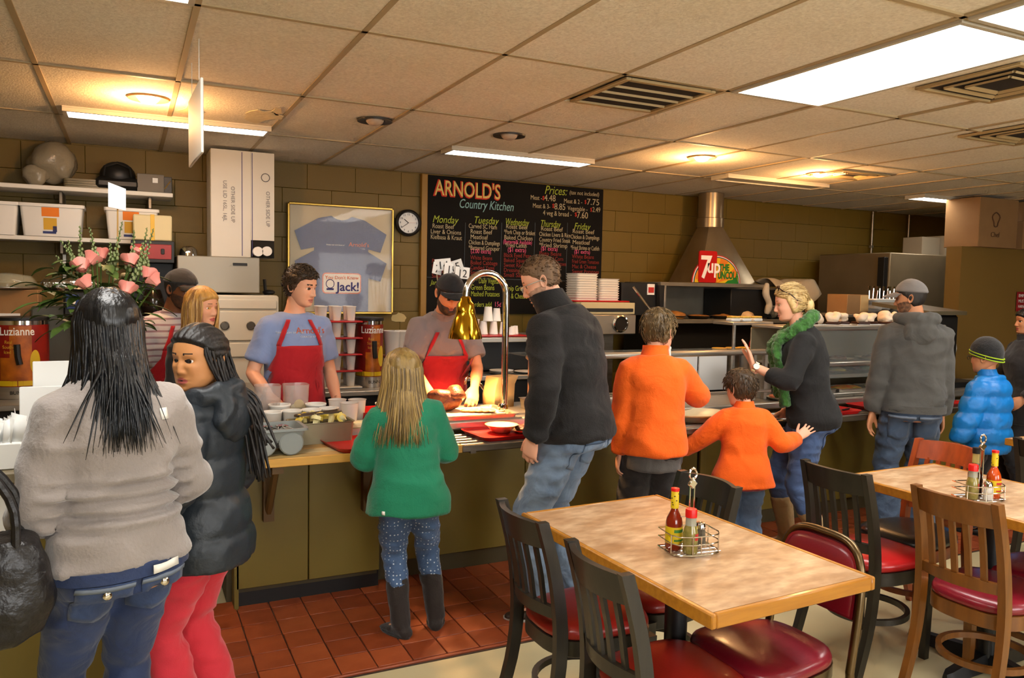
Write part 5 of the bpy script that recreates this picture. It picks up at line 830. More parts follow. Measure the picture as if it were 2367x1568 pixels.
t = thing('white_box_standin', 'flat white stand-in for the lower white box at the register counter', 'paper', (-.52, 3.084, .60)); b = MB(); b.box((0, 0, .15), (.30, .006, .30)); b.build('sheet', PAPER, t)  # thin slab standing in for the white box below the napkins
# flowers
t = thing('flower_arrangement', 'arrangement of pink roses and green spikes behind the woman in grey', 'flowers', (-.10, 3.50, .951)); LEAF = mat('leaf_green', rgb(44, 70, 20), .55, var=(12, rgb(84, 104, 36), .7)); LEAF2 = mat('leaf_pale', rgb(96, 112, 52), .6, var=(30, rgb(170, 172, 130), .6)); ROSE = mat('rose_pink', rgb(226, 132, 120), .5, var=(16, rgb(236, 164, 146), .6))
revolve([(.001, 0), (.07, 0), (.075, .02), (.05, .16), (.075, .26), (.07, .26), (.045, .16)], 'vase', mat('vase_green', rgb(60, 80, 60), .2), t)
rf = random.Random(6); VT = np.array([-.10, 3.50, .951])
def fpos(px, py, y): return atY(px, py, y)-VT
roses = [(188, 616, 3.45), (212, 600, 3.5), (233, 588, 3.58), (196, 655, 3.38), (302, 604, 3.5), (344, 636, 3.5), (356, 650, 3.45), (294, 668, 3.36), (318, 588, 3.6)]
for px, py, y in roses:
    c = fpos(px, py, y); b = MB(); b.tube(smoothpath([(0, 0, .22), c*np.array([.4, .4, .6])+np.array([0, 0, .05]), c-np.array([0, 0, .02])], 8), .003, 5); b.build('stem', LEAF, t)
    fl = None; b = MB(); b.ball((0, 0, .002), (.018, .018, .022), 10, 8); fl = b.build('rose', ROSE, t); fl.location = c; fl.rotation_euler = (rf.uniform(-.5, .9), rf.uniform(-.6, .6), rf.uniform(0, 6))
    for k_ in range(9):
        a = k_*2.4; r_ = .017+.0017*k_; b = MB(); rows = []
        for v in np.linspace(0, 1, 5): rows.append([((r_*(.55+.6*v)+.004*v*v)*math.cos(a+u), (r_*(.55+.6*v)+.004*v*v)*math.sin(a+u), -.020+.042*v-.006*v*v*abs(u)*2) for u in np.linspace(-.75, .75, 6)])
        b.grid(rows); o = b.build('petal', ROSE, fl, ang=180)
for k_, (px0, py0, px1, py1) in enumerate(((140, 555, 200, 640), (158, 555, 190, 650), (185, 522, 196, 640), (207, 525, 225, 630), (283, 512, 262, 640), (310, 532, 290, 640), (340, 526, 318, 650), (355, 528, 330, 655), (255, 560, 252, 650), (130, 590, 200, 680), (330, 560, 300, 670))):
    tip = fpos(px0, py0, 3.5); base = fpos(px1, py1, 3.5); P = smoothpath([(0, 0, .22), base, (base+tip)/2+np.array([rf.uniform(-.01, .01), 0, 0]), tip], 12); b = MB(); b.tube(P, np.interp(np.arange(12), [0, 11], [.0035, .0012]), 5); st = b.build('spike_stem', LEAF, t); b = MB()
    for j in range(26): u = .38+.62*j/26; q = np.array([np.interp(u*11, range(12), P[:, c]) for c in range(3)]); a = j*2.4; s_ = .011*(1.25-u); b.ball(q+np.array([s_*1.0*math.cos(a), s_*1.0*math.sin(a), 0]), (s_*.8, s_*.8, s_*1.1), 6, 4)
    o = b.build('spike_buds', LEAF2, t)
for k_ in range(110):
    a = rf.uniform(0, 6.28); r_ = rf.uniform(.04, .20); L_ = rf.uniform(.07, .12); c = np.array([-.02+r_*math.cos(a), r_*math.sin(a)*.5, .48+rf.uniform(0, .26)-r_*.3]); d = np.array([math.cos(a), math.sin(a), rf.uniform(.0, .9)]); d /= np.linalg.norm(d); s_ = np.cross(d, [0, 0, 1]); s_ /= np.linalg.norm(s_); b = MB(); rows = []
    for u in np.linspace(0, 1, 6): w_ = .022*math.sin(PI*min(u*.95+.05, 1)); p_ = c+d*L_*u+np.array([0, 0, -.05*u*u]); rows.append([p_-s_*w_, p_+np.array([0, 0, -.004]), p_+s_*w_])
    b.grid(rows); b.build('leaf', LEAF, t, ang=180)
t2 = thing('card_pick', 'white card on a bamboo stick in the flowers', 'card', (0, 0, 0)); a0, a1 = atY(272, 640, 3.56), atY(272, 440, 3.56); b = MB(); b.tube([a0, a1], .0035, 6); b.build('stick', mat('bamboo', rgb(170, 130, 70), .6), t2); P = [atY(*q, 3.55) for q in ((250, 421), (291, 437), (291, 487), (250, 478))]; b = MB(); b.add(P+[p_+np.array([0, .003, 0]) for p_ in P], [(0, 3, 2, 1), (4, 5, 6, 7), (0, 1, 5, 4), (1, 2, 6, 5), (2, 3, 7, 6), (3, 0, 4, 7)]); b.build('card', PAPER, t2)
# hanging sign
t = thing('hanging_sign', 'white sign board hanging edge-on from the ceiling', 'sign', (.27, 3.72, 2.12)); b = MB(); b.box((0, 0, .15), (.012, .50, .30), bev=.003, rot=(0, 0, R(1.6))); b.build('board', WHITE, t); b = MB(); [b.cyl((0, y, .30), (0, y, .464), .0015, n=5) for y in (-.2, .2)]; b.build('cords', WHITE, t)
# peeled paint on the ceiling and the wall
def peel(px, py, rx, ry, plane, parent, m_, seed, spots=9):
    rp_ = random.Random(seed)
    P = []
    for k_ in range(14): a = k_*2*PI/14; q = rp_.uniform(.6, 1.15); P.append((px+rx*q*math.cos(a), py+ry*q*math.sin(a)))
    if plane == 'ceil': Q = [atZ(x, y, CEIL-.001) for x, y in P]; d = np.array([0, 0, -.002])
    else: Q = [atY(x, y, YB-.006) for x, y in P]; d = np.array([0, -.002, 0])
    b = MB(); b.loft([np.array(Q), np.array(Q)+d]); return b.build('peeled_patch', m_, parent)
PEEL = mat('peeled_plaster', rgb(226, 208, 168), .9, bump=(20, .4))
peel(440, 255, 30, 10, 'ceil', ceiling, PEEL, 1); peel(605, 268, 45, 16, 'ceil', ceiling, PEEL, 2); peel(640, 258, 14, 9, 'ceil', ceiling, PEEL, 3)
peel(925, 735, 20, 14, 'wall', wall_back, mat('bare_plaster', rgb(196, 176, 124), .9), 4)
# ================================================================== PEOPLE
_tmp = bpy.data.scenes.new('remesh_scene')
def remesh(mb, vox, smooth=2, lam=.5):
    me = bpy.data.meshes.new('t'); me.from_pydata(np.concatenate(mb.v).tolist(), [], mb.f); me.update()
    bm = bmesh.new(); bm.from_mesh(me)
    bmesh.ops.recalc_face_normals(bm, faces=bm.faces); bm.to_mesh(me); bm.free()
    o = bpy.data.objects.new('t', me); _tmp.collection.objects.link(o)
    md = o.modifiers.new('r', 'REMESH'); md.mode = 'VOXEL'; md.voxel_size = vox
    with bpy.context.temp_override(scene=_tmp, view_layer=_tmp.view_layers[0]): dg = bpy.context.evaluated_depsgraph_get()
    dg.update(); ev = o.evaluated_get(dg); m2 = ev.to_mesh()
    nv = len(m2.vertices); V = np.empty(nv*3); m2.vertices.foreach_get('co', V); V = V.reshape(-1, 3)
    npol = len(m2.polygons); lt = np.empty(npol, int); m2.polygons.foreach_get('loop_total', lt); li = np.empty(len(m2.loops), int); m2.loops.foreach_get('vertex_index', li)
    ed = np.empty(len(m2.edges)*2, int); m2.edges.foreach_get('vertices', ed); ed = ed.reshape(-1, 2)
    ev.to_mesh_clear(); bpy.data.objects.remove(o); bpy.data.meshes.remove(me)
    F = li.reshape(-1, 4) if (lt == 4).all() else None
    if F is None:
        st = np.r_[0, np.cumsum(lt)]; F = [tuple(li[st[i]:st[i+1]]) for i in range(npol)]
    V = smooth_v(V, ed, smooth, lam)
    return V, F
def smooth_v(V, ed, it, lam=.5):
    deg = np.bincount(ed.ravel(), minlength=len(V))[:, None]+1e-9
    for _ in range(it):
        S = np.zeros_like(V); 
        for c in range(3):
            S[:, c] = np.bincount(ed[:, 0], V[ed[:, 1], c], len(V))+np.bincount(ed[:, 1], V[ed[:, 0], c], len(V))
        V = V+lam*(S/deg-V)
    return V
def vnormals(V, F):
    F = np.asarray(F); N = np.zeros_like(V); n = np.cross(V[F[:, 2]]-V[F[:, 0]], V[F[:, 3]]-V[F[:, 1]])
    for i in range(4):
        for c in range(3): N[:, c] += np.bincount(F[:, i], n[:, c], len(V))
    return N/(np.linalg.norm(N, axis=1)[:, None]+1e-12)
_perm = np.random.RandomState(3).rand(32, 32, 32)
def vnoise(P):
    P = np.asarray(P); i = np.floor(P).astype(int); f = P-i; f = f*f*(3-2*f); r = 0
    for dx in (0, 1):
        for dy in (0, 1):
            for dz in (0, 1):
                wx = f[:, 0] if dx else 1-f[:, 0]; wy = f[:, 1] if dy else 1-f[:, 1]; wz = f[:, 2] if dz else 1-f[:, 2]
                r = r+wx*wy*wz*_perm[(i[:, 0]+dx) % 32, (i[:, 1]+dy) % 32, (i[:, 2]+dz) % 32]
    return r*2-1
def folds(V, F, amp, fr=(5, 5, 20), seed=0., extra=None):
    N = vnormals(V, F); P = V*np.array(fr)+seed*7.3
    W = .5*np.stack([vnoise(V*7+seed), vnoise(V*7+seed+9.), vnoise(V*7+seed+17.)], 1)
    Q = np.stack([P[:, 0]*.8+P[:, 2]*.6, P[:, 1], P[:, 2]*.8-P[:, 0]*.9], 1)
    d = .8*(.42-np.abs(vnoise(P+W)))+.8*(.42-np.abs(vnoise(Q*1.15+W+5.)))+.28*vnoise(P*2.3+3.1)
    d = np.maximum(d*amp*2.0, -.007)
    if extra is not None: d = d+extra(V)
    return V+N*d[:, None]
def mesh_obj(name, V, F, mats, parent, mi=None, smooth=True):
    me = bpy.data.meshes.new(name); me.from_pydata(np.asarray(V).tolist(), [], F.tolist() if isinstance(F, np.ndarray) else F)
    for m_ in (mats if isinstance(mats, (list, tuple)) else [mats]): me.materials.append(m_)
    if mi is not None: me.polygons.foreach_set('material_index', np.asarray(mi, dtype=np.int32))
    if smooth: me.shade_smooth()
    me.update(); return link(name, me, parent)
# ---------------------------------------------------------------- head
NH, NA = 84, 88
def head_surface(s, fem=0., fat=0., off=None, child=0.):
    """analytic head; returns verts (NH,NA,3) in head space (x right, y forward, z up, centre at mid height)"""
    t = np.sin(np.linspace(-1, 1, NH)*PI/2*.96)/math.sin(PI/2*.96); z = .115*t
    tk = [-1, -.96, -.88, -.75, -.55, -.3, 0, .25, .5, .7, .85, .94, 1]
    w = np.interp(t, tk, [.012, .028, .042, .052-.004*fem+.005*child, .0605-.003*fem+.006*child, .069, .0745, .0765, .0725, .061, .045, .029, .008])*(1+.05*fat)
    yf = np.interp(t, tk, [.050, .066, .0755, .0795, .081, .083, .0845, .087, .081, .066, .046, .028, .006])
    yb = np.interp(t, tk, [.020, .008, -.005, -.022, -.048, -.078, -.093, -.100, -.094, -.078, -.056, -.036, -.012])
    if child: yf = yf-.004*child*(t < -.2)
    g = np.exp(-np.linspace(-2, 2, 9)**2); g /= g.sum()
    sm = lambda a: np.convolve(np.pad(a, 4, mode='reflect', reflect_type='odd'), g, 'valid')
    w, yf, yb = sm(w), sm(yf), sm(yb); w = np.maximum(w, .004)
    q = np.arange(NA)*2*PI/NA; a = q-.5*np.sin(q)
    sa, ca = np.sin(a), np.cos(a)
    yc = np.interp(t, [-1, -.5, 0, 1], [.03, .015, -.005, -.005])
    X = w[:, None]*np.sign(sa)*np.abs(sa)**.86
    Y = np.where(ca > 0, yc[:, None]+(yf-yc)[:, None]*np.abs(ca)**.92, yc[:, None]-(yc-yb)[:, None]*np.abs(ca)**.95)
    Z = np.repeat(z[:, None], NA, 1)
    front = np.clip(ca*2.2, 0, 1)[None, :]
    G = lambda x0, z0, sx_, sz_: np.exp(-((X-x0)/sx_)**2-((Z-z0)/sz_)**2)
    nh = np.interp(z, [-.056, -.050, -.044, -.037, -.030, -.012, .004, .016, .024], [0, .004, .021, .0255, .0235, .013, .006, .002, 0])*(1-.15*fem-.35*child)
    nw = np.interp(z, [-.045, -.03, .01], [.0115, .0105, .0085])
    D = nh[:, None]*np.exp(-(X/nw[:, None])**2)
    for s_ in (-1, 1):
        D = D+.0085*(1-.3*child)*G(s_*.0135, -.040, .0065, .0065)
        D = D-.0115*G(s_*.031, -.001, .0145, .010)-.004*G(s_*.012, .0, .007, .01)
        D = D+(.0045-.003*fem-.003*child)*G(s_*.028, .019, .02, .008)
        D = D+(.004+.003*child)*G(s_*.043, -.030, .02, .02)
        D = D-.003*G(s_*.03, -.06, .012, .02)*(1-child)
    D = D+.0055*G(0, -.0635, .019, .0042)+.0065*G(0, -.0755, .017, .0052)-.0045*G(0, -.0695, .022, .0022)
    D = D+.005*G(0, -.099, .016, .012)-.003*G(0, -.087, .016, .005)
    Y = Y+D*front
    P = np.stack([X, Y, Z], -1)
    if off is not None:
        dX = np.gradient(P, axis=0); dA = np.roll(P, -1, 1)-np.roll(P, 1, 1); Nn = np.cross(dA, dX); Nn /= np.linalg.norm(Nn, axis=2)[:, :, None]+1e-9
        ctr = np.array([0, -.005, .01]); sg = np.sign(((P-ctr)*Nn).sum(2, keepdims=True)); Nn = Nn*sg
        base = P-D[..., None]*front[..., None]*np.array([0, 1, 0])
        P = base+Nn*off(base)[..., None]
    return P*s
def head_mesh(mb, Mx, s, fem, fat, child, stubble=0):
    P = head_surface(s, fem, fat, child=child); n0 = mb.n
    Pw = P.reshape(-1, 3)@np.array(Mx.to_3x3()).T+np.array(Mx.translation)
    F = []; mi = []
    ctr = P/s
    for i in range(NH-1):
        for j in range(NA):
            F.append((i*NA+j, i*NA+(j+1) % NA, (i+1)*NA+(j+1) % NA, (i+1)*NA+j))
    C4 = (ctr[:-1]+ctr[1:]+np.roll(ctr, -1, 1)[:-1]+np.roll(ctr, -1, 1)[1:])/4
    x, y, z = C4[..., 0], C4[..., 1], C4[..., 2]; fr = y > .05
    M_ = np.zeros(x.shape, int)
    if stubble: M_[(z < -.048+.35*np.abs(x)) & (y > -.01) & (np.abs(x) > -.1) & ~((np.abs(z+.0695) < .012) & (np.abs(x) < .024)) & ((z < -.054) | (np.abs(x) > .03))] = 3
    M_[fr & (((x/.0235)**2+((z+.0695)/.0105)**2) < 1)] = 1
    ax = np.abs(x); zz = z-(.0240-.10*(ax-.036)*(ax > .036)-.02*(.02-ax)*(ax < .02))
    M_[fr & (ax > .013) & (ax < .047) & (np.abs(zz) < .0038-.0010*fem-.0006*child-.05*np.clip(ax-.02, 0, 1))] = 2
    mb.v.append(Pw); mb.f += [tuple(k+n0 for k in f) for f in F]; mb.mi += M_.ravel().tolist()
    mb.f.append(tuple(n0+j for j in range(NA))); mb.f.append(tuple(n0+(NH-1)*NA+j for j in range(NA))); mb.mi += [0, 0]; mb.n += len(Pw)
    for s_ in (-1, 1):   # ears
        b = MB(); A = np.arange(20)*2*PI/20
        def er(w_, kx): return np.stack([np.full(20, kx), .017*w_*np.cos(A)-.006*np.sin(A)*w_-.003, .030*w_*np.sin(A)*(1+.08*np.sin(A))], 1)
        b.loft([er(.55, 0), er(.72, .006), er(.95, .011), er(1.0, .0155), er(.9, .0175), er(.72, .0135), er(.5, .010)])
        V = np.concatenate(b.v); V[:, 0] += .42*(-V[:, 1])*(V[:, 0] > .004)*.6
        V = V+np.array([.0665, -.012, -.008]); V[:, 0] *= s_
        V = (V*s)@np.array(Mx.to_3x3()).T+np.array(Mx.translation); mb.add(V, b.f, 0)
def face_y(s, x, z, fem, child):
    P = head_surface(1., fem, child=child).reshape(-1, 3); k = np.argmin((P[:, 0]-x)**2+(P[:, 2]-z)**2+(P[:, 1] < 0)*1e3); return P[k][1]
# ---------------------------------------------------------------- hands
_hc = {}
def hand_mesh(curl=25, spread=6, thumb=35, fine=.0034):
    """right hand, wrist at 0, fingers +y, palm facing -z, thumb at -x; unit adult"""
    key = (curl, spread, thumb, fine)
    if key in _hc: return _hc[key]
    b = MB(); A = np.arange(14)*2*PI/14
    def ring(y, cx, cz, rx, rz): return np.stack([cx+rx*np.cos(A), np.full(14, y), cz+rz*np.sin(A)], 1)
    b.loft([ring(-.05, 0, 0, .027, .021), ring(0, 0, 0, .028, .019), ring(.03, -.002, 0, .036, .017), ring(.06, -.001, .001, .041, .0155), ring(.088, 0, .001, .041, .013), ring(.10, 0, 0, .036, .009)])
    for x, y0, ln, r_, sp in ((-.030, .090, .072, .0088, -1.4), (-.010, .096, .080, .0090, -.4), (.0115, .093, .074, .0086, .5), (.031, .084, .058, .0076, 1.5)):
        p = np.array([x, y0, 0.]); pts = [p-np.array([0, .02, 0])]; rr = [r_*1.05]; ang = R(curl*.6); yw_ = R(sp*spread)
        for sg, fr_ in enumerate((.45, .31, .24)):
            pts.append(p.copy()); rr.append(r_*(1-.07*sg)); d = np.array([math.sin(yw_)*math.cos(ang), math.cos(yw_)*math.cos(ang), -math.sin(ang)]); p = p+d*ln*fr_; ang += R(curl)*(1.1 if sg == 0 else .8)
        pts.append(p); rr.append(r_*.72); pts.append(p+d*r_*.6); rr.append(r_*.3)
        # densify
        b.tube(pts, rr, 10)
    th = R(thumb); p = np.array([-.022, .018, -.004]); pts = [p]; rr = [.016]
    d = np.array([-math.sin(th), math.cos(th), -.25]); d /= np.linalg.norm(d); p = p+d*.042; pts.append(p); rr.append(.0125)
    d2 = np.array([-math.sin(th*.6), math.cos(th*.6), -.3]); d2 /= np.linalg.norm(d2); p = p+d2*.034; pts.append(p); rr.append(.0105); p = p+d2*.026; pts.append(p); rr.append(.008); pts.append(p+d2*.005); rr.append(.004)
    b.tube(pts, rr, 10)
    V, F = remesh(b, fine, 3); _hc[key] = (V, [tuple(f) for f in F]); return _hc[key]
# ---------------------------------------------------------------- skeleton
def ik(a, c, l1, l2, hint):
    a, c, hint = Vector(a), Vector(c), Vector(hint); d = c-a; L = d.length
    if L > (l1+l2)*.999: c = a+d*((l1+l2)*.999/L); d = c-a; L = d.length
    x = (l1*l1-l2*l2+L*L)/(2*L); h = math.sqrt(max(l1*l1-x*x, 0)); u_ = d.normalized(); hp = hint-u_*hint.dot(u_)
    hp = hp.normalized() if hp.length > 1e-6 else Vector((0, -1, 0))
    return a+u_*x+hp*h, c
def elring(c, X, Y, rx, ry, n=28, sq=.9):
    a = np.arange(n)*2*PI/n; ca, sa = np.cos(a), np.sin(a)
    return np.array(c)+(rx*np.sign(ca)*np.abs(ca)**sq)[:, None]*np.array(X)+(ry*np.sign(sa)*np.abs(sa)**sq)[:, None]*np.array(Y)
BUILD = {  # l above pelvis (1.75 m figure): half width, half depth, forward shift
 'm': [(-.14, .150, .105, 0), (-.06, .166, .118, -.008), (.02, .164, .116, -.006), (.12, .150, .108, .004), (.22, .152, .112, .008), (.32, .166, .118, .008), (.40, .172, .114, .002), (.455, .160, .094, -.006), (.50, .110, .074, -.008), (.535, .066, .060, -.004)],
 'f': [(-.14, .156, .112, -.004), (-.06, .176, .124, -.012), (.02, .162, .112, -.006), (.12, .128, .096, .004), (.22, .132, .104, .01), (.32, .148, .122, .018), (.40, .150, .106, .006), (.455, .142, .086, -.004), (.50, .098, .068, -.006), (.535, .058, .054, -.003)],
 'k': [(-.14, .150, .108, 0), (-.06, .160, .116, -.004), (.02, .156, .118, 0), (.12, .148, .116, .006), (.22, .148, .116, .006), (.32, .154, .114, .004), (.40, .156, .106, 0), (.455, .146, .088, -.004), (.50, .098, .068, -.006), (.535, .060, .056, -.003)]}
class Person:
    def __init__(s, name, label, x, y, face, h=1.75, build='m', head=1., fat=1., lean=0., curve=0., side=0., twist=0., hip=0., hy=0., hp=0., hr=0., skin=None, lips=None, brow=None, group='people in the restaurant',
                 aR=None, aL=None, eR=(.5, -.6, -.3), eL=(-.5, -.6, -.3), legR=(.10, 0, 0), legL=(-.10, 0, 0), handR=None, handL=None, vox=.0105, crouch=0., shw=1., kneeR=(0.05, 1, 0), kneeL=(-.05, 1, 0), toeR=10, toeL=-10, eye=(.10, .06, .03), stub=None, arml=1.):
        s.S = S = h/1.75; s.build = build; s.fem = 1. if build == 'f' else 0.; s.ch = 1. if build == 'k' else 0.; s.fat = fat; s.hs = head*h/1.75 if build != 'k' else head
        s.root = thing('person', label, 'person', (x, y, 0), R(face)-PI/2, group); s.skin = skin; s.hipyaw = R(hip)
        # spine
        s.pel = Vector((0, 0, (.945-crouch)*S)); s.lean, s.curve, s.side, s.twist = R(lean), R(curve), R(side), R(twist)
        nk, X, Y, U = s.frame(.535)
        # head
        hf = Matrix.Identity(3); tw = s.twist
        hm = Matrix.Rotation(tw+R(hy), 3, 'Z')@Matrix.Rotation(R(hp), 3, 'X')@Matrix.Rotation(R(hr), 3, 'Y')
        neck_l = (.075 if build != 'k' else .055)*S
        nd = (U*.75+hm@Vector((0, 0, 1))*.35+hm@Vector((0, .35, 0))*.5).normalized()
        s.neck0 = nk; s.neck1 = nk+nd*neck_l
        hc = s.neck1+hm@Vector((0, .018, .075))*s.hs
        s.HM = Matrix.Translation(hc)@hm.to_4x4(); s.hc = hc
        s.topz = hc.z+.115*s.hs
        # arms
        sw = (.170 if build == 'm' else .152)*shw*(S if build != 'k' else S*.98); s.arm = {}
        for sd, tgt, eh, hd in ((1, aR, eR, handR), (-1, aL, eL, handL)):
            c, X, Y, U = s.frame(.442 if build == 'm' else .432); sh = c+X*sw*sd
            la, lf = .29*S*arml, .255*S*arml
            tgt = Vector(tgt) if tgt is not None else Vector((sd*(sw+.10*S), .04*S, .80*S))
            el, wr = ik(sh, tgt, la, lf, eh); s.arm[sd] = (sh, el, wr, hd)
        s.leg = {}
        hyw = Matrix.Rotation(s.hipyaw, 3, 'Z')
        for sd, ft, kn, toe in ((1, legR, kneeR, toeR), (-1, legL, kneeL, toeL)):
            hp_ = s.pel+hyw@Vector((sd*.088*S, 0, -.045*S)); an = Vector((ft[0]*S, ft[1]*S, ft[2]*S+.085*S))
            k_, an = ik(hp_, an, .44*S, .425*S, kn); s.leg[sd] = (hp_, k_, an, R(toe))
        s.vox = vox; s.mats(skin, lips, brow, stub); s.body(stub is not None); s.eyes(eye)
    def mats(s, skin, lips, brow, stub):
        nm = s.root.name
        s.mskin = mat(nm+'_skin', skin, .48, bump=(120, .03), var=(14, tuple(min(1, c*k_) for c, k_ in zip(skin, (1.12, .9, .85))), .45), spec=.4)
        s.mlips = mat(nm+'_lips', lips or tuple(c*k_ for c, k_ in zip(skin, (.85, .6, .6))), .4)
        s.mbrow = mat(nm+'_brow', brow or (.03, .02, .012), .8)
        s.mstub = mat(nm+'_stubble', stub or skin, .7, var=(60, skin, .5))
    def frame(s, l):
        """spine point at length l above the pelvis, with right, forward, up axes"""
        S = s.S; n = 16; p = s.pel.copy(); dl = l/n
        for i in range(n):
            li = dl*(i+.5); a = s.lean+s.curve*max(li, 0)/.535; b_ = s.side*max(li, 0)/.535
            p = p+Vector((math.sin(b_), math.sin(a)*math.cos(b_), math.cos(a)*math.cos(b_)))*dl*S
        a = s.lean+s.curve*max(l, 0)/.535; b_ = s.side*max(l, 0)/.535; tw = s.hipyaw+(s.twist-s.hipyaw)*min(max(l, 0)/.45, 1)
        m = Matrix.Rotation(tw, 3, 'Z')@Matrix.Rotation(b_, 3, 'Y')@Matrix.Rotation(-a, 3, 'X')
        return p, m@Vector((1, 0, 0)), m@Vector((0, 1, 0)), m@Vector((0, 0, 1))
    def torso(s, b, off=0., l0=-.14, l1=1., flare=0., mul=1., belly=0.):
        rings = []; tab = BUILD[s.build]
        ls = sorted(set([max(l0, tab[0][0])] + [t_[0] for t_ in tab if l0 < t_[0] < l1] + [min(l1, tab[-1][0])]))
        if l0 < tab[0][0]: ls = [l0]+ls
        T = np.array(tab)
        for l in ls:
            rx, ry, fy = (np.interp(l, T[:, 0], T[:, k_]) for k_ in (1, 2, 3)); c, X, Y, U = s.frame(l); S = s.S
            fk = s.fat if l < .42 else 1+(s.fat-1)*.4
            bl = belly*math.exp(-((l-.08)/.13)**2)
            fl = flare*max(0, (.12-l))/.25
            rings.append(elring(c+Y*((fy+bl*.6)*S), X, Y, rx*fk*S*mul+off+fl, (ry*fk+bl*.6)*S*mul+off+fl*.8))
        b.loft(rings)
    def limb(s, b, pts, rad, n=14): # densified tube
        P = [np.array(p) for p in pts]; Q = []; r_ = []
        for i in range(len(P)-1):
            for k_ in range(4): Q.append(P[i]+(P[i+1]-P[i])*k_/4); r_.append(rad[i]+(rad[i+1]-rad[i])*k_/4)
        Q.append(P[-1]); r_.append(rad[-1]); b.tube(Q, r_, n)
    def sleeve(s, b, sd, off=.014, end=1., puff=0., arm_fat=1.):
        sh, el, wr, hd = s.arm[sd]; S = s.S; c, X, Y, U = s.frame(.43); inn = c+X*(.09*S*sd); kk = arm_fat*(.9 if s.fem else 1.)*(1+.35*(s.fat-1))
        P = [inn, sh]; rr = [.055*S+off*.6, .056*S*kk+off]
        def add(p, r_): P.append(p); rr.append(r_)
        if end <= .5:
            q = sh+(el-sh)*(end/.5); add(sh+(el-sh)*.5*(end/.5), .052*S*kk+off+puff); add(q, .051*S*kk+off*1.35)
        else:
            e2 = (end-.5)/.5; add(sh+(el-sh)*.5, .050*S*kk+off+puff); add(el, .044*S*kk+off+puff*.8); add(el+(wr-el)*.5*e2, .041*S*kk+off+puff*.7); add(el+(wr-el)*e2, .031*S*kk+off*(.9 if end >= .95 else 1.))
        s.limb(b, P, rr)
    def body(s, stub):
        S = s.S; b = MB(); s.torso(b, -.014)
        s.limb(b, [s.neck0-Vector((0, 0, .05*S)), s.neck0, s.neck1, s.HM@Vector((0, -.02, -.03))*1.0], [.072*S, (.058 if not s.fem else .050)*S*(.9+.1*s.fat), (.056 if not s.fem else .047)*min(S, s.hs), .05*s.hs])
        for sd in (1, -1):
            sh, el, wr, hd = s.arm[sd]; c, X, Y, U = s.frame(.44); k_ = (.86 if s.fem else 1.)*(1+.35*(s.fat-1))
            if s.ch: k_ = .92
            s.limb(b, [c+X*(.08*S*sd), sh, sh+(el-sh)*.5, el, el+(wr-el)*.35, wr], [.055*S*k_, .052*S*k_, .046*S*k_, .039*S*k_, .041*S*k_, .0265*S])
            h_, kn, an, toe = s.leg[sd]
            s.limb(b, [h_, h_+(kn-h_)*.5, kn, kn+(an-kn)*.35, an], [.076*S, .066*S, .047*S, .047*S, .032*S])
            d = Vector((math.sin(toe), math.cos(toe), 0)); s.limb(b, [an+Vector((0, 0, -.03*S)), an+d*.13*S+Vector((0, 0, -.055*S))], [.034*S, .022*S])
        V, F = remesh(b, .0125, 3)
        mb = MB(); mb.add(V, [tuple(f) for f in F], 0)
        head_mesh(mb, s.HM, s.hs, s.fem, s.fat-1, s.ch, stub)
        for sd in (1, -1):
            sh, el, wr, hd = s.arm[sd]
            if hd is None: hd = {}
            V, F = hand_mesh(hd.get('curl', 28), hd.get('spread', 4), hd.get('thumb', 30), hd.get('fine', .005)); V = V.copy()
            if sd == -1: V[:, 0] *= -1
            fd = Vector(hd['dir']) if 'dir' in hd else (wr-el); fd.normalize()
            pn = Vector(hd.get('palm', (-sd, 0, 0))); pn = (pn-fd*pn.dot(fd)).normalized()   # palm normal
            z = -pn; xx = fd.cross(z)
            Mh = np.array(Matrix((xx, fd, z)).transposed()); V = (V*S*hd.get('size', 1.))@Mh.T+np.array(wr)
            mb.add(V, F, 0)
            s.arm[sd] = (sh, el, wr, hd)
        s.bodyo = mb.build('body', [s.mskin, s.mlips, s.mbrow, s.mstub], s.root, ang=180, recalc=True)
    def eyes(s, iris):
        mw = mat('eye_white', rgb(225, 215, 205), .25); mi_ = mat('iris_%s' % s.root.name, iris, .2)
        for sd in (1, -1):
            y = face_y(1, sd*.031, -.001, s.fem, s.ch)-.0072; b = MB(); c = np.array([sd*.031, y, -.001]); r_ = .0125
            ph = np.linspace(-PI/2+.05, PI/2-.05, 13)
            # eyeball with its pole on the gaze axis
            A = np.arange(16)*2*PI/16; rings = [np.stack([r_*math.cos(p)*np.cos(A)*1.05, np.full(16, r_*math.sin(p)), r_*math.cos(p)*np.sin(A)], 1)+c for p in ph]
            n0 = len(b.f); b.loft(rings)
            b.mi = [1 if np.mean([np.concatenate(b.v)[k_][1] for k_ in f]) > c[1]+.0105 else 0 for f in b.f]
            for lo, hi in ((.36, 1.3), (-1.2, -.50)):
                rows = []
                for e in np.linspace(lo, hi, 5): rows.append([c+np.array([1.12*.0136*math.sin(u)*math.cos(e*.9), .0136*math.cos(u)*math.cos(e), .0136*math.sin(e)]) for u in np.linspace(-1.35, 1.35, 9)])
                b.grid(rows, m=2)
            o = b.build('eye', [mw, mi_, s.mskin], s.root, ang=180)
            o.matrix_local = s.HM@Matrix.Scale(s.hs, 4)
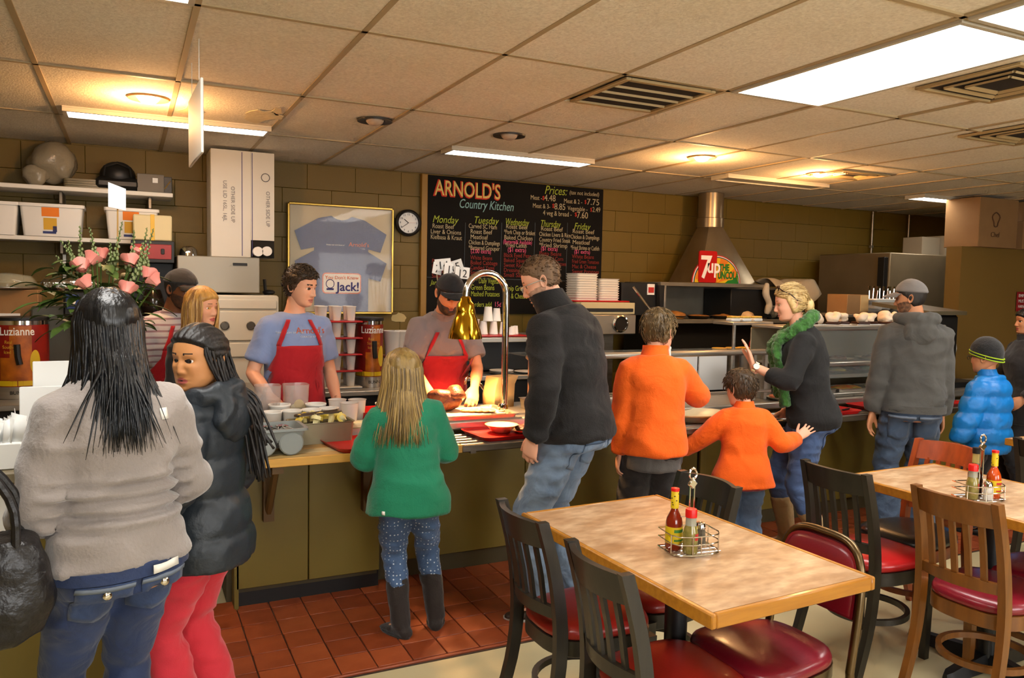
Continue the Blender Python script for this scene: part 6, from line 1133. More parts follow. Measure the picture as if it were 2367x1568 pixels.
    # ------------------------------------------------------------ clothes
    def top(s, name, m, off=.014, hem=-.10, sleeve=1., flare=0., amp=.006, fr=(5, 5, 16), seed=1., neck=.52, extra=None, puff=0., belly=0., armfat=1., vox=None, mul=1.):
        b = MB(); s.torso(b, off, hem, neck, flare, mul, belly)
        if sleeve:
            for sd in (1, -1): s.sleeve(b, sd, off*.9, sleeve if not isinstance(sleeve, dict) else sleeve[sd], puff, armfat)
        V, F = remesh(b, vox or s.vox, 3); V = folds(V, F, amp, fr, seed, extra); o = mesh_obj(name, V, F, m, s.root); s.topvf = (V, F); return o
    def pants(s, m, name='trousers', off=.012, flare=.0, amp=.005, end=1., seed=2., waist=-.01, fr=(9, 9, 17), loose=0., mul=1.):
        b = MB(); S = s.S; s.torso(b, off, -.13, waist, 0, mul)
        for sd in (1, -1):
            h_, kn, an, toe = s.leg[sd]; e = kn+(an-kn)*end
            s.limb(b, [h_+Vector((0, 0, .02)), h_+(kn-h_)*.5, kn, kn+(e-kn)*.4, e], [.090*S*mul+off, .078*S*mul+off+loose*.5, .058*S*mul+off+loose, .056*S+off+loose, .044*S+off+flare+loose], 16)
        V, F = remesh(b, s.vox, 3); V = folds(V, F, amp, fr, seed); o = mesh_obj(name, V, F, m, s.root); s.botvf = (V, F); return o
    def shoes(s, m, sole=None, boot=0., wide=1.):
        S = s.S
        for sd in (1, -1):
            h_, kn, an, toe = s.leg[sd]; d = Vector((math.sin(toe), math.cos(toe), 0)); x = Vector((d.y, -d.x, 0)); base = Vector((an.x, an.y, an.z-.085*S)); b = MB(); rings = []
            for yy, wd, ht in ((-.075, .024, .055), (-.06, .034, .075), (-.02, .037, .085), (.04, .038, .075), (.10, .046, .052), (.15, .045, .042), (.18, .034, .034), (.192, .018, .024)):
                c = base+d*yy*S; A = np.arange(14)*2*PI/14
                rings.append([np.array(c)+np.array(x)*math.cos(a)*wd*S*wide+np.array((0, 0, 1))*(.012*S+(ht*S-.012*S)*.5*(1+max(math.sin(a), -1))) for a in A])
            b.loft(rings)
            if boot:
                top_ = an+(kn-an)*boot; s.limb(b, [an+Vector((0, 0, -.02*S)), an+(kn-an)*boot*.5, top_], [.046*S*wide, .052*S*wide, .060*S*wide])
            V, F = remesh(b, .0075, 2); V = folds(V, F, .003, (9, 9, 14), sd); o = mesh_obj('boot' if boot else 'shoe', V, F, m, s.root)
            b = MB(); P = []
            for a in np.arange(24)*2*PI/24:
                yy = .058+.138*math.cos(a); ww = (.036+.010*max(0, math.sin((yy+.05)*8)))*math.sin(a); q = base+d*yy*S+x*ww*S*wide*1.08; P.append((q.x, q.y))
            b.prism(P, base.z+.001, base.z+.02*S); b.build('sole', sole or m, o)
    def decal(s, name, m, poly_fn, nu, nv, which='top', direction=(0, 1, 0), off=.004, parent=None, thick=True):
        """patch laid on a garment: poly_fn(u,v)->local point, cast along direction"""
        V, F = s.topvf if which == 'top' else s.botvf
        bv = BVHTree.FromPolygons(V.tolist(), [tuple(f) for f in F]); d = Vector(direction).normalized(); P = np.zeros((nv+1, nu+1, 3)); ok = np.zeros((nv+1, nu+1), bool)
        for j in range(nv+1):
            for i in range(nu+1):
                p = Vector(poly_fn(i/nu, j/nv)); h_, n_, _, _ = bv.ray_cast(p-d*1.0, d, 2.2)
                if h_ is None: h_, n_, _, _ = bv.find_nearest(p)
                n_ = -d if n_.dot(-d) < .1 else n_
                P[j, i] = h_+n_*off
        b = MB(); b.grid(P); 
        o = b.build(name, m, parent or s.root, ang=180, recalc=False)
        if thick:
            md = o.modifiers.new('thick', 'SOLIDIFY'); md.thickness = .003; md.offset = 0
        return o
    # ------------------------------------------------------------ hair
    def cap_shell(s, name, m, off, parent=None, groove=None, seed=0.):
        P = head_surface(1., s.fem, s.fat-1, off=off, child=s.ch)
        if groove: P = groove(P)
        Pw = (P.reshape(-1, 3)*s.hs)@np.array(s.HM.to_3x3()).T+np.array(s.HM.translation)
        F = np.array([(i*NA+j, i*NA+(j+1) % NA, (i+1)*NA+(j+1) % NA, (i+1)*NA+j) for i in range(NH-1) for j in range(NA)])
        F = [tuple(f) for f in F]+[tuple((NH-1)*NA+j for j in range(NA))]
        b = MB(); b.add(Pw, F); return b.build(name, m, parent or s.root, ang=180)
    def hair_short(s, m, th=.012, line=.055, side=-.01, back=-.075, rough=.004, top=0., name='hair', seed=1., freq=(90, 30, 60)):
        def off(P):
            x, y, z = P[..., 0], P[..., 1], P[..., 2]
            # hairline height as a function of how far forward
            hl = np.interp(y, [-.1, -.03, .01, .04, .085], [back, back+.01, side, line-.018, line])+.007*vnoise(P.reshape(-1, 3)*55+seed).reshape(x.shape); e = np.clip((z-hl)/.014, -1, 1)
            n = vnoise(P.reshape(-1, 3)*np.array(freq)+seed).reshape(x.shape)
            return np.where(e > 0, e*(th+top*np.clip((z-.03)/.08, 0, 1))+rough*n*e, e*.006)
        return s.cap_shell(name, m, off)
    def locks(s, m, roots, path, r0=.006, name='hair', n=6, flat=.6):
        b = MB()
        for k_, q in enumerate(roots):
            P, rr = path(q, k_)
            b.tube(P, rr, n, flat=flat)
        return b.build(name, m, s.root, ang=180, recalc=False)
    def H(s, x, y, z): return s.HM@Vector((x*s.hs, y*s.hs, z*s.hs))
    def tufts(s, m, n=420, ln=.03, line=.055, side=-.01, back=-.07, rad=.0028, up=.35, swirl=(0, -.6, -.35), seed=1, th=.010, r_=None, name='hair_strands'):
        """short strands rooted on the scalp"""
        rnd = random.Random(seed); P = head_surface(1., s.fem, s.fat-1, child=s.ch); C0 = np.array([0, -.005, .01]); b = MB(); mats_ = m if isinstance(m, (list, tuple)) else [m]; k_ = 0
        while k_ < n:
            i, j = rnd.randrange(NH//3, NH-2), rnd.randrange(NA); p_ = P[i, j]
            if rnd.random() > .35+.65*(1-abs(p_[2])/.12) and p_[2] > .07: pass
            hl = np.interp(p_[1], [-.1, -.03, .01, .04, .085], [back, back+.01, side, line-.018, line])
            if p_[2] < hl+.004: continue
            nn = p_-C0; nn /= np.linalg.norm(nn); sw = np.array(swirl)+np.array([rnd.uniform(-.5, .5), rnd.uniform(-.4, .4), rnd.uniform(-.3, .3)]); sw = sw-nn*(sw@nn); sw /= np.linalg.norm(sw)+1e-9
            L_ = ln*rnd.uniform(.6, 1.25); a = p_+nn*th*.55; q = [a, a+(nn*up+sw)*L_*.5+nn*.004, a+(nn*up*.6+sw)*L_]
            b.tube([s.H(*v) for v in q], [rad*s.hs, rad*.85*s.hs, rad*.3*s.hs], 4, m=rnd.randrange(len(mats_))); k_ += 1
        return b.build(name, mats_, s.root, ang=180, recalc=False)
def denim(name, c, c2): return mat(name, c, .75, wr=(11, .35), bump=(260, .12), var=(7, c2, .75), var2=(40, tuple(x*1.25 for x in c), .3), sheen=.15)
def cloth(name, c, k=.8, bs=220, st=.15, sheen=.2, rough=.85): return mat(name, c, rough, wr=(8, .32), bump=(bs, st), var=(6, tuple(x*k for x in c), .6), sheen=sheen)
def dotted(name, c, c2, scale, r_, dot):
    m = denim(name, c, c2); nt = m.node_tree; N, L = nt.nodes, nt.links; bs = N['Principled BSDF']
    v = N.new('ShaderNodeTexVoronoi'); v.inputs['Scale'].default_value = scale; v.inputs['Randomness'].default_value = .25
    tc = [n for n in N if n.type == 'TEX_COORD'][0]; L.new(tc.outputs['Object'], v.inputs['Vector'])
    mt = N.new('ShaderNodeMath'); mt.operation = 'LESS_THAN'; mt.inputs[1].default_value = r_; L.new(v.outputs['Distance'], mt.inputs[0])
    mx = N.new('ShaderNodeMix'); mx.data_type = 'RGBA'; L.new(mt.outputs[0], mx.inputs[0]); L.new(bs.inputs['Base Color'].links[0].from_socket, mx.inputs[6]); mx.inputs[7].default_value = (*dot, 1); L.new(mx.outputs[2], bs.inputs['Base Color']); return m
def hairm(name, c, c2, rough=.42): return mat(name, c, rough, bump=(90, .35), var=(45, c2, .85), scale=(1, 1, .18), spec=.6)
SKIN_L = rgb(222, 166, 132); SKIN_P = rgb(226, 172, 142); SKIN_B = rgb(150, 100, 60); SKIN_D = rgb(120, 74, 44); SKIN_T = rgb(196, 136, 96)
def full_hair(line, side=-.02, th=.014, back=-.12, rough=.003):
    def off(P):
        x, y, z = P[..., 0], P[..., 1], P[..., 2]
        hl = np.interp(y, [-.1, 0, .03, .055, .085], [back, back, side, line-.02, line]); e = np.clip((z-hl)/.014, -1, 1)
        n = np.sin(np.arctan2(x, y+.01)*38+z*25)*.5+vnoise(P.reshape(-1, 3)*np.array([60, 60, 25])).reshape(x.shape)
        return np.where(e > 0, e*th+rough*n*e, e*.006)
    return off
def hang_locks(p, m, n, length, phis, r=(.007, .002), spread=1.15, backoff=.115, jit=.03, seed=1, out=.098, mid=-.10, stray=.0):
    rnd = random.Random(seed); b = MB(); s_ = p.hs; mats_ = m if isinstance(m, (list, tuple)) else [m]
    for k in range(n):
        f = R(phis[0]+(phis[1]-phis[0])*(k+rnd.random()*.9)/n)   # 0 = straight back, + = the wearer's right
        sx, sy = math.sin(f), -math.cos(f); L_ = length*(1-rnd.random()*.14); ly = rnd.uniform(-.008, .004); o = out+ly
        u = rnd.uniform(.55, 1.); j1 = rnd.uniform(-jit, jit); sp = spread*rnd.uniform(.9, 1.08); st = stray*rnd.uniform(-1, 1)*(rnd.random() < .3)
        yb = min(sy*backoff, .05)+ly
        P = [(.022*sx, .012+sy*.03, .118), (.068*u*sx, .055*sy*u, .100), (o*.95*sx, .092*sy-.006, .040), (o*1.0*sx, (o+.012)*sy-.008, -.035), (o*sp**.4*sx+j1*.3, yb-.006, mid-.02), (o*sp**.7*sx+j1*.8+st*.5, yb*1.14-.01, (mid+.11-L_)*.55+.02), (o*sp*sx+j1*1.4+st, yb*1.16-.012, .11-L_)]
        Q = smoothpath(P, 14); rr = np.interp(np.linspace(0, 1, 14), [0, .2, .7, 1], [r[0]*.5, r[0], r[0]*.85, r[1]])*s_*rnd.uniform(.6, 1.2)
        m0 = len(b.f); b.tube(np.array([p.H(*q) for q in Q]), rr, 5, flat=.75, m=rnd.randrange(len(mats_)))
    return b.build('hair', mats_, p.root, ang=180, recalc=False)
def glasses(p, m, lens=None):
    b = MB()
    for sd in (1, -1):
        b.tube([p.H(sd*.034+.021*math.cos(a), .098-.012*abs(math.cos(a))*0, -.003+.016*math.sin(a)) for a in np.arange(14)*2*PI/14], .0016, 5, closed=True)
        b.tube([p.H(sd*.055, .098, .004), p.H(sd*.074, .085, .005), p.H(sd*.080, .03, .004), p.H(sd*.081, -.005, .002), p.H(sd*.080, -.02, -.012)], .0026, 5)
    b.tube([p.H(-.013, .100, 0), p.H(0, .106, .003), p.H(.013, .100, 0)], .0018, 5)
    return b.build('glasses', m, p.root, ang=180)
def collar(p, m, r=.062, h=.05, name='collar', l=.515, tilt=0., th=.012, flare=1.15, open_=0):
    """stand-up collar around the neck"""
    b = MB(); c, X, Y, U = p.frame(l); S = p.S; rings = []
    dr = (p.neck1-p.neck0).normalized()
    for k_, (rr, hh) in enumerate(((1.25, -.035), (1.12, 0), (1.0, h*.6), (1.0, h), (.86, h), (.84, h*.3))):
        rings.append(elring(c+dr*hh+Y*(.006+hh*.1), X, Y, r*S*rr, r*S*rr*1.02, 24, 1.))
    b.loft(rings, cap=False); return b.build(name, m, p.root, ang=60, recalc=False)
def jeans_pockets(p, m, m2, dirv=(0, 1, 0), w_=.13, h_=.14, x0=.085, z0=-.045):
    S = p.S; hy = Matrix.Rotation(p.hipyaw, 3, 'Z')
    for sd in (1, -1):
        f = lambda u, v, sd=sd: p.pel+hy@Vector(((sd*x0+(u-.5)*w_*(1-.15*(1-v)))*S, -.3, (z0+(v-.5)*h_-.02*(1-abs(2*u-1))*(1-v))*S))
        p.decal('back_pocket', m, f, 8, 8, 'bot', hy@Vector((0, 1, 0)), .004)
        g = lambda u, v, sd=sd: p.pel+hy@Vector(((sd*x0+(u-.5)*w_)*S, -.3, (z0+h_*.5-.016*v-.004)*S))
        p.decal('pocket_stitching', m2, g, 8, 1, 'bot', hy@Vector((0, 1, 0)), .0065)
def belt_line(p, m, l=.035, name='waistband', h=.035, off=.016, mul=1.):
    b = MB(); T = np.array(BUILD[p.build]); rings = []
    for dl, o in ((0, -.006), (0, off), (h, off), (h, -.006)):
        rx, ry, fy = (np.interp(l+dl, T[:, 0], T[:, k_]) for k_ in (1, 2, 3)); c, X, Y, U = p.frame(l+dl); rings.append(elring(c+Y*fy*p.S, X, Y, rx*p.fat*p.S*mul+o, ry*p.fat*p.S*mul+o, 36))
    b.loft(rings, cap=False, closed=True); return b.build(name, m, p.root, ang=50)
# ---------------------------------------------------------------- man in black fleece
p = Person('person', 'man in a black fleece and light jeans, wearing glasses, facing the heat lamp', 1.95, 3.27, 124, 1.79, 'm', 1.0, 1.16, lean=4, curve=16, hy=24, hp=-24, skin=SKIN_P, brow=rgb(120, 85, 50), stub=rgb(150, 115, 92),
           aR=(.28, .24, .92), aL=(-.25, .10, .90), eR=(.7, -.5, -.2), eL=(-.7, -.6, 0), legR=(.10, .05, 0), legL=(-.16, .06, 0), toeR=4, toeL=-28, handL=dict(curl=30, palm=(1, 0, 0)), handR=dict(curl=30), shw=1.06)
JL = denim('jeans_light', rgb(112, 130, 152), rgb(78, 98, 124))
p.pants(JL, flare=.012, amp=.007, loose=.012); p.top('fleece_jacket', cloth('fleece_black', rgb(20, 17, 16), .7, 160, .3, .06), .026, -.09, 1., amp=.009, fr=(4, 4, 11), belly=.05, puff=.006)
p.shoes(mat('shoe_brown', rgb(52, 36, 24), .6), mat('sole_white', rgb(190, 188, 180), .6)); collar(p, MATS['fleece_black'], .084, .11)
p.hair_short(hairm('hair_brown_short', rgb(120, 90, 60), rgb(78, 56, 36), .65), .005, .064, .016, -.05, .002); p.tufts([MATS['hair_brown_short']], 500, .016, .064, .016, -.05, .0018, .5); glasses(p, mat('glasses_frame_pale', rgb(190, 185, 175), .3, .6))
jeans_pockets(p, JL, mat('stitch_blue', rgb(70, 88, 112), .8), z0=-.14)
# ---------------------------------------------------------------- girl in green
p = Person('person', 'small girl with long blonde hair in a green fleece and dark boots', 1.13, 3.36, 78, 1.29, 'k', .93, 1.03, side=-5, lean=4, curve=4, hp=-8, hy=6, skin=SKIN_L, brow=rgb(150, 120, 80),
           aR=(.17, .26, .83), aL=(-.16, .24, .83), eR=(.45, -.6, -1), eL=(-.5, -.6, -1), legR=(.19, .05, 0), legL=(-.04, -.04, 0), toeR=8, toeL=-30, handR=dict(curl=20, palm=(0, 0, -1)), handL=dict(curl=20, palm=(0, 0, -1)))
p.pants(dotted('jeans_dotted', rgb(66, 92, 128), rgb(44, 66, 98), 62, .22, rgb(190, 200, 210)), amp=.007, fr=(8, 8, 24), end=.52)
p.top('fleece_jacket', cloth('fleece_green', rgb(12, 120, 84), .72, 150, .25), .026, -.17, 1., flare=.045, amp=.008, fr=(4, 4, 9), seed=4, puff=.008); p.shoes(cloth('boot_brown_suede', rgb(34, 24, 18), .7, 120, .2), boot=.62, wide=1.25)
HB = hairm('hair_dark_blonde', rgb(150, 122, 66), rgb(98, 76, 38)); p.cap_shell('hair_cap', HB, full_hair(.045, .0, .013, -.10))
hang_locks(p, [HB, hairm('hair_dark_blonde2', rgb(176, 146, 84), rgb(124, 98, 50)), hairm('hair_dark_blonde3', rgb(112, 88, 46), rgb(80, 62, 30))], 460, .47, (-122, 122), (.0056, .0008), jit=.016, backoff=.118, seed=3, mid=-.12, spread=1.5)
p.decal('label_tab', WHITE, lambda u, v: p.pel+Vector((-.125+.012*u, -.4, -.10+.016*v)), 1, 1, 'top', (0, 1, 0), .004)
# ---------------------------------------------------------------- tall boy in orange
ORG = cloth('fleece_orange', rgb(248, 100, 2), .8, 150, .22, .1)
p = Person('person', 'taller boy in an orange pullover with one hand at his mouth', 2.53, 3.43, 66, 1.49, 'k', .98, 1.05, lean=1, curve=4, hy=-38, hp=-6, skin=SKIN_P, brow=rgb(90, 70, 44),
           aL=(-.185, .03, .64), aR=(.17, .27, 1.16), eR=(.7, .1, -.8), eL=(-.3, -1, 0), handR=dict(curl=55, palm=(-1, .2, 0)), handL=dict(curl=32))
p.pants(cloth('trousers_charcoal', rgb(38, 34, 34), .8), flare=.02, loose=.02); 
b_ = p.top('grey_shirt', cloth('shirt_grey', rgb(88, 84, 82), .8), .012, -.20, 0, flare=.0, amp=.005, fr=(12, 12, 3), neck=.1)
p.top('pullover', ORG, .026, -.10, 1., flare=.02, amp=.007, fr=(5, 5, 7), seed=6, puff=.010); collar(p, ORG, .082, .06); p.shoes(BLACKP)
p.hair_short(hairm('hair_ash_brown', rgb(104, 82, 48), rgb(66, 50, 28), .55), .012, .050, -.012, -.075, .004, .004); p.tufts([MATS['hair_ash_brown'], hairm('hair_ash_brown2', rgb(130, 104, 64), rgb(90, 70, 40), .5)], 620, .036, .05, -.012, -.072, .0030, .3, (.2, -.2, -.9), 2)
b = MB(); b.tube([p.arm[1][2]+Vector((-.02, .05, .05)), p.arm[1][2]+Vector((-.02, .06, .10))], .008, 8); b.ball(p.arm[1][2]+Vector((-.02, .062, .105)), .012, 10, 6); o = b.build('spoon', WHITEP, p.root)
# ---------------------------------------------------------------- small boy in orange
p = Person('person', 'smaller boy in an orange pullover with arms held out', 3.14, 3.40, 60, 1.12, 'k', .92, 1.04, lean=0, curve=3, hy=32, hp=-14, skin=SKIN_P, brow=rgb(80, 58, 36),
           aL=(-.34, .12, .64), aR=(.33, .10, .76), eR=(.2, -.5, -1), eL=(-.1, -.3, -1), handR=dict(curl=4, spread=9, thumb=45, dir=(.75, .25, .62), palm=(.3, .9, -.2), fine=.003, size=1.15), handL=dict(curl=15, palm=(0, 0, -1)), arml=.98)
p.pants(denim('jeans_mid', rgb(84, 106, 136), rgb(54, 76, 106)), flare=.016, loose=.016, amp=.008, fr=(8, 8, 22)); p.top('red_undershirt', cloth('shirt_rose', rgb(150, 50, 62), .8), .018, -.19, 0, flare=.02, amp=.003, neck=.1)
p.top('pullover', ORG, .026, -.165, 1., flare=.05, amp=.006, fr=(6, 6, 8), seed=9, puff=.006); collar(p, ORG, .088, .045); p.shoes(BLACKP)
p.hair_short(hairm('hair_brown_boy', rgb(70, 50, 26), rgb(40, 28, 14), .5), .013, .040, -.008, -.08, .003, .003); p.tufts([MATS['hair_brown_boy'], hairm('hair_brown_boy2', rgb(88, 64, 34), rgb(56, 40, 20), .5)], 620, .036, .04, -.008, -.076, .0030, .25, (.1, .3, -.9), 3)
# ---------------------------------------------------------------- woman with green scarf
p = Person('person', 'blonde woman in a black cardigan and green scarf raising her hand', 3.70, 3.44, 140, 1.67, 'f', .98, 1.10, lean=8, curve=6, hy=4, hp=-10, skin=SKIN_P, lips=rgb(176, 98, 92), brow=rgb(140, 110, 76),
           aL=(-.16, .36, 1.16), aR=(.20, .14, .84), eL=(-.75, -.35, -1), eR=(.5, -.6, -.4), legR=(.12, .10, 0), legL=(-.10, -.10, 0), toeR=0, toeL=-5, handL=dict(curl=9, spread=3, thumb=25, dir=(-.05, .32, 1), palm=(0, 1, -.3), fine=.0032), handR=dict(curl=20))
JB = denim('jeans_blue', rgb(72, 96, 140), rgb(46, 68, 108)); p.pants(JB, amp=.006, fr=(8, 8, 20), end=.5); p.top('cardigan', cloth('knit_black', rgb(18, 17, 17), .75, 240, .2, .05), .018, -.11, {1: .80, -1: .78}, flare=.004, amp=.007, fr=(5, 5, 10), seed=3, belly=.02)
p.shoes(cloth('boot_tan', rgb(164, 134, 88), .75, 60, .2), boot=.62, wide=1.15)
HBL = hairm('hair_blonde', rgb(212, 182, 122), rgb(168, 134, 78)); p.cap_shell('hair_cap', HBL, full_hair(.058, .030, .012, -.07)); p.tufts([HBL, hairm('hair_blonde2', rgb(228, 204, 150), rgb(184, 152, 96)), hairm('hair_blonde3', rgb(176, 144, 90), rgb(140, 110, 62))], 800, .050, .060, .032, -.066, .0032, .02, (0, -2.2, -.7), 5, .014)
b = MB(); b.ball(p.H(0, -.112, -.035), np.array((.036, .034, .05))*p.hs, 14, 10); b.ball(p.H(0, -.118, -.08), np.array((.026, .026, .045))*p.hs, 12, 8); b.build('ponytail', HBL, p.root, ang=180)
jeans_pockets(p, JB, mat('stitch_blue', (1, 1, 1), .8), z0=-.15)
# scarf: a thick knitted band around the neck whose ends hang in front
SC = mat('scarf_green', rgb(62, 118, 44), .9, bump=(70, .9, 5.), var=(30, rgb(34, 76, 24), .8), sheen=.3); b = MB(); c, X, Y, U = p.frame(.52)
ring = [c+X*(.098*math.cos(a))+Y*(.012+.105*math.sin(a))+U*(.004-.05*math.sin(a)) for a in np.arange(22)*2*PI/22]; b.tube(ring, .038, 12, closed=True)
for sx_, ln, yo in ((-.05, .56, .0), (.035, .50, .02)):
    P = [c+X*(sx_*1.2)+Y*.10+U*-.02]; 
    for k_ in range(1, 7): q, X2, Y2, U2 = p.frame(.50-.46*k_/6*ln/.56*1.0); P.append(Vector(q)+X2*(sx_*(1+.12*k_))+Y2*(.155-.004*k_+yo)+Vector((0, .004*k_, 0)))
    b.tube(smoothpath([np.array(v) for v in P], 14), np.interp(np.linspace(0, 1, 14), [0, .3, 1], [.05, .052, .062]), 12, flat=.5)
V = np.concatenate(b.v); b2 = MB(); b2.add(V, b.f); V, F = remesh(b2, .008, 2); V = folds(V, F, .007, (45, 45, 45), 2.); mesh_obj('scarf', V, F, SC, p.root)
b = MB()
for sd in (1, -1):
    b.lathe([(.001, -.003), (.019, -.003), (.024, 0), (.019, .003), (.001, .003)], n=16)
    V = b.v.pop(); V = V[:, [0, 2, 1]]; b.v.append(np.array([p.H(sd*.03+v[0], .060+v[1]-(v[2])*.3, .104+v[2]*.8) for v in V]))
    b.tube([p.H(sd*.055, .06, .104), p.H(sd*.078, .045, .085), p.H(sd*.088, .0, .055), p.H(sd*.090, -.035, .01)], .003, 6)
b.tube([p.H(-.012, .063, .106), p.H(.012, .063, .106)], .003, 6); b.build('sunglasses', mat('sunglass_dark', rgb(40, 14, 16), .12), p.root, ang=60)
sh, el, wr, hd = p.arm[-1]; dw = (wr-el).normalized(); b = MB(); b.cyl(wr-dw*.035, wr-dw*.012, .031, .031, 20); b.build('watch_strap', CHROME, p.root); b = MB(); xn = Vector((-1, .0, .3)).normalized(); b.cyl(wr-dw*.023+xn*.027, wr-dw*.023+xn*.038, .019, .018, 20); b.build('watch_face', mat('watch_face', rgb(225, 225, 215), .2), p.root)
# ---------------------------------------------------------------- man in grey hoodie
p = Person('person', 'man in a grey hooded sweatshirt and grey cap with his back turned', 4.57, 3.42, 52, 1.70, 'm', .98, 1.02, lean=0, curve=5, hy=66, hp=-6, skin=SKIN_T, brow=rgb(40, 28, 18), stub=rgb(70, 48, 34),
           shw=.92, aL=(-.24, .02, .80), aR=(.20, .07, .80), eL=(-.2, -1, 0), eR=(.2, -1, 0), handL=dict(curl=22, palm=(.8, -.5, 0)), handR=dict(curl=25), legL=(-.12, 0, 0), legR=(.11, .08, 0))
JD = denim('jeans_washed', rgb(66, 84, 108), rgb(38, 52, 74)); p.pants(JD, flare=.02, loose=.014, amp=.008); HG = cloth('sweatshirt_grey', rgb(78, 76, 72), .72, 240, .15, .1)
p.top('sweatshirt', HG, .026, -.06, 1., amp=.010, fr=(6, 6, 9), seed=11, puff=.004); p.shoes(mat('shoe_brown', (1, 1, 1), .6), mat('sole_white', (1, 1, 1), .6))
belt_line(p, HG, -.075, 'hem_band', .05, .034); jeans_pockets(p, JD, mat('stitch_pale', rgb(112, 122, 138), .8), w_=.15, h_=.16, z0=-.17)
b = MB(); c, X, Y, U = p.frame(.50)   # hood lying on the back
A = np.linspace(PI*1.0, PI*2.0, 15)
for k_ in range(1):
    ring = [c+X*(.105*math.cos(a)*(1.05))+Y*(-.005+.118*math.sin(a))+U*(.05-.02*abs(math.sin(a))) for a in np.arange(24)*2*PI/24]; b.tube(ring, [.030+.018*max(0, -math.sin(a)) for a in np.arange(24)*2*PI/24], 10, closed=True)
b.ball(c+Y*-.115+U*-.055, (.105, .052, .085), 18, 10); V, F = remesh(b, .009, 4); V = folds(V, F, .006, (12, 12, 12), 4.); mesh_obj('hood', V, F, HG, p.root)
p.hair_short(hairm('hair_dark', rgb(38, 28, 20), rgb(20, 14, 10), .6), .006, .05, .0, -.075, .001)
GC = cloth('cap_grey', rgb(122, 116, 112), .8, 300, .12)
def baseball_cap(p, m, backward=False, brim_m=None, z0=.022, zf=.052, bl=.092, down=.4):
    def off(P):
        x, y, z = P[..., 0], P[..., 1], P[..., 2]; hl = np.interp(y, [-.1, .09], [z0, zf]); e = np.clip((z-hl)/.006, -1, 1); return np.where(e > 0, .013*e+.004*np.clip((z-.06)/.05, 0, 1), e*.008)
    c_ = p.cap_shell('cap_crown', m, off)
    b = MB(); rows = []
    for u in np.linspace(0, 1, 7):
        row = []
        for a in np.linspace(-1.15, 1.15, 15):
            r_ = .090+bl*u*math.cos(a*.85)**.7; row.append(p.H(.086*math.sin(a)*(1+.06*u), -.004+r_*math.cos(a)**.8, zf-.004-down*bl*u*u*.6-.018*abs(math.sin(a))**2*(1-.3*u)-.004*u))
        rows.append(row)
    b.grid(np.array(rows)); o = b.build('cap_brim', brim_m or m, p.root, ang=180); md = o.modifiers.new('t', 'SOLIDIFY'); md.thickness = .004; return c_
baseball_cap(p, GC)
# ---------------------------------------------------------------- boy in blue puffer
p = Person('person', 'boy in a bright blue quilted jacket and striped knit hat', 5.14, 3.28, 98, 1.28, 'k', .96, 1.1, lean=0, curve=3, hy=4, hp=-2, skin=SKIN_T, brow=rgb(40, 30, 20), aL=(-.24, .08, .62), aR=(.24, .08, .62), eL=(-.6, -.8, 0), eR=(.6, -.8, 0))
quilt = lambda sp, amp, ph=0.: (lambda V: amp*(np.abs(np.sin(PI*(V[:, 2]+ph)/sp))**.55-.5))
p.pants(cloth('trousers_dark', rgb(36, 34, 38), .8)); p.top('quilted_jacket', mat('nylon_blue', rgb(16, 122, 200), .42, bump=(50, .25), var=(6, rgb(10, 96, 170), .5)), .032, -.16, 1., amp=.004, fr=(14, 14, 14), extra=quilt(.105, .018), puff=.012); p.shoes(BLACKP)
collar(p, MATS['nylon_blue'], .078, .05, th=.02); glasses(p, BLACKP)
def beanie(P):
    x, y, z = P[..., 0], P[..., 1], P[..., 2]; hl = np.interp(y, [-.1, .09], [-.035, .028]); e = np.clip((z-hl)/.008, -1, 1); return np.where(e > 0, .014*e+.018*np.clip((z-.05)/.06, 0, 1), e*.008)
KB = cloth('knit_hat_black', rgb(26, 26, 28), .7, 180, .4); p.cap_shell('knit_hat', KB, beanie)
for dz in (.004, .024):
    b = MB(); b.tube([p.H(.0905*math.sin(a), -.006+.1065*math.cos(a), np.interp(math.cos(a), [-1, 1], [-.035, .028])+dz) for a in np.arange(40)*2*PI/40], .0042, 6, closed=True); b.build('hat_stripe', mat('stripe_lime', rgb(160, 190, 30), .8), p.root, ang=180)
# ---------------------------------------------------------------- woman in black at the right edge
p = Person('person', 'woman in black at the right edge of the picture', 6.10, 3.62, 150, 1.52, 'f', .96, 1.05, hy=0, hp=2, skin=rgb(176, 120, 84), lips=rgb(140, 60, 56), brow=rgb(30, 20, 14), aL=(-.26, .15, .86), aR=(.26, .15, .86), eL=(-.7, -.7, 0), eR=(.7, -.7, 0))
BKC = cloth('coat_black', rgb(24, 22, 24), .7); p.pants(BKC); p.top('coat', BKC, .03, -.2, 1., flare=.03, seed=13); p.shoes(BLACKP); collar(p, BKC, .075, .05); p.cap_shell('hair', hairm('hair_black2', rgb(22, 18, 18), rgb(10, 8, 8)), full_hair(.05, .0, .012, -.08))
